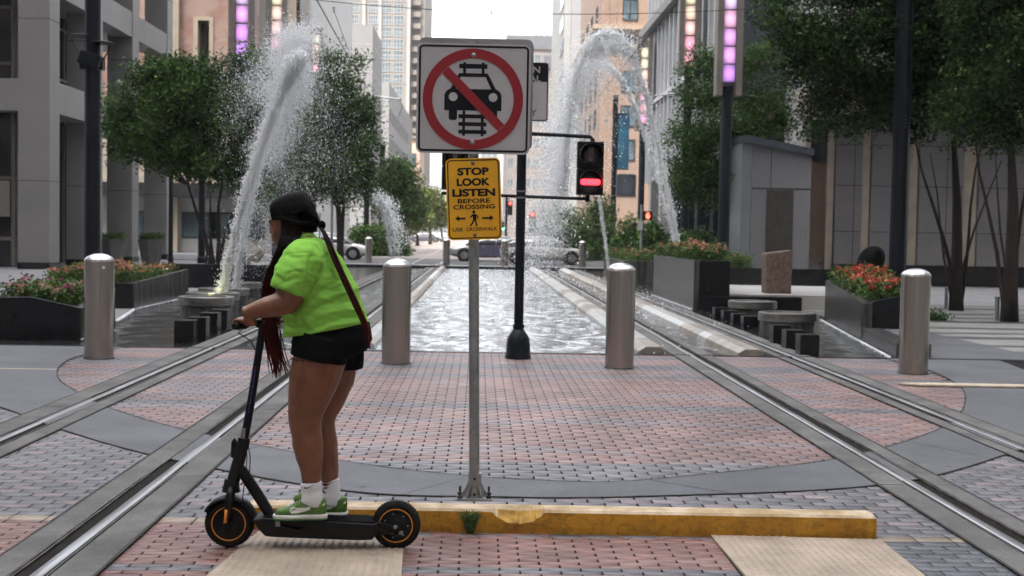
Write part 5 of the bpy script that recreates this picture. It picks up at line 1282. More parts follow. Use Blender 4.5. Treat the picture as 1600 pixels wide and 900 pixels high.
mb = MB(); x = at(974, 300, Y).x; mb.box(x-.7, x+1.2, Y-.1, Y-.003, at(974, 306, Y).z, at(974, 273, Y).z); mb.build('shopfront', M['glass'], t)
# glass and steel building, right
GXr = 10.6; Yn, Yf = 47.5, 79.5
t = bldg('glass_building', 'dark glass building with thin steel fins and a white ledge, receding behind the right tree', (GXr, 60, 0))
mb = MB(); mb.box(GXr+.15, GXr+12, Yn+4, Yf, 4.9, 40); mb.build('curtain_wall', pm('tinted_glass', (.03, .04, .05), (.018, .024, .03), .5, .1, spec=.9), t)
M['fin'] = pm('steel_fin', (.5, .51, .53), (.43, .44, .46), 1, .45)
mb = MB(); y_ = Yn+4
while y_ < Yf: mb.box(GXr-.1, GXr+.16, y_-.09, y_+.09, 4.9, 40); y_ += 1.5
f_ = mb.build('fins', M['fin'], t)
zl = at(1003, 56, Yf).z
for z, w in ((zl, .9),): mb = MB(); mb.box(GXr-.5, GXr+.1, Yn+4, Yf+.3, z-.25, z+.25); mb.build('ledge', M['towerwhite'], t)
for z in (9.6, 19.5, 24, 29): mb = MB(); mb.box(GXr-.14, GXr+.1, Yn+4, Yf, z, z+.22); mb.build('belt', M['fin'], t)
mb = MB(); mb.box(GXr+1.6, GXr+1.8, Yn+4, Yf, 0, 4.9); mb.build('ground_floor_glass', M['glassb'], t)
for y_ in np.arange(Yn+4, Yf, 4.1): mb = MB(); mb.box(GXr, GXr+.8, y_, y_+.8, 0, 4.9); mb.build('column', M['darkmetal'] if int(y_) % 2 else M['graniteA'], t)
mb = MB()
for y_ in np.arange(Yn+4, Yf, 1.4): mb.box(GXr+1.5, GXr+1.6, y_, y_+.09, 0, 4.9)
mb.box(GXr+1.5, GXr+1.6, Yn+4, Yf, 2.5, 2.6); mb.build('mullions', M['graniteA'], t)
# beige panelled building
Y = 66
t = bldg('beige_building', 'beige panelled building with a tall niche, between the right trees above the kiosk', (15, Y, 0))
xa, xb = at(1166, 100, Y).x, at(1262, 100, Y).x; n0, n1 = at(1222, 100, Y).x, at(1246, 100, Y).x; nz1 = at(1235, 8, Y).z
mb = MB(); mb.box(xa, n0, Y, Y+14, 0, nz1+.6); mb.box(n1, xb, Y, Y+14, 0, nz1+.6); mb.box(n0, n1, Y+1, Y+14, 0, nz1+.6); mb.box(xa, xb-.02, Y, Y+14, nz1+.6, nz1+4); mb.build('wall', pm('beige_panel', (.3, .255, .2), (.26, .225, .18), .6, .7), t)
mb = MB()
for z in np.arange(1.2, nz1+3.5, 1.27): mb.box(xa-.01, n0, Y-.015, Y+14, z, z+.045)
mb.build('joint', M['bronze'], t)
mb = MB(); mb.box(n0-.02, n0+.18, Y-.05, Y+.9, 4, nz1); mb.box(n1-.18, n1+.02, Y-.05, Y+.9, 4, nz1); mb.build('niche_surround', M['cream'], t)
mb = MB(); mb.tube([((n0+n1)/2+.1, Y+.4, 0), ((n0+n1)/2+.1, Y+.4, nz1-.4)], .16, 8); mb.build('downpipe', M['darkmetal'], t)
# granite facade right
Y = 44
t = bldg('granite_building', 'dark granite panelled building with polished strips painted lit, along the right edge behind the trees', (16, Y, 0))
def xx(px): return at(px, 400, Y).x
zp = at(1380, 215, Y).z
mb = MB(); mb.box(xx(1262), 34, Y+.5, Y+16, .0, 5.3); mb.box(xx(1300), 34, Y+.2, Y+16, 5.3, 24); mb.build('wall', M['graniteA'], t)
M['purplegran'] = pm('dark_panel_granite', (.15, .145, .15), (.115, .112, .117), .9, .35, fine=(26, .7, (.24, .235, .24)))
for a, b_ in ((1302, 1344), (1358, 1417), (1433, 1502), (1526, 1600), (1616, 1690)):
    mb = MB(); mb.box(xx(a), xx(b_), Y, Y+.5, .72, 5.6); p_ = mb.build('granite_panel', M['purplegran'], t, bevel=.015)
    mb = MB(); m_ = (xx(a)+xx(b_))/2+.2
    for z in (1.9, 3.55, 5.0): mb.box(xx(a), xx(b_), Y-.005, Y+.02, z-.012, z+.012)
    mb.box(m_-.012, m_+.012, Y-.006, Y+.02, .72, 5.6); mb.build('joint', M['crack'], p_)
mb = MB(); mb.box(xx(1300), 34, Y-.03, Y+.5, 0, .72); mb.build('plinth', M['blackgranite'], t)
M['polished'] = pm('polished_pale_stone', (.38, .325, .27), (.3, .26, .22), 1.5, .25)  # pale cream carries the lit brightness of the piers' polished side faces
for a, b_ in ((1290, 1301), (1345, 1357), (1418, 1432), (1503, 1525), (1601, 1615)):
    mb = MB(); mb.box(xx(a), xx(b_), Y+.12, Y+.5, 0, 5.6); mb.build('lit_side_strip', M['polished'], t)
mb = MB(); mb.box(xx(1262), xx(1290), Y+.4, Y+.5, .8, 4.4); mb.build('tan_panel', M['tan'], t)
za, zb = at(1280, 213, Y-2).z, at(1280, 178, Y).z
mb = MB(); mb.box(xx(1254), xx(1262), Y, Y+.5, 0, at(1260, 178, Y).z); mb.build('corner_post', M['polished'], t)
mb = MB(); mb.box(xx(1262), xx(1300), Y+.3, Y+.4, 4.4, 5.9); mb.build('high_window', M['glass'], t)
pts = [(xx(1250)-.1*math.cos(a), Y+.2-1.6*math.sin(a)) for a in np.linspace(0, math.pi/2, 6)]+[(34, Y-1.4), (34, Y+.6), (xx(1250)-.1, Y+.6)]
mb = MB(); mb.prism(pts, 5.95, 6.9, 'z'); mb.build('fascia', M['limestone'], t)
# kiosk
Y = 41.5
t = thing('kiosk', 'grey stone kiosk with slanted metal roof and dark door panel, right of the dark tree', 'kiosk', (10, Y, 0))
def kx(px): return at(px, 330, Y).x
def kz(px, py): return at(px, py, Y).z
mb = MB(); mb.prism([(kx(1173), 0), (kx(1173), kz(1173, 226)), (kx(1266), kz(1266, 243)), (kx(1266), 0)], Y, Y+2.4, 'y'); mb.build('body', pm('speckled_granite', (.16, .157, .168), (.14, .137, .148), .9, .6, fine=(30, .7, (.25, .245, .25))), t)
mb = MB(); mb.prism([(kx(1157), 0), (kx(1157), kz(1157, 222)), (kx(1172.5), kz(1172, 225)), (kx(1172.5), 0)], Y-.02, Y+2.4, 'y'); mb.build('side_panel', pm('blue_grey_metal', (.2, .22, .235), (.17, .19, .2), 1, .4, metal=.3), t)
mb = MB(); mb.prism([(kx(1155), kz(1155, 222)), (kx(1155), kz(1155, 213)), (kx(1162), kz(1162, 211)), (kx(1268), kz(1268, 233)), (kx(1268), kz(1268, 243)), (kx(1173), kz(1173, 226))], Y-.15, Y+2.6, 'y'); mb.build('roof', pm('roof_metal', (.1, .115, .135), (.08, .092, .11), 2, .35, metal=.6), t)
mb = MB(); mb.box(kx(1197), kx(1239), Y-.03, Y-.003, .3, kz(1218, 297)); mb.build('door', pm('dark_screen', (.04, .038, .036), (.06, .055, .05), 4, .3), t)
mb = MB(); mb.box(kx(1203)-.012, kx(1203)+.012, Y-.006, Y, kz(1203, 295), kz(1203, 231)); mb.box(kx(1173), kx(1266), Y-.006, Y, kz(1220, 295)-.02, kz(1220, 295)+.02); mb.build('joint', M['crack'], t)
# ------------------------------------------------ cars
M['chrome'] = pm('wheel_alloy', (.45, .45, .46), (.35, .35, .36), 8, .25, metal=1)
M['autoglass'] = pm('car_glass', (.03, .035, .04), (.045, .05, .055), 1, .05, spec=.9)
M['headl'] = pm('headlamp_glass', (.6, .62, .65), (.5, .52, .55), 9, .1)
M['taill'] = pm('tail_lamp_red', (.4, .02, .02), (.3, .015, .015), 9, .15)
def car(label, x, y, dirx, paint, L=4.75, Hh=1.45, kind_='sedan', two=None):
    """side-on car; dirx +1: nose to +x. Stations along the length give lower body, shoulder and roof lines"""
    t = thing('parked_car' if False else 'car', label, 'car', (x, y, 0), 'cars on the crossing street')
    W = .9; k = L/4.75
    st = [(-2.34, .42, .72, .55), (-2.28, .3, .86, .74), (-2.0, .22, .98, .84), (-1.5, .2, 1.0, .88), (-.6, .2, .97, .9), (.3, .2, .95, .9), (1.1, .2, .9, .89), (1.7, .21, .82, .86), (2.1, .25, .72, .78), (2.3, .32, .6, .62), (2.37, .42, .5, .5)]
    mb = MB(); rs = []
    for sx, zb, zs, w in st:
        pr = [(0, zb), (w*.8, zb), (w*.97, zb+.1), (w*1.0, (zb+zs)/2), (w*.985, zs-.12), (w*.93, zs-.02), (w*.8, zs+.02), (0, zs+.05)]
        full = pr+[(-a, b) for a, b in pr[::-1][1:-1]]
        rs.append([(x+dirx*sx*k, y+a*W/.9, b*Hh/1.45) for a, b in full])
    mb.rings(rs); body = mb.build('body', paint, t, smooth=True)
    body.modifiers.new('s', 'SUBSURF').levels = 1; body.modifiers['s'].render_levels = 1
    gh = [(-1.95, .96, .7), (-1.35, 1.30, .62), (-.75, 1.43, .6), (.0, 1.45, .6), (.5, 1.36, .6), (1.0, 1.12, .65), (1.35, .93, .7)] if kind_ == 'sedan' else [(-2.2, 1.0, .72), (-1.85, 1.28, .62), (-1.2, 1.43, .6), (.0, 1.47, .6), (.5, 1.38, .6), (1.0, 1.13, .65), (1.3, .93, .7)]
    def gsec(sx, zr, w, ins=0, zbase=.9):
        zr = zr*Hh/1.45; zb = zbase*Hh/1.45
        zr_ = max(zr, zb+.01)
        pr = [(0, zb), (.84-ins, zb), ((.84+w)/2+.03-ins, (zb+zr_)/2), (w-ins, zr_-.03), (w-.12, zr_), (0, zr_+.015)]
        full = pr+[(-a, b) for a, b in pr[::-1][1:-1]]
        return [(x+dirx*sx*k, y+a*W/.9, b) for a, b in full]
    mb = MB(); mb.rings([gsec(*g_, ins=.0, zbase=.9) for g_ in gh]); cab = mb.build('windows', M['autoglass'], t, smooth=True)
    # painted roof skin and pillars over the glass
    mb = MB()
    top = [g_ for g_ in gh if g_[1] > 1.25]
    rs = []
    for sx, zr, w in top:
        zr = zr*Hh/1.45; rs.append([(x+dirx*sx*k, y+a, b) for a, b in ((-w-.012, zr-.09), (-w+.02, zr-.005), (-w+.12, zr+.012), (0, zr+.03), (w-.12, zr+.012), (w-.02, zr-.005), (w+.012, zr-.09), (w-.1, zr-.06), (0, zr-.05), (-w+.1, zr-.06))])
    mb.rings(rs); mb.build('roof', paint, t, smooth=True)
    for sgn in (-1, 1):
        mb = MB()
        def pil(a, b, r_): mb.tube([(x+dirx*a[0]*k, y+sgn*a[1], a[2]), (x+dirx*b[0]*k, y+sgn*b[1], b[2])], r_, 6)
        z = lambda v: v*Hh/1.45
        for pa_, pb_, pr2 in (((1.3, .83, z(.93)), (.5, .63, z(1.35)), .045), ((-.35, .86, z(.9)), (-.38, .62, z(1.42)), .045), ((gh[0][0]+.05, .83, z(.95)), (gh[1][0]+.05, .64, z(1.29)), .06)):
            mb = MB(); pil(pa_, pb_, pr2); mb.build('pillar', paint, t, smooth=True)
        for wx in (-1.42, 1.42):
            cx_, cy_, r_ = x+dirx*wx*k, y+sgn*.80, .335
            mb = MB(); mb.lathe([(r_+.05, cy_-.12*1), (r_+.05, cy_+.095*sgn*1 if sgn > 0 else cy_+.12)], (cx_, 0, r_), 24, 'y') if False else mb.lathe([(r_+.055, cy_+sgn*.0), (r_+.055, cy_+sgn*.105)], (cx_, 0, r_+.01), 24, 'y')
            mb.build('wheel_arch', M['rubber'], t)
            mb = MB(); mb.lathe([(r_*.66, cy_+sgn*.118), (r_*.9, cy_+sgn*.125), (r_, cy_+sgn*.09), (r_, cy_-sgn*.09), (r_*.6, cy_-sgn*.09)], (cx_, 0, r_), 28, 'y'); wh = mb.build('wheel', M['rubber'], t, auto=40)
            mb = MB(); mb.lathe([(r_*.66, cy_+sgn*.119), (r_*.66, cy_+sgn*.112), (r_*.61, cy_+sgn*.112), (r_*.6, cy_+sgn*.125)], (cx_, 0, r_), 28, 'y')
            for q in range(10):
                a = q*math.pi/5; mb.add([(cx_+math.cos(a+e)*rr, cy_+sgn*d_, r_+math.sin(a+e)*rr) for e, rr, d_ in ((-.12, .03, .13), (.12, .03, .13), (.09, r_*.64, .122), (-.09, r_*.64, .122), (0, r_*.3, .11))], [(0, 1, 2, 3)])
            mb.lathe([(.001, cy_+sgn*.136), (.05, cy_+sgn*.134), (.055, cy_+sgn*.12)], (cx_, 0, r_), 12, 'y'); mb.build('rim', M['chrome'], wh)
        mb = MB(); mb.obox((x+dirx*2.12*k, y+sgn*.66, z(.66)), (.34, .18, .12), Matrix.Rotation(R(dirx*sgn*28), 3, 'Z')); mb.build('headlight', M['headl'], t, bevel=.03)
        mb = MB(); mb.obox((x-dirx*2.2*k, y+sgn*.66, z(.82)), (.18, .2, .13), Matrix.Rotation(R(-dirx*sgn*20), 3, 'Z')); mb.build('tail_light', M['taill'], t, bevel=.03)
        mb = MB(); mb.obox((x+dirx*.92*k, y+sgn*.96, z(.98)), (.16, .16, .1)); mb.build('mirror', paint, t, bevel=.03)
        for dx in (-.62, .32): mb = MB(); mb.obox((x+dirx*dx*k, y+sgn*.9, z(.83)), (.2, .05, .035)); mb.build('door_handle', paint, t, bevel=.01)
        if two: 
            mb = MB(); mb.prism([(x+dirx*-1.05*k, .32), (x+dirx*1.0*k, .32), (x+dirx*1.05*k, .9), (x+dirx*-1.75*k, .98), (x+dirx*-1.8*k, .78)], y+sgn*.885, y+sgn*.915, 'y'); mb.build('door_panel', two, t)
    return t
M['carwhite'] = pm('white_car_paint', (.5, .5, .495), (.46, .46, .455), 1, .25, coat=.6); M['carsilver'] = pm('silver_car_paint', (.3, .3, .3), (.27, .27, .27), 1, .3, metal=.4, coat=.5)
M['carnavy'] = pm('navy_wrap', (.05, .055, .11), (.07, .06, .1), 1, .3, coat=.5); M['cargrey'] = pm('graphite_car_paint', (.05, .055, .065), (.04, .045, .055), 1, .25, coat=.8)
M['carcream'] = pm('pale_gold_paint', (.36, .35, .33), (.33, .32, .305), 1, .3, coat=.6)
q = gnd(545, 406); car('white sedan at left whose nose shows behind the rider, wheel turned to view', q.x-1.2, q.y+.8, 1, M['carwhite'])
q = gnd(725, 408); car('silver sedan with dark blue side panels, behind the yellow sign post', q.x+1.42, q.y+.8, -1, M['carsilver'], two=M['carnavy'])
q = gnd(893, 414); car('pale white hatchback seen through the falling water at right', q.x-1.42, q.y+.8, 1, M['carcream'], kind_='hatch')
q = gnd(665, 378.5); car('dark grey sedan crossing far down the street, left of the yellow sign', q.x, q.y, 1, M['cargrey'])
q = gnd(655, 375); car('dark car half hidden behind the far grey sedan', q.x, q.y+12, 1, M['cargrey'], Hh=1.75)
q = gnd(718, 371); car('tiny silver car at the far end of the street', q.x-1, q.y, -1, M['carsilver'])
# ------------------------------------------------ signals and small poles
M['redhand'] = emis('red_hand_glow', (1, .09, .05), 1)
M['greenlamp'] = emis('green_lamp', (.1, 1, .5), 2); M['redround'] = emis('red_round_lamp', (1, .05, .04), 1.5)
def ped_signal(px, py, Y, label, polex, paper=None):
    c = at(px, py, Y); k = Y/FPX
    t = thing('pedestrian_signal', label, 'pedestrian signal', (at(polex, 400, Y).x, Y, 0), 'pedestrian signals')
    xo = at(polex, 400, Y).x
    mb = MB(); mb.tube([(xo, Y, 0), (xo, Y, c.z+.5)], .06, 8); mb.build('post', M['galv'], t)
    mb = MB(); mb.box(c.x-7.5*k, c.x+7.5*k, Y-.25, Y-.05, c.z-7*k, c.z+7*k); hb_ = mb.build('signal_box', M['black'], t, bevel=.02)
    mb = MB(); mb.prism([(c.x+a*k, c.z+b*k) for a, b in ((-2, -5), (2, -5), (4, 0), (3.4, 1), (2, -.5), (2.2, 4.5), (1.2, 4.6), (.8, 1), (.4, 5.2), (-.5, 5.2), (-.6, 1), (-1.2, 4.6), (-2, 4.4), (-2, .5), (-3, 2), (-3.6, 1.6))], Y-.27, Y-.25, 'y'); mb.build('hand_symbol', M['redhand'], hb_)
    if paper: p = at(*paper[:2], Y); w, h = paper[2]*k, paper[3]*k; mb = MB(); mb.box(p.x-w/2, p.x+w/2, Y-.09, Y-.07, p.z-h/2, p.z+h/2); mb.build('notice_plate', M['signwhite'], t)
    return t
ped_signal(1011, 337, 56, 'red hand signal above a small white plate, right of the tan hotel', 1001, (1000, 352, 8, 15))
ped_signal(529, 313, 57, 'red hand signal on a pale pole in front of the far left hedge', 518)
def far_signal(px, py, Y, label, polex, n=3, lit=0, arm=True, top=None):
    c = at(px, py, Y); xo = at(polex, 400, Y).x; t = thing('traffic_signal', label, 'traffic signal', (xo, Y, 0), 'small distant traffic signals')
    zt = top or c.z+.6
    mb = MB(); mb.tube([(xo, Y, 0), (xo, Y, zt)], .09, 8); mb.tube([(xo, Y, c.z+.35), (c.x, Y, c.z+.35)], .05, 6) if arm else None; mb.build('post', M['darkmetal'], t)
    mb = MB(); mb.box(c.x-.18, c.x+.18, Y-.3, Y-.08, c.z-.35*n+.15, c.z+.2); hb_ = mb.build('signal_box', M['black'], t, bevel=.02)
    mb = MB(); zl = c.z if lit == 0 else c.z-.35*(n-1)
    mb.lathe([(.001, Y-.34), (.11, Y-.325), (.12, Y-.3)], (c.x, 0, zl), 12, 'y'); mb.build('lit_lamp', M['redround'] if lit == 0 else M['greenlamp'], hb_)
far_signal(832, 335, 70, 'distant red traffic signal behind the water, right of the black pole', 846)
far_signal(797, 318, 95, 'distant red traffic signal left of the black pole arm', 790)
far_signal(1054, 322, 70, 'distant red signal under the right tree beside the arching jet', 1047)
far_signal(786, 349, 150, 'tiny green traffic signal far down the street', 780, lit=1)
# small white sign on a pole at left
Y = 60; c = at(500, 323, Y); t = thing('small_sign', 'small white sign on a thin pole behind the rider', 'sign', (c.x, Y, 0))
mb = MB(); mb.tube([(c.x, Y, 0), (c.x, Y, c.z)], .04, 8); mb.build('post', M['galv'], t)
mb = MB(); k = Y/FPX; mb.prism(rrect(11*k, 19*k, .08, 4, c.x, c.z), Y-.08, Y-.06, 'y'); mb.build('sign_panel', M['white'], t)
# pale pole at left of centre
Y = 54; c = at(480, 258, Y); t = thing('pale_pole', 'slim pale pole rising behind the head of the rider', 'pole', (c.x, Y, 0)); mb = MB(); mb.tube([(c.x, Y, 0), (c.x, Y, c.z)], .13, 12); mb.lathe([(.2, 0), (.2, .3), (.13, .34)], (c.x, Y, 0), 12); mb.lathe([(.13, c.z), (.1, c.z+.08), (.01, c.z+.1)], (c.x, Y, 0), 12); mb.build('shaft', M['white'], t, smooth=True)
# banners
def banner(x0, x1, y0, y1, Y, c1, c2, label):
    xc = at(x0-4, 300, Y).x; t = thing('banner_pole', label, 'banner pole', (xc, Y, 0), 'poles with street banners'); z1 = at(x0, y0, Y).z; z0 = at(x0, y1, Y).z
    mb = MB(); mb.tube([(xc, Y, 0), (xc, Y, z1+1.2)], .17*Y/75, 8); mb.build('shaft', M['darkmetal'], t)
    mb = MB(); mb.box(at(x0, 300, Y).x, at(x1, 300, Y).x, Y-.04, Y+.0, z0, z1); mb.build('banner', pm('banner_cloth', c1, c2, .9, .8), t)
    mb = MB(); mb.box(xc, at(x1, 300, Y).x, Y-.03, Y, z1, z1+.05); mb.box(xc, at(x1, 300, Y).x, Y-.03, Y, z0-.05, z0); mb.build('banner_bracket', M['darkmetal'], t)
banner(963, 981, 178, 264, 80, (.02, .045, .11), (.03, .16, .24), 'tall pole with a dark blue street banner in front of the tan hotel')
banner(601, 607, 252, 278, 96, (.3, .3, .5), (.55, .35, .4), 'far pole with a narrow pale violet banner at left of centre')
banner(577, 583, 252, 275, 90, (.03, .035, .1), (.05, .05, .12), 'far pole with a small navy banner beside the left tree')
# overhead wires and brackets
def wire(pts, r_, label, grp='overhead tram wires'):
    mb = MB(); mb.tube([tuple(p) for p in pts], r_, 5); tag(mb.build('overhead_wire', M['frame']), label, 'wire', grp)
def catn(a, b, sag, n=14):
    a, b = Vector(a), Vector(b); return [a+(b-a)*q+Vector((0, 0, -sag*4*q*(1-q))) for q in [k/n for k in range(n+1)]]
wire(catn(at(440, -6, 30), at(1290, 4, 30), .35), .009, 'nearly level span wire across the top of the street')
wire(catn(at(487, -15, 22), at(610, 190, 95), .25), .013, 'contact wire running down the street at left of centre')
wire(catn(at(1072, -20, 24), at(880, 210, 95), .2), .013, 'contact wire running down the street in front of the hotel')
wire(catn(at(520, 12, 30), at(545, 80, 36), .0), .008, 'short hanging insulator wire at left top')
for px, py, Y in ((522, 14, 30), (535, 60, 34), (540, 72, 35), (983, 24, 30), (983, 60, 34), (768, 17, 30)):
    c = at(px, py, Y); mb = MB(); 
    for q in range(3): mb.lathe([(.004, c.z+.05-q*.05), (.028, c.z+.03-q*.05), (.004, c.z+.015-q*.05)], (c.x, Y, 0), 8)
    tag(mb.build('wire_insulator', M['frame']), 'small dark ribbed insulator on the overhead wires', 'insulator', 'insulators on the overhead wires')
def bracket(pts, Y, label):
    mb = MB(); mb.tube([tuple(at(x, y, Y)) for x, y in pts], .045*Y/60, 6); tag(mb.build('wire_bracket', M['galv']), label, 'bracket arm', 'bracket arms for the overhead wires')
bracket([(528, 143), (560, 147), (624, 155), (628, 165), (622, 184)], 66, 'curved grey bracket arm in front of the apartment tower')
bracket([(607, 274), (640, 285), (658, 288)], 96, 'pale bracket arm in front of the far left tree')
bracket([(1108, 141), (1070, 144), (1022, 150)], 52, 'pale bracket arm reaching left from the nearest light column')
bracket([(880, 160), (935, 155), (1010, 152)], 90, 'thin dark arm across the front of the tan hotel') if False else None
# short posts at the right
for px, py, l in ((1478, 481, 'short grey steel post left of the nearer trunk'), (1557, 501, 'short grey steel post left of the right edge trunk')):
    c = gnd(px, py); t = thing('short_post', l, 'post', (c.x, c.y, 0), 'short grey posts by the trees')
    mb = MB(); mb.tube([(c.x, c.y, 0), (c.x, c.y, .46)], .045, 12); mb.build('shaft', M['galv'], t, auto=40); mb = MB(); mb.lathe([(.055, .46), (.055, .5), (.05, .505), (.01, .505)], (c.x, c.y, 0), 12); mb.build('cap', M['galv'], t)
c = gnd(322, 415); mb = MB(); mb.lathe([(.05, 0), (.05, .3), (.03, .38), (.03, .45), (.005, .46)], (c.x, c.y, 0), 10); tag(mb.build('bottle', M['black']), 'small dark bottle standing on the pale floor left of the water jet', 'bottle')
c = gnd(1462, 500); bush('dark low clump of leaves at the trunk foot beyond the right bollard', (c.x, c.y, 0), (.25, .2, .14), 60, 91, .06)
M['aroundwhite'] = pm('tower_bounce_white', (.6, .58, .55), (.52, .5, .48), .2, .7)  # kept very pale so the added towers bounce light forward
# ------------------------------------------------ unseen towers added behind and beside the camera to shade the near scene
def around(label, x0, x1, y0, y1, h, face, wm, pitch=4.2, n=9):
    t = bldg('unseen_tower', label, ((x0+x1)/2, (y0+y1)/2, 0))
    mb = MB(); mb.box(x0, x1, y0, y1, 0, h); mb.build('wall', wm, t)
    mb = MB()   # dark ribbon glazing, one band per storey, modelled on the street side
    zs = np.arange(1.0, min(h, 60), pitch)
    for z in zs:
        if face == '+y': mb.box(x0+1, x1-1, y1, y1+.06, z, z+pitch*.55)
        if face == '+x': mb.box(x1, x1+.06, y0+1, y1-1, z, z+pitch*.55)
        if face == '-x': mb.box(x0-.06, x0, y0+1, y1-1, z, z+pitch*.55)
    o = mb.build('ribbon_glazing', M['glass'], t)
    mb = MB()
    for k in range(n+1):
        q = k/n
        if face == '+y': x = x0+(x1-x0)*q; mb.box(x-.5, x+.5, y1+.0, y1+.5, 0, 60)
        else:
            y = y0+(y1-y0)*q; xx_ = x1 if face == '+x' else x0-.5; mb.box(xx_, xx_+.5, y-.5, y+.5, 0, 60)
    mb.build('piers', M['graniteA'], t)
around('very tall sun blocking tower added behind the camera, left one', -75, -9, -105, -42, 285, '+y', M['aroundwhite'])
around('very tall sun blocking tower added behind the camera, right one', 9, 80, -105, -44, 285, '+y', M['aroundwhite'])
around('narrow tall sun blocking tower added behind the camera', -9, 9, -160, -120, 295, '+y', M['aroundwhite'])
around('unseen tall tower added left of the camera', -70, -34, -16, 38, 42, '+x', M['limestone'])
around('unseen tall tower added right of the camera', 36, 70, -16, 36, 42, '-x', M['limestone'])
# ------------------------------------------------ scooter
RY = 6.33
def S(px, py, dy=0.0): return at(px, py, RY+dy)
sc = thing('electric_scooter', 'black electric kick scooter with amber rimmed wheels, ridden along the amber kerb', 'scooter', (S(490, 850).x, RY, 0))
def wheel(px, py, rear):
    c = S(px, py); r_ = .126; c.z = r_+.003
    mb = MB(); mb.lathe([(.088, -.03), (.1, -.034), (.116, -.028), (.1235, -.014), (r_, 0), (.1235, .014), (.116, .028), (.1, .034), (.088, .03)], (c.x, RY, c.z), 56, 'y'); w_ = mb.build('wheel', M['rubber'], sc, auto=50)
    # tread blocks as small bars
    mb = MB()
    for k in range(48):
        a = k*math.pi/24
        for sy in (-1, 1): mb.obox((c.x+math.cos(a)*.1235, RY+sy*.012, c.z+math.sin(a)*.1235), (.004, .016, .009), Matrix.Rotation(-a, 3, 'Y'))
    mb.build('tread', M['rubber'], w_)
    mb = MB(); rs = []
    for q in range(57):
        a = 2*math.pi*q/56; ca, sa = math.cos(a), math.sin(a)
        rs.append([(c.x+rr*ca, RY+yy, c.z+rr*sa) for rr, yy in ((.083, -.028), (.0835, -.034), (.0875, -.034), (.088, -.028))])
    mb.rings(rs, cap=False); mb.build('amber_ring', M['orange'], w_)
    mb = MB()
    if rear:
        mb.lathe([(.001, -.04), (.03, -.039), (.04, -.034), (.06, -.03), (.082, -.026), (.084, 0), (.082, .026), (.06, .03), (.001, .036)], (c.x, RY, c.z), 40, 'y'); h_ = mb.build('motor_hub', M['black'], w_, auto=35)
        for k in range(7):
            a = k*2*math.pi/7; mb = MB(); mb.lathe([(.001, RY-.036), (.0035, RY-.035), (.0035, RY-.03)], (c.x+.062*math.cos(a), 0, c.z+.062*math.sin(a)), 6, 'y'); mb.build('screw', M['galv'], w_)
        mb = MB(); mb.obox((c.x+.028, RY-.034, c.z-.035), (.02, .004, .02), Matrix.Rotation(R(20), 3, 'Y')); mb.build('sticker', M['signback'], w_)
    else:
        mb.lathe([(.085, -.022), (.088, -.028), (.076, -.026), (.074, 0), (.076, .02), (.088, .022)], (c.x, RY, c.z), 40, 'y')
        for k in range(10):
            a = k*2*math.pi/10+.1; ca, sa = math.cos(a), math.sin(a); n_ = Vector((-sa, 0, ca))*.007; p0 = Vector((c.x+ca*.028, RY, c.z+sa*.028)); p1 = Vector((c.x+ca*.078, RY, c.z+sa*.078))
            mb.add([p0-n_+Vector((0, -.016, 0)), p0+n_+Vector((0, -.016, 0)), p1+n_*.7+Vector((0, -.018, 0)), p1-n_*.7+Vector((0, -.018, 0)), p0-n_+Vector((0, .01, 0)), p0+n_+Vector((0, .01, 0)), p1+n_*.7+Vector((0, .01, 0)), p1-n_*.7+Vector((0, .01, 0))], [(0,1,2,3), (7,6,5,4), (0,4,5,1), (1,5,6,2), (2,6,7,3), (3,7,4,0)])
        mb.lathe([(.001, -.035), (.03, -.034), (.034, -.02), (.034, .02), (.001, .025)], (c.x, RY, c.z), 28, 'y'); mb.build('spoked_rim', M['black'], w_, auto=30)
        mb = MB(); mb.lathe([(.03, .012), (.062, .012), (.062, .016), (.03, .016)], (c.x, RY, c.z), 30, 'y'); mb.build('brake_disc', M['galv'], w_)
    return c
fw = wheel(359, 815, False); rw = wheel(619, 823, True)
def q3(px, py, dy=0): p = S(px, py, dy); return (p.x, p.y, p.z)
# deck
mb = MB()
top = [(398, 806), (415, 803.5), (470, 806), (560, 811), (590, 813)]; bot = [(592, 824), (584, 838), (556, 838.5), (440, 834), (419, 832.5), (408, 822)]
poly = [(q3(*p)[0], q3(*p)[2]) for p in top+bot]
mb.prism(poly, RY-.085, RY+.085, 'y'); dk = mb.build('deck', M['black'], sc, bevel=.01, seg=3)
mb = MB(); a, b = S(418, 802.6), S(588, 811.5)
mb.add([(a.x, RY-.075, a.z+.002), (b.x, RY-.075, b.z+.002), (b.x, RY+.075, b.z+.002), (a.x, RY+.075, a.z+.002), (a.x, RY-.075, a.z-.006), (b.x, RY-.075, b.z-.006), (b.x, RY+.075, b.z-.006), (a.x, RY+.075, a.z-.006)], [(0,1,2,3), (4,7,6,5), (0,4,5,1), (1,5,6,2), (2,6,7,3), (3,7,4,0)]); mb.build('grip_mat', M['blackmatte'], dk)
mb = MB(); mb.obox(q3(434, 818.5, -.088), (.026, .004, .028)); mb.build('badge', M['signback'], dk, bevel=.002)
mb = MB(); mb.tube([q3(440, 822, -.094), q3(468, 828, -.094)], .007, 8); mb.tube([q3(468, 828, -.1), q3(472, 828.6, -.1)], .01, 8); mb.build('kickstand', M['black'], sc, smooth=True)
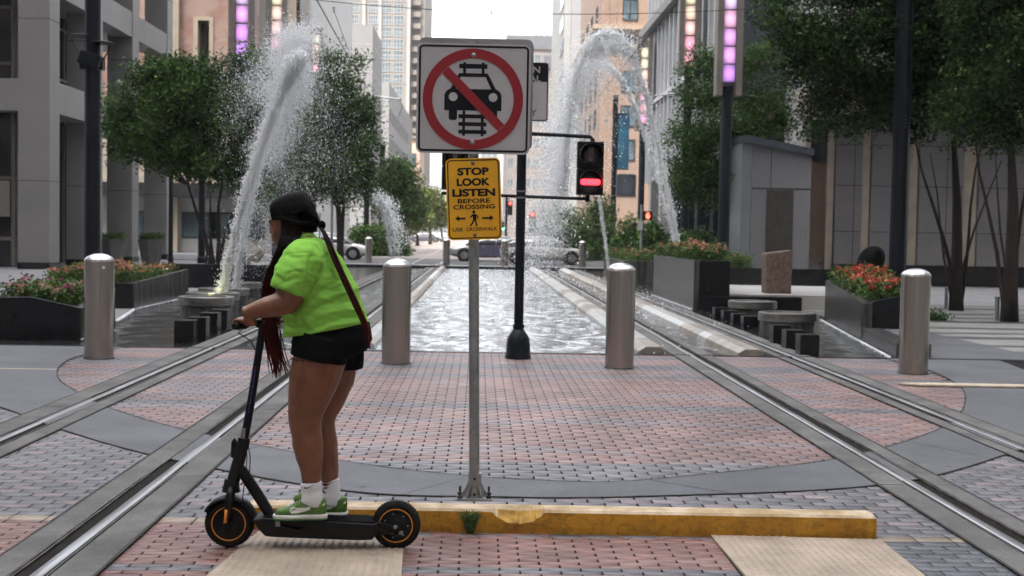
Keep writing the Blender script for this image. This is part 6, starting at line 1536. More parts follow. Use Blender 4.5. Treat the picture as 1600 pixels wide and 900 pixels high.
# rear arms
for sy in (-1, 1):
    mb = MB(); pr = [(575, 812), (600, 812.5), (616, 816), (621, 822), (616, 829), (600, 832), (575, 836)]
    mb.prism([(q3(*p)[0], q3(*p)[2]) for p in pr], RY+sy*.052-.008, RY+sy*.052+.008, 'y'); mb.build('rear_arm', M['black'], sc, bevel=.003)
    mb = MB(); mb.lathe([(.001, RY+sy*.072), (.009, RY+sy*.070), (.0115, RY+sy*.06)], (rw.x, 0, rw.z), 8, 'y'); mb.build('axle_nut', M['galv'], sc)
def fender(c, a0, a1, r_, w, name):
    rs = []
    for k in range(19):
        a = R(a0+(a1-a0)*k/18); rs.append([(c.x+rr*math.cos(a), RY+yy, c.z+rr*math.sin(a)) for rr, yy in ((r_-.02, -w), (r_-.004, -w+.004), (r_, -w*.55), (r_+.002, 0), (r_, w*.55), (r_-.004, w-.004), (r_-.02, w), (r_-.014, w-.006), (r_-.007, 0), (r_-.014, -w+.006))])
    mb = MB(); mb.rings(rs); mb.build(name, M['black'], sc, smooth=True)
fender(fw, 5, 152, .142, .045, 'front_fender')
mb = MB(); mb.tube([q3(397, 806), q3(388, 812), q3(392, 822)], [.012, .01, .006], 8); mb.build('fender_stay', M['black'], sc, smooth=True)
# frame: head tube, down tube, fork
mb = MB(); mb.tube([q3(381, 690), q3(377, 706), q3(367, 742), q3(361, 765)], [.026, .031, .033, .032], 20); mb.lathe([(.001, 0)], (0, 0, 0), 3) if False else None; mb.build('head_tube', M['black'], sc, auto=45)
mb = MB(); mb.tube([q3(368, 722), q3(380, 738), q3(402, 772), q3(421, 802), q3(430, 815)], [.022, .029, .029, .028, .03], 18); mb.build('down_tube', M['black'], sc, auto=50)
for sy in (-1, 1):
    mb = MB(); mb.tube([q3(362, 762, sy*.03), q3(360, 775, sy*.05), q3(356, 800, sy*.054), q3(357, 817, sy*.052)], [.022, .024, .02, .012], 12); f_ = mb.build('fork_leg', M['black'], sc, smooth=True)
    mb = MB(); mb.tube([q3(353.5, 797, sy*.078), q3(351.5, 817, sy*.076)], .0075, 8); mb.build('amber_reflector', M['orange'], f_, smooth=True)
mb = MB(); mb.tube([q3(362, 748), q3(361, 768)], [.035, .047], 18); mb.build('fork_crown', M['black'], sc, auto=45)
# stem, latch, bars
mb = MB(); mb.tube([q3(381, 692), q3(392, 630), q3(403, 560), q3(410, 512)], [.0215, .0205, .0195, .0195], 18); st_ = mb.build('stem', M['darkmetal'], sc, auto=50)
mb = MB(); mb.tube([q3(388, 645, -.021), q3(396, 600, -.0205), q3(399.5, 573, -.0205)], .0035, 6); mb.build('stem_lettering_strip', pm('violet_print', (.04, .03, .22), (.01, .01, .03), 90, .5, sharp=(.45, .55)), st_)
mb = MB(); mb.prism([(q3(*p)[0], q3(*p)[2]) for p in ((378, 690), (381, 668), (385, 668), (383, 690))], RY-.026, RY-.02, 'y'); mb.build('stem_label', M['signback'], st_)
mb = MB(); mb.tube([q3(379, 700), q3(382, 684)], .031, 18); mb.build('clamp_collar', M['black'], sc, auto=40)
mb = MB(); mb.prism([(q3(*p)[0], q3(*p)[2]) for p in ((361, 714), (362, 690), (366, 684), (370, 690), (371, 704), (368, 716))], RY-.014, RY+.014, 'y'); mb.build('folding_latch', M['black'], sc, bevel=.003)
# handlebar turned a little: left grip forward of the stem
SB = Vector(q3(409, 504)); BD = Vector((-.33, -.944, 0)).normalized()
def bar(t, up=0, fwd=0): return SB+BD*t+Vector((0, 0, up))+Vector((-1, .35, 0))*fwd
mb = MB(); mb.tube([bar(-.27, .0), bar(-.1, .005), bar(0, .012), bar(.1, .005), bar(.27, .0)], .0125, 12); hbar = mb.build('handlebar', M['black'], sc, smooth=True)
mb = MB(); mb.obox(SB+Vector((0, 0, .0)), (.062, .07, .045), Matrix.Rotation(R(-12), 3, 'Y')); mb.build('display_housing', M['black'], hbar, bevel=.012, seg=3)
for sg in (1, -1):
    mb = MB(); mb.tube([bar(sg*.15), bar(sg*.155), bar(sg*.265), bar(sg*.272)], [.017, .019, .019, .014], 16); mb.build('grip', M['rubber'], hbar, auto=50)
    mb = MB(); mb.tube([bar(sg*.1, .0, .02), bar(sg*.14, -.012, .045), bar(sg*.2, -.022, .055), bar(sg*.24, -.028, .052)], [.009, .007, .006, .006], 8); mb.build('brake_lever', M['black'], hbar, smooth=True)
# cables
mb = MB(); mb.tube([bar(.13, -.005, .01), q3(372, 520, -.12), q3(392, 533, -.06), q3(402, 552, -.03), q3(404, 562, -.015)], .003, 6); mb.build('brake_cable', M['black'], sc, smooth=True)
mb = MB(); mb.tube([q3(387, 690, -.01), q3(391, 715, -.03), q3(390, 740, -.035), q3(381, 760, -.045), q3(378, 790, -.05)], .0028, 6); mb.tube([q3(384, 693, -.01), q3(386, 715, -.04), q3(384, 735, -.045)], .0025, 6); mb.build('lower_cable', M['black'], sc, smooth=True)

# ------------------------------------------------ rider
pr = thing('person', 'rider in a lime green t-shirt, black shorts and green trainers with long braids', 'person', (S(500, 805).x, RY, .15))
def skin_mat(name, c1, c2, c3):
    m, nt, b = new_mat(name); N, L = nt.nodes, nt.links
    tc = N.new('ShaderNodeTexCoord'); nz = N.new('ShaderNodeTexNoise'); nz.inputs['Scale'].default_value = 14; nz.inputs['Detail'].default_value = 7; L.new(tc.outputs['Object'], nz.inputs[0])
    cr = N.new('ShaderNodeValToRGB'); cr.color_ramp.elements[0].position = .35; cr.color_ramp.elements[1].position = .68; cr.color_ramp.elements[0].color = lin(c2); cr.color_ramp.elements[1].color = lin(c1); L.new(nz.outputs[0], cr.inputs[0])
    n2 = N.new('ShaderNodeTexNoise'); n2.inputs['Scale'].default_value = 70; L.new(tc.outputs['Object'], n2.inputs[0])
    mx = N.new('ShaderNodeMix'); mx.data_type = 'RGBA'; mx.inputs[7].default_value = lin(c3); r_ = N.new('ShaderNodeMapRange'); r_.inputs[1].default_value = .6; r_.inputs[2].default_value = .75; r_.inputs[4].default_value = .5; L.new(n2.outputs[0], r_.inputs[0]); L.new(r_.outputs[0], mx.inputs[0]); L.new(cr.outputs[0], mx.inputs[6])
    L.new(mx.outputs[2], b.inputs['Base Color']); b.inputs['Roughness'].default_value = .4; b.inputs['Subsurface Weight'].default_value = .08; b.inputs['Subsurface Radius'].default_value = (.02, .007, .004); b.inputs['Subsurface Scale'].default_value = .3
    n3 = N.new('ShaderNodeTexNoise'); n3.inputs['Scale'].default_value = 420; L.new(tc.outputs['Object'], n3.inputs[0]); bp = N.new('ShaderNodeBump'); bp.inputs['Strength'].default_value = .18; bp.inputs['Distance'].default_value = .002; L.new(n3.outputs[0], bp.inputs['Height']); L.new(bp.outputs[0], b.inputs['Normal'])
    return m
M['skin'] = skin_mat('brown_skin', (.205, .082, .043), (.155, .06, .031), (.12, .045, .025))
def fabric(name, c1, c2, weave=500, rough=.85, bump=.25, folds=0):
    m, nt, b = new_mat(name); N, L = nt.nodes, nt.links
    tc = N.new('ShaderNodeTexCoord'); nz = N.new('ShaderNodeTexNoise'); nz.inputs['Scale'].default_value = 5; nz.inputs['Detail'].default_value = 5; L.new(tc.outputs['Object'], nz.inputs[0])
    cr = N.new('ShaderNodeValToRGB'); cr.color_ramp.elements[0].position = .35; cr.color_ramp.elements[1].position = .65; cr.color_ramp.elements[0].color = lin(c2); cr.color_ramp.elements[1].color = lin(c1); L.new(nz.outputs[0], cr.inputs[0]); L.new(cr.outputs[0], b.inputs['Base Color'])
    b.inputs['Roughness'].default_value = rough; b.inputs['Sheen Weight'].default_value = 0; b.inputs['Specular IOR Level'].default_value = .08
    n3 = N.new('ShaderNodeTexNoise'); n3.inputs['Scale'].default_value = weave; L.new(tc.outputs['Object'], n3.inputs[0]); bp = N.new('ShaderNodeBump'); bp.inputs['Strength'].default_value = bump; bp.inputs['Distance'].default_value = .002; L.new(n3.outputs[0], bp.inputs['Height']); L.new(bp.outputs[0], b.inputs['Normal']); return m
M['lime'] = fabric('lime_cotton', (.25, .54, .085), (.22, .48, .07))
M['denim'] = fabric('black_denim', (.005, .005, .006), (.008, .008, .009), 300)
M['sock'] = fabric('white_sock', (.68, .68, .7), (.62, .62, .64), 260, .9, .6)
M['shoeg'] = pm('green_leather', (.03, .105, .015), (.025, .085, .012), 9, .42, bump=.1, bscale=200); M['shoel'] = pm('light_green_leather', (.095, .2, .03), (.08, .17, .027), 9, .5, bump=.1, bscale=200)
M['shoew'] = pm('white_rubber', (.62, .62, .58), (.52, .52, .49), 14, .5); M['shoes'] = pm('green_outsole', (.04, .15, .05), (.03, .12, .04), 9, .6)
Hw = [  # torso: px, py, half in plane (px), half in y (m)
    (517, 546, 42, .13), (517, 536, 52, .17), (515, 515, 57, .18), (508, 490, 54, .17), (500, 462, 51, .165), (489, 430, 46, .165), (479, 404, 40, .17), (472, 385, 30, .14), (466, 372, 22, .075), (461, 360, 19, .06), (459, 348, 18, .055)]
kx_ = RY/FPX
def sec(L_, dy=0, grow=0): return [(S(a, b, d[0] if d else dy), w*kx_+grow, wy+grow) for a, b, w, wy, *d in L_]
def limb(mb, L_, n=18):
    """L_: px, py, radius px, dy; circular-ish section"""
    mb.loft([(S(a, b, dy), r_*kx_, r_*kx_*fy) for a, b, r_, dy, fy in L_], n)
def voxel(o, size, smooth_it=4, fac=.5):
    bake(o, [('REMESH', dict(mode='VOXEL', voxel_size=size)), ('SMOOTH', dict(iterations=smooth_it, factor=fac))])
mb = MB(); mb.loft(sec(Hw), 24)
# legs (left = near camera, -y)
limb(mb, [(508, 530, 40, -.09, .95), (500, 560, 41, -.09, .95), (491, 590, 39, -.09, .95), (483, 620, 33.5, -.085, .95), (477.5, 645, 27.5, -.08, .95), (477, 660, 25.5, -.08, .95), (479, 675, 24, -.08, .97), (481.5, 695, 24, -.08, 1), (484, 715, 21, -.08, 1), (486, 735, 16.5, -.08, 1), (486.5, 752, 14.5, -.08, 1), (487, 772, 14, -.08, 1), (484, 787, 14, -.08, 1)])
limb(mb, [(523, 535, 38, .09, .95), (528, 562, 33, .09, .95), (524, 590, 31, .085, .95), (512, 622, 28, .08, .95), (503, 645, 24, .08, .95), (500, 660, 23, .08, .95), (502, 675, 23, .08, .97), (506, 695, 22.5, .08, 1), (510, 715, 19, .08, 1), (514, 735, 15.5, .08, 1), (515.5, 752, 13.5, .08, 1), (516, 770, 13, .08, 1), (514, 787, 13, .08, 1)])
# arms
limb(mb, [(478, 395, 20, -.165, .9), (470, 415, 21, -.195, .9), (461, 440, 21.5, -.225, .9), (453, 462, 22.5, -.235, .9), (445, 474, 20, -.24, .9), (432, 477, 17.5, -.25, .9), (415, 480.5, 15.5, -.25, .9), (399, 484.5, 12.5, -.25, .9), (388, 487, 10, -.25, 1), (380, 488.5, 9.5, -.25, 1.1)])
g_r = bar(-.21); gl = bar(.21)
mb.tube([S(480, 395, .17), S(470, 430, .24), S(450, 470, .29), (g_r.x+.07, g_r.y+.02, g_r.z+.03), (g_r.x+.015, g_r.y, g_r.z+.018)], [.07, .07, .055, .034, .026], 14)
# head: skull, jaw, face
hc = S(453, 343)
Mh = Matrix.Rotation(R(14), 3, 'Y') @ Matrix.Identity(3); Mz = Matrix.Rotation(R(-3), 3, 'Z')
def hd(x, y, z):  # head frame: +x = back of head, -x = face, pitch down and turned slightly away from the camera
    v = Mz @ (Matrix.Rotation(R(-16), 3, 'Y') @ Vector((x, y, z))); return hc+v
MR = Mz @ Matrix.Rotation(R(-16), 3, 'Y')
mb.ell(hd(.012, 0, .022), (.1, .077, .1), MR, 20, 14); mb.ell(hd(-.055, 0, -.05), (.058, .056, .062), MR, 16, 12); mb.ell(hd(-.03, 0, -.02), (.082, .066, .08), MR, 18, 12)
mb.ell(hd(-.085, 0, -.092), (.022, .022, .018), MR); mb.ell(hd(-.098, 0, -.026), (.02, .011, .024), MR); mb.ell(hd(-.109, 0, -.036), (.0145, .0145, .011), MR)
mb.ell(hd(-.102, 0, -.064), (.015, .023, .0075), MR); mb.ell(hd(-.1, 0, -.076), (.014, .02, .0075), MR)
mb.ell(hd(-.088, 0, .02), (.016, .045, .012), MR)
for sy in (-1, 1):
    mb.ell(hd(-.068, sy*.038, -.035), (.03, .022, .028), MR); mb.ell(hd(.0, sy*.077, -.02), (.016, .01, .028), MR)
# left hand on the grip: palm behind the bar, fingers wrapped over the front, thumb below
def finger(mb, pts, r_): mb.tube(pts, [r_*1.05, r_, r_*.95, r_*.88, r_*.55][:len(pts)], 10)
def hand(mb, g0, sg):
    """closed round the grip centred at g0; BD is the bar direction"""
    bd = BD*sg; bk = Vector((1, -.35, 0)).normalized(); up = Vector((0, 0, 1))
    rs = []
    for q, (b_, u_, hw, ht) in enumerate(((.058, .014, .028, .02), (.04, .02, .036, .02), (.02, .026, .04, .018), (.0, .028, .041, .015), (-.014, .024, .04, .012))):
        c = g0+bk*b_+up*u_; rs.append([c+bd*hw*math.cos(a)+up*ht*math.sin(a) for a in [2*math.pi*k/14 for k in range(14)]])
    mb.rings(rs)
    for k, (o_, ln_, r_) in enumerate(((.031, .92, .0088), (.011, 1.0, .0094), (-.010, .97, .009), (-.030, .84, .0078))):
        o_ = o_; b0 = g0+bd*(-o_)
        finger(mb, [b0+bk*.0+up*.028, b0-bk*.02*ln_+up*.026, b0-bk*.031*ln_+up*.006, b0-bk*.026*ln_-up*.016, b0-bk*.006-up*.0245*ln_], r_)
    t0 = g0-bd*.034+bk*.036+up*.008
    finger(mb, [t0, t0-bd*.014-bk*.012-up*.008, t0-bd*.012-bk*.03-up*.022, t0-bd*.004-bk*.045-up*.028], .0105)
hand(mb, gl, 1); hand(mb, g_r, -1)
mb.tube([S(388, 486, -.25), gl+Vector((.06, -.02, .014)), gl+Vector((.035, -.01, .018))], [.031, .027, .024], 14)
# feet inside the shoes
for dy, x0, x1 in ((-.08, 487, 437), (.08, 516, 470)): mb.tube([S(x0, 785, dy), S((x0+x1)/2+4, 794, dy), S(x1+18, 799, dy)], [.036, .026, .014], 12)
body = mb.build('body', M['skin'], pr); voxel(body, .0052, 5, .5)
# sculpt: kneecap, calf, elbow crease by gentle noise
for sy in (-1, 1):
    mb = MB(); mb.ell(hd(-.088, sy*.03, -.012), (.0115, .0115, .0115), MR, 12, 8); e = mb.build('eye', M['shoew'], pr, smooth=True)
    mb = MB(); mb.ell(hd(-.0965, sy*.031, -.014), (.004, .0055, .0055), MR, 10, 6); mb.build('iris', M['blackmatte'], e, smooth=True)
    mb = MB(); mb.tube([hd(-.092, sy*.018, -.008), hd(-.1, sy*.03, -.0055), hd(-.095, sy*.044, -.008), hd(-.088, sy*.05, -.013)], [.001, .0022, .0024, .001], 6)
    mb.build('eyelash', M['blackmatte'], pr)
    mb = MB(); mb.tube([hd(-.101, sy*.014, .006), hd(-.1, sy*.03, .012), hd(-.087, sy*.05, .008)], [.002, .003, .0015], 6); mb.build('eyebrow', M['blackmatte'], pr)
mb = MB(); mb.ell(hd(-.108, 0, -.066), (.0105, .02, .0055), MR); mb.ell(hd(-.106, 0, -.076), (.010, .018, .006), MR); mb.build('lips', pm('lips', (.25, .08, .06), (.2, .06, .05), 20, .35), pr, smooth=True)
def fold(o, fn):
    me = o.data; ns = [v.normal.copy() for v in me.vertices]; cs = [v.co.copy() for v in me.vertices]
    for v, n, c in zip(me.vertices, ns, cs): v.co = c+n*fn(c)
fold(body, lambda p: .0012*mnoise.noise(p*22)+.0022*mnoise.noise(p*7))
# t-shirt
mb = MB()
Sh = [(512, 550, 61, .2), (510, 530, 66, .208), (509, 508, 68, .21), (505, 490, 64, .208), (498, 465, 62, .2), (488, 434, 57, .2), (478, 406, 50, .205), (471, 386, 36, .17), (468, 374, 25, .09), (466, 369, 22, .08)]
# the hem slopes: front lower-left, back higher
shs = sec(Sh, 0, .0)
mb.loft(shs, 40)
limb(mb, [(480, 388, 24, -.14, .95), (474, 404, 31, -.185, .92), (463, 425, 32, -.215, .95), (453, 447, 29.5, -.23, 1), (448.5, 458, 27.5, -.235, 1.02)], 24)
mb.tube([S(480, 388, .14), S(468, 420, .22), S(456, 448, .265)], [.08, .098, .092], 24)
sh = mb.build('t_shirt', M['lime'], pr); voxel(sh, .0075, 7, .5)
OB = Vector(ORG[pr.name])
def topx(co):  # world -> photo pixel, only for placing the cloth folds on the shirt at modelling time
    p = co+OB; d = p-CAM; k = FPX/d.dot(FWD); return 800+d.dot(RGT)*k, 450-d.dot(UPV)*k
def foldline(x, y, pts, w):
    best = 1e9
    for (x0, y0), (x1, y1) in zip(pts[:-1], pts[1:]):
        dx, dy = x1-x0, y1-y0; t = max(0, min(1, ((x-x0)*dx+(y-y0)*dy)/(dx*dx+dy*dy))); best = min(best, math.hypot(x-x0-t*dx, y-y0-t*dy))
    return math.exp(-(best/w)**2)
FL = [([(486, 402), (484, 430), (478, 448), (470, 462)], 5, -.011), ([(487, 388), (497, 412), (498, 440)], 9, .005), ([(566, 486), (530, 484), (500, 492), (482, 506)], 4, .007), ([(560, 470), (525, 470), (498, 480), (470, 500)], 3.5, -.006),
      ([(568, 497), (535, 497), (505, 508), (478, 520)], 4, -.006), ([(555, 452), (520, 462), (492, 470), (465, 490)], 4, .005), ([(540, 432), (505, 452), (478, 476)], 4, -.004), ([(446, 490), (462, 500), (480, 496)], 4, .005), ([(548, 505), (520, 508), (495, 518)], 3, .005),
      ([(440, 505), (455, 512), (475, 512)], 3, -.004), ([(447, 398), (455, 402), (467, 403)], 4, -.004), ([(430, 430), (445, 440), (462, 436)], 3.5, -.004), ([(432, 418), (448, 424), (468, 420)], 4, .0035), ([(515, 395), (505, 425), (506, 455)], 8, -.004), ([(425, 447), (445, 453), (467, 461)], 1.4, -.0025), ([(500, 372), (478, 368), (462, 371)], 1.5, -.002)]
def shfold(co):
    x, y = topx(co); w = co+OB; h = 0
    for pts, wd, amp in FL: h += amp*foldline(x, y, pts, wd)
    near = 1 if (w.y < RY+.06) else .3
    n = mnoise.noise(Vector((w.x*9+w.z*4, w.y*4, w.z*15)))*.006+mnoise.noise(Vector((w.x*20+w.z*14, w.y*12, w.z*42+3)))*.0035; n -= .004*max(0, 1-abs(mnoise.noise(Vector((w.x*7+w.z*6, w.y*5, w.z*17+9))))*9)
    return max(h*near*1.2, -.009)+n*(1 if y > 380 else .3)
fold(sh, shfold)
bm = bmesh.new(); bm.from_mesh(sh.data)      # the hem: cut along its sloping line, open below
h0, h1 = S(436, 527), S(578, 502); hn = (h1-h0).cross(Vector((0, 1, 0))); hn = hn if hn.z < 0 else -hn
cutg = [v for v in bm.verts]; bmesh.ops.bisect_plane(bm, geom=bm.verts[:]+bm.edges[:]+bm.faces[:], plane_co=h0-OB, plane_no=hn, clear_outer=True)
bm.to_mesh(sh.data); bm.free()
md = sh.modifiers.new('cloth', 'SOLIDIFY'); md.thickness = .004; md.offset = -1
# shorts
mb = MB(); Pt = [(505, 476, 44, .15), (508, 490, 57, .18), (512, 506, 56, .18), (517, 520, 63, .2), (519, 534, 62.5, .2), (519, 552, 55, .18), (522, 563, 46, .14)]
mb.loft(sec(Pt), 32)
limb(mb, [(507, 525, 42, -.09, 1), (501, 545, 44.5, -.09, 1), (498.5, 556, 44.5, -.09, 1), (497.5, 561, 44, -.09, 1)], 24); limb(mb, [(524, 525, 42, .09, 1), (531, 548, 40, .09, 1), (533, 566, 36.5, .09, 1), (533, 576, 35, .09, 1)], 24)
st2 = mb.build('shorts', M['denim'], pr); voxel(st2, .0075, 4, .5)
fold(st2, lambda co: mnoise.noise(Vector(co)*14)*.003+mnoise.noise(Vector((co.x*5, co.y*10, co.z*40)))*.002)
V, F = [], []; rg = random.Random(2)
for (c, r_, dy) in (((497.5, 561), 41.5, -.09), ((532, 575), 33, .09)):
    for k in range(240):
        a = rg.uniform(0, 6.283); cc3 = S(c[0], c[1], dy); rr = r_*kx_; p = Vector((cc3.x+rr*math.cos(a), cc3.y+rr*math.sin(a), cc3.z+.005-.018*math.cos(a)*0)); l_ = rg.uniform(.004, .012); o = len(V)
        V += [tuple(p), tuple(p+Vector((.0025, .001, 0))), tuple(p+Vector((rg.uniform(-.004, .004), 0, -l_)))]; F.append((o, o+1, o+2))
fr_ = np_mesh('frayed_hem', V, F, M['denim'], st2)
mb = MB(); mb.prism([(q3(*p)[0], q3(*p)[2]) for p in ((567, 490), (572, 488), (575, 506), (570, 508))], RY-.2, RY-.19, 'y') ; 
# socks with a small tick, shoes
def tick(cx, cy, sx, dyy, mat, name, par, sc_=1, slope=0):
    """curved tick mark drawn as a thin raised shape, in photo px around cx, cy at depth offset dyy"""
    P_ = [(-1, .15), (-.86, .55), (-.55, .72), (-.1, .5), (1, -.45), (-.12, .16), (-.5, .27), (-.72, .08), (-.72, -.22)]
    mb = MB(); mb.prism([(q3(cx+a*sx, cy-b*sx*.42*sc_*-1*-1+a*slope, dyy)[0], q3(cx+a*sx, cy+b*sx*.42*sc_+a*slope, dyy)[2]) for a, b in P_], RY+dyy-.002, RY+dyy, 'y'); return mb.build(name, mat, par)
for nm, dy, L_ in (('near', -.08, [(485.5, 751, 17), (486.3, 757, 16.6), (487, 765, 16.2), (488, 774, 16.8), (487.5, 783, 18), (485, 790, 18)]), ('far', .08, [(516, 744, 14.6), (516.6, 752, 14.6), (517, 762, 14.6), (518, 774, 15), (517, 783, 16), (515, 790, 16)])):
    mb = MB(); mb.loft([(S(a, b, dy), r_*kx_, r_*kx_*.95) for a, b, r_ in L_], 28); so_ = mb.build('sock', M['sock'], pr, smooth=True)
    bake(so_, [('SUBSURF', dict(levels=2, render_levels=2))]); fold(so_, lambda co: .0012*math.sin(co.z*430)+.003*mnoise.noise(Vector((co.x*10, co.y*10, co.z*45))))
    cx_ = 484 if nm == 'near' else 514; ty = dy-.0565 if nm == 'near' else dy-.052
    tick(cx_, 760 if nm == 'near' else 755, 9, ty, M['signblack'], 'tick_mark', so_, 1, -1.6)
def shoe(x0, x1, yb, dy, slope=.012):
    """toe at px x0, heel at px x1, sole bottom at py yb"""
    L_ = x1-x0
    def P3(t, h, w=0): p = S(x0+t*L_, yb-h+(t-.5)*0, dy); return Vector((p.x, p.y+w, p.z))
    zz = .35
    def ring(t, w, z0, z1, n=20, sq=2.6):
        out = []; c = P3(t, (z0+z1)/2)
        for k in range(n):
            a = 2*math.pi*k/n; ca, sa = math.cos(a), math.sin(a)
            out.append(Vector((c.x, c.y+w*abs(ca)**(2/sq)*(1 if ca > 0 else -1), c.z+(z1-z0)/2*kx_*abs(sa)**(2/sq)*(1 if sa > 0 else -1))))
        return out
    W = [(0.0, .018), (.02, .031), (.08, .042), (.2, .05), (.35, .05), (.5, .043), (.65, .038), (.8, .039), (.92, .036), (.985, .026), (1.0, .014)]
    mb = MB(); mb.rings([ring(t, w, 0 if t < .95 else .5, 2.6, 20, 4) for t, w in W]); o1 = mb.build('outsole', M['shoes'], pr, smooth=True)
    mb = MB(); mb.rings([ring(t, w*1.02, 2.0+(1.2 if t < .03 else 0), 9.2 if t > .1 else 8+t*10, 20, 5) for t, w in W]); mid = mb.build('midsole', M['shoew'], pr, auto=60)
    up_ = [(.03, .02, 12), (.08, .034, 15.5), (.16, .043, 18), (.28, .047, 21), (.40, .044, 26.5), (.5, .040, 31.5), (.58, .037, 33), (.68, .035, 31), (.8, .035, 30), (.9, .033, 33), (.96, .026, 33.5), (.985, .014, 29)]
    mb = MB(); mb.rings([ring(t, w, 7, h, 22, 2.5) for t, w, h in up_]); u = mb.build('upper', M['shoel'], pr, smooth=True); bake(u, [('SUBSURF', dict(levels=1, render_levels=1))])
    # overlays hugging the near side, darker green
    def overlay(polys, mat, name, lift=.0018):
        for sd in (-1, 1):
            mb = MB()
            for pl in polys:
                n_ = len(pl); vv = []
                for t, h in pl:
                    w = np.interp(t, [a[0] for a in up_], [a[1] for a in up_]); ht = np.interp(t, [a[0] for a in up_], [a[2] for a in up_]); q = (h-7)/(ht-7)*2-1; q = max(-.99, min(.99, q)); yy = w*(1-abs(q)**2.5)**(1/2.5)
                    vv.append((P3(t, h), yy))
                a_ = [Vector((p.x, p.y+sd*(yy+lift), p.z)) for p, yy in vv]; b_ = [Vector((p.x, p.y+sd*(yy-.003), p.z)) for p, yy in vv]
                f = [tuple(range(n_)), tuple(range(2*n_-1, n_-1, -1))]+[(i, (i+1) % n_, n_+(i+1) % n_, n_+i) for i in range(n_)]; mb.add(a_+b_, f)
            mb.build(name, mat, pr)
    overlay([[(.045, 8), (.045, 11.5), (.09, 14.6), (.15, 16.6), (.13, 13), (.17, 10), (.24, 8)]], M['shoeg'], 'toe_overlay')
    overlay([[(.28, 8), (.24, 12), (.22, 17), (.3, 20.5), (.4, 25), (.46, 28), (.44, 22), (.38, 16), (.36, 8)]], M['shoeg'], 'eyelet_stay')
    overlay([[(.97, 9), (.985, 20), (.975, 29), (.9, 30), (.86, 24), (.78, 20), (.72, 16), (.8, 9)]], M['shoeg'], 'heel_overlay')
    overlay([[(.56, 31), (.68, 29), (.8, 28), (.86, 29.5), (.85, 25.5), (.72, 24.5), (.6, 26), (.5, 26.5), (.46, 28)]], M['shoeg'], 'collar_overlay')
    overlay([[(.33, 16), (.345, 20.5), (.39, 22), (.45, 20.2), (.6, 19.8), (.97, 26.5), (.96, 24), (.6, 14.5), (.45, 11), (.36, 12)]], M['white'], 'tick_mark', .0034)
    mb = MB(); mb.tube([P3(.42, 27), P3(.5, 33), P3(.54, 38)], [.02, .026, .02], 10); mb.build('tongue', M['shoel'], pr, smooth=True)
    for k in range(6):
        t = .27+k*.045; h = np.interp(t, [a[0] for a in up_], [a[2] for a in up_])+.8; mb = MB(); mb.tube([P3(t, h-2, -.026), P3(t+.02, h+.8, -.012), P3(t+.015, h+1.2, .01), P3(t+.03, h-1, .026)], .003, 6); mb.build('lace', M['white'], pr, smooth=True)
shoe(470, 543.5, 808, .08); shoe(427, 511.5, 811, -.08)
# ------------------------------------------------ braided hair
M['braid'] = attr_mat('braided_hair', .6, 0, 10, 40, .3, .08)
hair = MB(); HV, HF, HC = [], [], []
def braid(pts, r_, c0, c1, n=7, tw=None):
    pts = smooth([tuple(p) for p in pts], 2); P = [Vector(p) for p in pts]
    L_ = [0]; 
    for a, b in zip(P[:-1], P[1:]): L_.append(L_[-1]+(b-a).length)
    tot = L_[-1]; k = max(8, int(tot/.0055)); o0 = len(HV); j = 0; ref = Vector((0, 1, .1)).normalized(); ph = random.random()*6
    for i in range(k+1):
        d = tot*i/k
        while j < len(L_)-2 and L_[j+1] < d: j += 1
        f = (d-L_[j])/(L_[j+1]-L_[j]+1e-9); p = P[j].lerp(P[j+1], f); t = (P[j+1]-P[j]).normalized()
        a = (ref-t*ref.dot(t)).normalized(); ref = a; b = t.cross(a); q = i/k
        rr = r_*(1+.28*math.sin(d/.0075*math.pi+ph))*(1-.55*max(0, (q-.9)/.1)); wob = a*math.sin(d*55+ph)*r_*.25
        for m in range(5): HV.append(tuple(p+wob+(a*math.cos(m*1.2566)+b*math.sin(m*1.2566))*rr))
        if i:
            cq = min(1, max(0, q)); col_ = [c0[e]+(c1[e]-c0[e])*cq**1.3 for e in range(3)]
            for m in range(5): HF.append((o0+(i-1)*5+m, o0+(i-1)*5+(m+1) % 5, o0+i*5+(m+1) % 5, o0+i*5+m)); HC.append(col_)
BK = (.005, .004, .0045); BK2 = (.008, .0065, .007); RD = (.085, .014, .012); DRK = (.02, .006, .007)
mb = MB(); mb.ell(hd(.04, 0, .022), (.102, .079, .098), MR, 26, 18); mb.ell(hd(.072, 0, -.025), (.074, .074, .076), MR, 20, 14)
mb.ell(hd(.0, 0, .05), (.074, .067, .062), MR, 20, 14)
cap = mb.build('hair_cap', M['blackmatte'], pr); voxel(cap, .006, 5)
knot = S(499, 352, -.02)
rg = random.Random(9)
for k in range(25):   # rows from the hairline back to the knot over the near side and the crown
    f = k/24; ang = R(-62+f*150)
    y_ = -math.sin(R(90)-f*R(180))*.0
    a0 = Vector((-.075+.03*abs(f-.5), -.083*math.cos(f*math.pi), .035+.075*math.sin(f*math.pi)))
    pts = []
    for q in (0, .2, .4, .6, .8, 1):
        th = math.pi*(f*.92+.02); phi = -1.25+q*2.5
        x = .034+.114*math.sin(phi); rad = .1*math.cos(phi*.62)
        y = -.93*rad*math.cos(th); z = .024+rad*1.12*math.sin(th)-.01
        pts.append(hd(x, y, z))
    e = Vector(knot); pts[-1] = pts[-1].lerp(e, .75); pts.append(e)
    braid(pts, .0068, BK2, BK2)
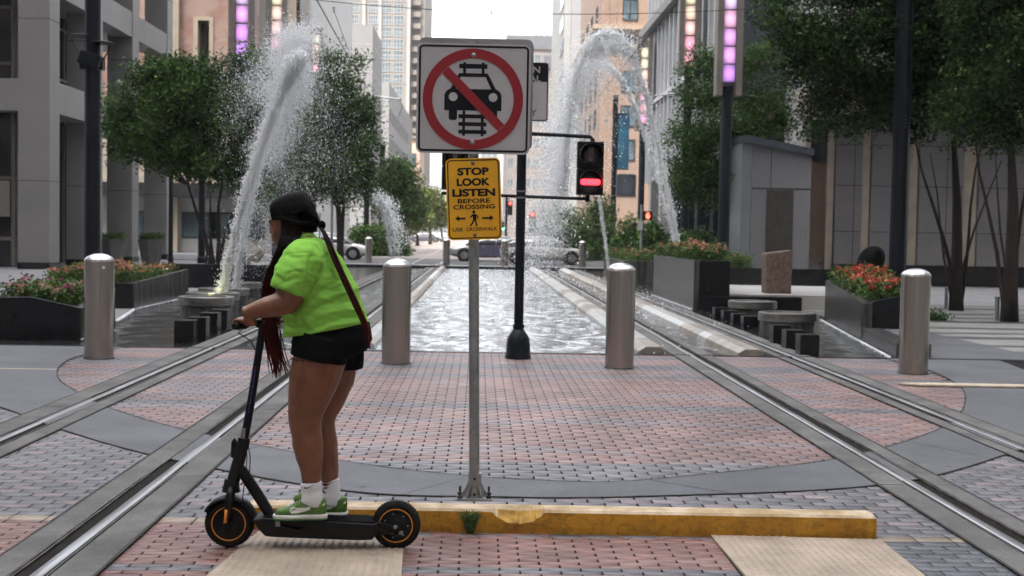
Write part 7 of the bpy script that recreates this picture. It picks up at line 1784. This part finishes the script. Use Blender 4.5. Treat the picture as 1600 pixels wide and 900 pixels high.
for k in range(24):   # falling curtain at the near side of the face and behind it
    f = k/23; s0_ = hd(-.005+.075*f, -.083-.004*rg.random(), .045+.02*rg.random())
    x1 = 428+20*f; w_ = rg.uniform(-3, 3)
    pts = [s0_, S(446+15*f+w_*.3, 365, -.1), S(430+18*f+w_, 400, -.12), S(414+15*f+w_, 440, -.11+.05*f), S(411+12*f+w_, 475, -.06), S(413+16*f+w_, 510+rg.uniform(-6, 6), -.02), S(417+18*f+w_*1.6, 540+rg.uniform(-8, 8), -.02), S(428+18*f+rg.uniform(-9, 7), 565+rg.uniform(-6, 24), -.02)]
    braid(pts, .0058, BK2 if k % 2 else BK, RD)
for k in range(16):   # thin loose red ends
    x = rg.uniform(414, 440); pts = [S(x, 500+rg.uniform(0, 15), -.03), S(x+rg.uniform(-4, 6), 535, -.03), S(x+rg.uniform(0, 12), 562, -.03), S(x+rg.uniform(4, 18), 575+rg.uniform(0, 20), -.03)]
    braid(pts, .0026, DRK, RD)
for k in range(26):   # hair between head and shoulder, filling the nape
    f = k/25; pts = [hd(-.02+.07*f, -.082, .02), S(440+34*f, 362, -.1+.03*f), S(437+26*f, 378, -.13), S(430+22*f, 395+6*f, -.14), S(424+10*f, 420, -.13)]
    braid(pts, .0046, BK, BK)
for k in range(14):   # band braid across the side of the head to the knot
    if k < 4: braid([hd(-.05, -.07, .035-k*.006), S(443, 339+k*1.5, -.1), S(455, 346+k*1.5, -.11), S(478, 347+k*1.2, -.09), knot], .005, BK, BK)
for k in range(15):   # ponytail down the back
    f = k/14; o_ = rg.uniform(-4.5, 4.5); d_ = -.03-.03*rg.random()
    pts = [knot, S(508+o_*.6, 366, -.05+d_), S(518+o_, 392, -.1+d_), S(530+o_, 420, -.13+d_), S(544+o_*1.1, 450, -.15+d_), S(557+o_*1.1, 478, -.15+d_), S(568+o_, 502, -.14+d_), S(575+o_*.8, 522, -.13+d_), S(578+o_*.5, 538+rg.uniform(-8, 10), -.13+d_)]
    braid(pts, .006, BK if k % 3 else DRK, RD if k % 2 else (.06, .012, .012))
mbk = MB(); mbk.ell(S(503, 352, -.03), (.02, .022, .024)); mbk.build('hair_knot', M['blackmatte'], pr, smooth=True)
np_mesh('braids', HV, HF, M['braid'], pr, cols=HC, smooth=True)
# ------------------------------------------------ distant people
def small_person(label, joints, radii, edges, mat, extra, loc):
    t = thing('person', label, 'person', loc)
    me = bpy.data.meshes.new('body'); o = bpy.data.objects.new('body', me); COL.objects.link(o); o.parent = t; ORG[o.name] = tuple(loc)
    me.from_pydata([tuple(Vector(p)-Vector(loc)) for p in joints], edges, [])
    md = o.modifiers.new('s', 'SKIN'); sv = me.skin_vertices[0].data
    for v, r_ in zip(sv, radii): v.radius = (r_, r_)
    sv[0].use_root = True
    bake(o, [('SUBSURF', dict(levels=1, render_levels=1))]) if False else None
    o.modifiers.new('u', 'SUBSURF').render_levels = 2; o.modifiers['u'].levels = 2
    dg = bpy.context.evaluated_depsgraph_get(); dg.update(); m2 = bpy.data.meshes.new_from_object(o.evaluated_get(dg)); o.modifiers.clear(); o.data = m2
    m2.materials.append(mat); m2.polygons.foreach_set('use_smooth', [True]*len(m2.polygons))
    for nm, c, r_, mt in extra: mb = MB(); mb.ell(c, r_); mb.build(nm, mt, t, smooth=True)
    return t
def sitter(px, ybase, Y, label, top, face, dirx=-1, s=1.0, hairm=None, seat=.75):
    """seated and leaning forward, seat height z"""
    b = at(px, ybase, Y); x = b.x; z = seat; d = dirx
    J = [(x, Y, z+.1), (x+d*.06, Y, z+.32), (x+d*.16, Y, z+.52), (x+d*.22, Y, z+.6), (x+d*.28, Y, z+.72), (x+d*.3, Y, z+.84),
         (x+d*.15, Y-.2, z+.5), (x+d*.28, Y-.26, z+.28), (x+d*.48, Y-.18, z+.2), (x+d*.55, Y-.16, z+.19),
         (x+d*.15, Y+.2, z+.5), (x+d*.28, Y+.26, z+.28), (x+d*.48, Y+.18, z+.2), (x+d*.55, Y+.16, z+.19),
         (x+d*.2, Y-.12, z+.1), (x+d*.52, Y-.14, z+.13), (x+d*.55, Y-.14, z-.3), (x+d*.66, Y-.14, z-.36),
         (x+d*.2, Y+.12, z+.1), (x+d*.52, Y+.14, z+.13), (x+d*.55, Y+.14, z-.3), (x+d*.66, Y+.14, z-.36)]
    Rr = [.17, .16, .15, .06, .09, .085, .07, .05, .035, .035, .07, .05, .035, .035, .09, .07, .05, .04, .09, .07, .05, .04]
    E_ = [(0, 1), (1, 2), (2, 3), (3, 4), (4, 5), (2, 6), (6, 7), (7, 8), (8, 9), (2, 10), (10, 11), (11, 12), (12, 13), (0, 14), (14, 15), (15, 16), (16, 17), (0, 18), (18, 19), (19, 20), (20, 21)]
    h = Vector(J[5])
    ex_ = [('hair', h+Vector((-d*.03, 0, .03)), (.1, .09, .1), hairm or M['blackmatte']), ('face', h+Vector((d*.06, -.02, -.03)), (.06, .065, .08), face)]
    return small_person(label, J, Rr, E_, top, ex_, (x, Y, 0))
M['blackcloth'] = fabric('black_cloth', (.012, .012, .013), (.018, .018, .02)); M['palecloth'] = fabric('pale_cloth', (.5, .48, .5), (.3, .15, .17)); M['beigecloth'] = fabric('beige_cloth', (.25, .22, .18), (.19, .17, .14))
sitter(1385, 440, 31.5, 'seated person in dark clothes leaning forward behind the red flower planter', M['blackcloth'], M['skin'], -1, seat=.45)
sitter(1100, 400, 47, 'person in a white top crouched behind the tall wet planter', M['palecloth'], M['skin'], -1, seat=.55)
sitter(412, 420, 44, 'person in a beige hood seated left of the rider beyond the drums', M['beigecloth'], M['beigecloth'], -1, seat=.4)
c = at(1361, 407, 31.0); mb = MB(); mb.ell(c, (.33, .14, .4), Matrix.Rotation(R(42), 3, 'Y'), 24, 16); t = thing('round_bag', 'large black oval bag or folded cover leaning beside the seated dark person', 'bag', tuple(c)); mb.build('bag_body', M['blackcloth'], t, smooth=True)
mb = MB(); mb.tube([c+Vector((.1, -.1, .3)), c+Vector((.22, -.12, .2)), c+Vector((.25, -.1, 0))], .012, 6); mb.build('strap', M['blackcloth'], t)
# ------------------------------------------------ camera, light
cd = bpy.data.cameras.new('camera'); cam = bpy.data.objects.new('camera', cd); COL.objects.link(cam)
cd.sensor_width = 36; cd.lens = FPX/1600*36; cd.clip_end = 5000; cd.clip_start = .05
cam.matrix_world = Matrix((( RGT.x, UPV.x, -FWD.x, CAM.x), (RGT.y, UPV.y, -FWD.y, CAM.y), (RGT.z, UPV.z, -FWD.z, CAM.z), (0, 0, 0, 1)))
cd.dof.use_dof = True; cd.dof.focus_distance = 6.6; cd.dof.aperture_fstop = 5.0
SC.camera = cam
hz = MB(); hz.box(-420, 420, -170, 1510, -1.5, 300)
hm = bpy.data.materials.new('hazy_air'); hm.use_nodes = True; hn_ = hm.node_tree; hn_.nodes.remove(hn_.nodes['Principled BSDF'])
pv = hn_.nodes.new('ShaderNodeVolumePrincipled'); pv.inputs['Color'].default_value = (.97, .96, .95, 1); pv.inputs['Density'].default_value = .0003; pv.inputs['Anisotropy'].default_value = .3
hn_.links.new(pv.outputs[0], hn_.nodes['Material Output'].inputs['Volume'])
ho = hz.build('haze', hm); ho['kind'] = 'stuff'
w = bpy.data.worlds.new('World'); SC.world = w; w.use_nodes = True; nt = w.node_tree
bg = nt.nodes['Background']; sky = nt.nodes.new('ShaderNodeTexSky'); sky.sky_type = 'NISHITA'; sky.sun_disc = False
SUN_EL, SUN_AZ = R(60), R(200)      # azimuth clockwise from +Y
sky.sun_elevation = SUN_EL; sky.sun_rotation = SUN_AZ; sky.air_density = 1.2; sky.dust_density = 5.5; sky.ozone_density = 1
hs = nt.nodes.new('ShaderNodeHueSaturation'); hs.inputs['Saturation'].default_value = .28
nt.links.new(sky.outputs[0], hs.inputs['Color']); nt.links.new(hs.outputs[0], bg.inputs[0]); bg.inputs[1].default_value = .15
sd = bpy.data.lights.new('sun', 'SUN'); sd.energy = 2.0; sd.angle = R(.5); sd.color = (1, .96, .9)
so = bpy.data.objects.new('sun', sd); COL.objects.link(so)
d = Vector((math.sin(SUN_AZ)*math.cos(SUN_EL), math.cos(SUN_AZ)*math.cos(SUN_EL), math.sin(SUN_EL)))
so.rotation_euler = d.to_track_quat('Z', 'Y').to_euler()
SC.view_settings.view_transform = 'Standard'; SC.view_settings.look = 'None'; SC.view_settings.gamma = 1; SC.view_settings.use_curve_mapping = False
SC.view_settings.exposure = 2.5
SC.cycles.max_bounces = 6; SC.cycles.diffuse_bounces = 3; SC.cycles.glossy_bounces = 3; SC.cycles.transmission_bounces = 3; SC.cycles.transparent_max_bounces = 4
SC.cycles.use_denoising = True; SC.cycles.volume_bounces = 0
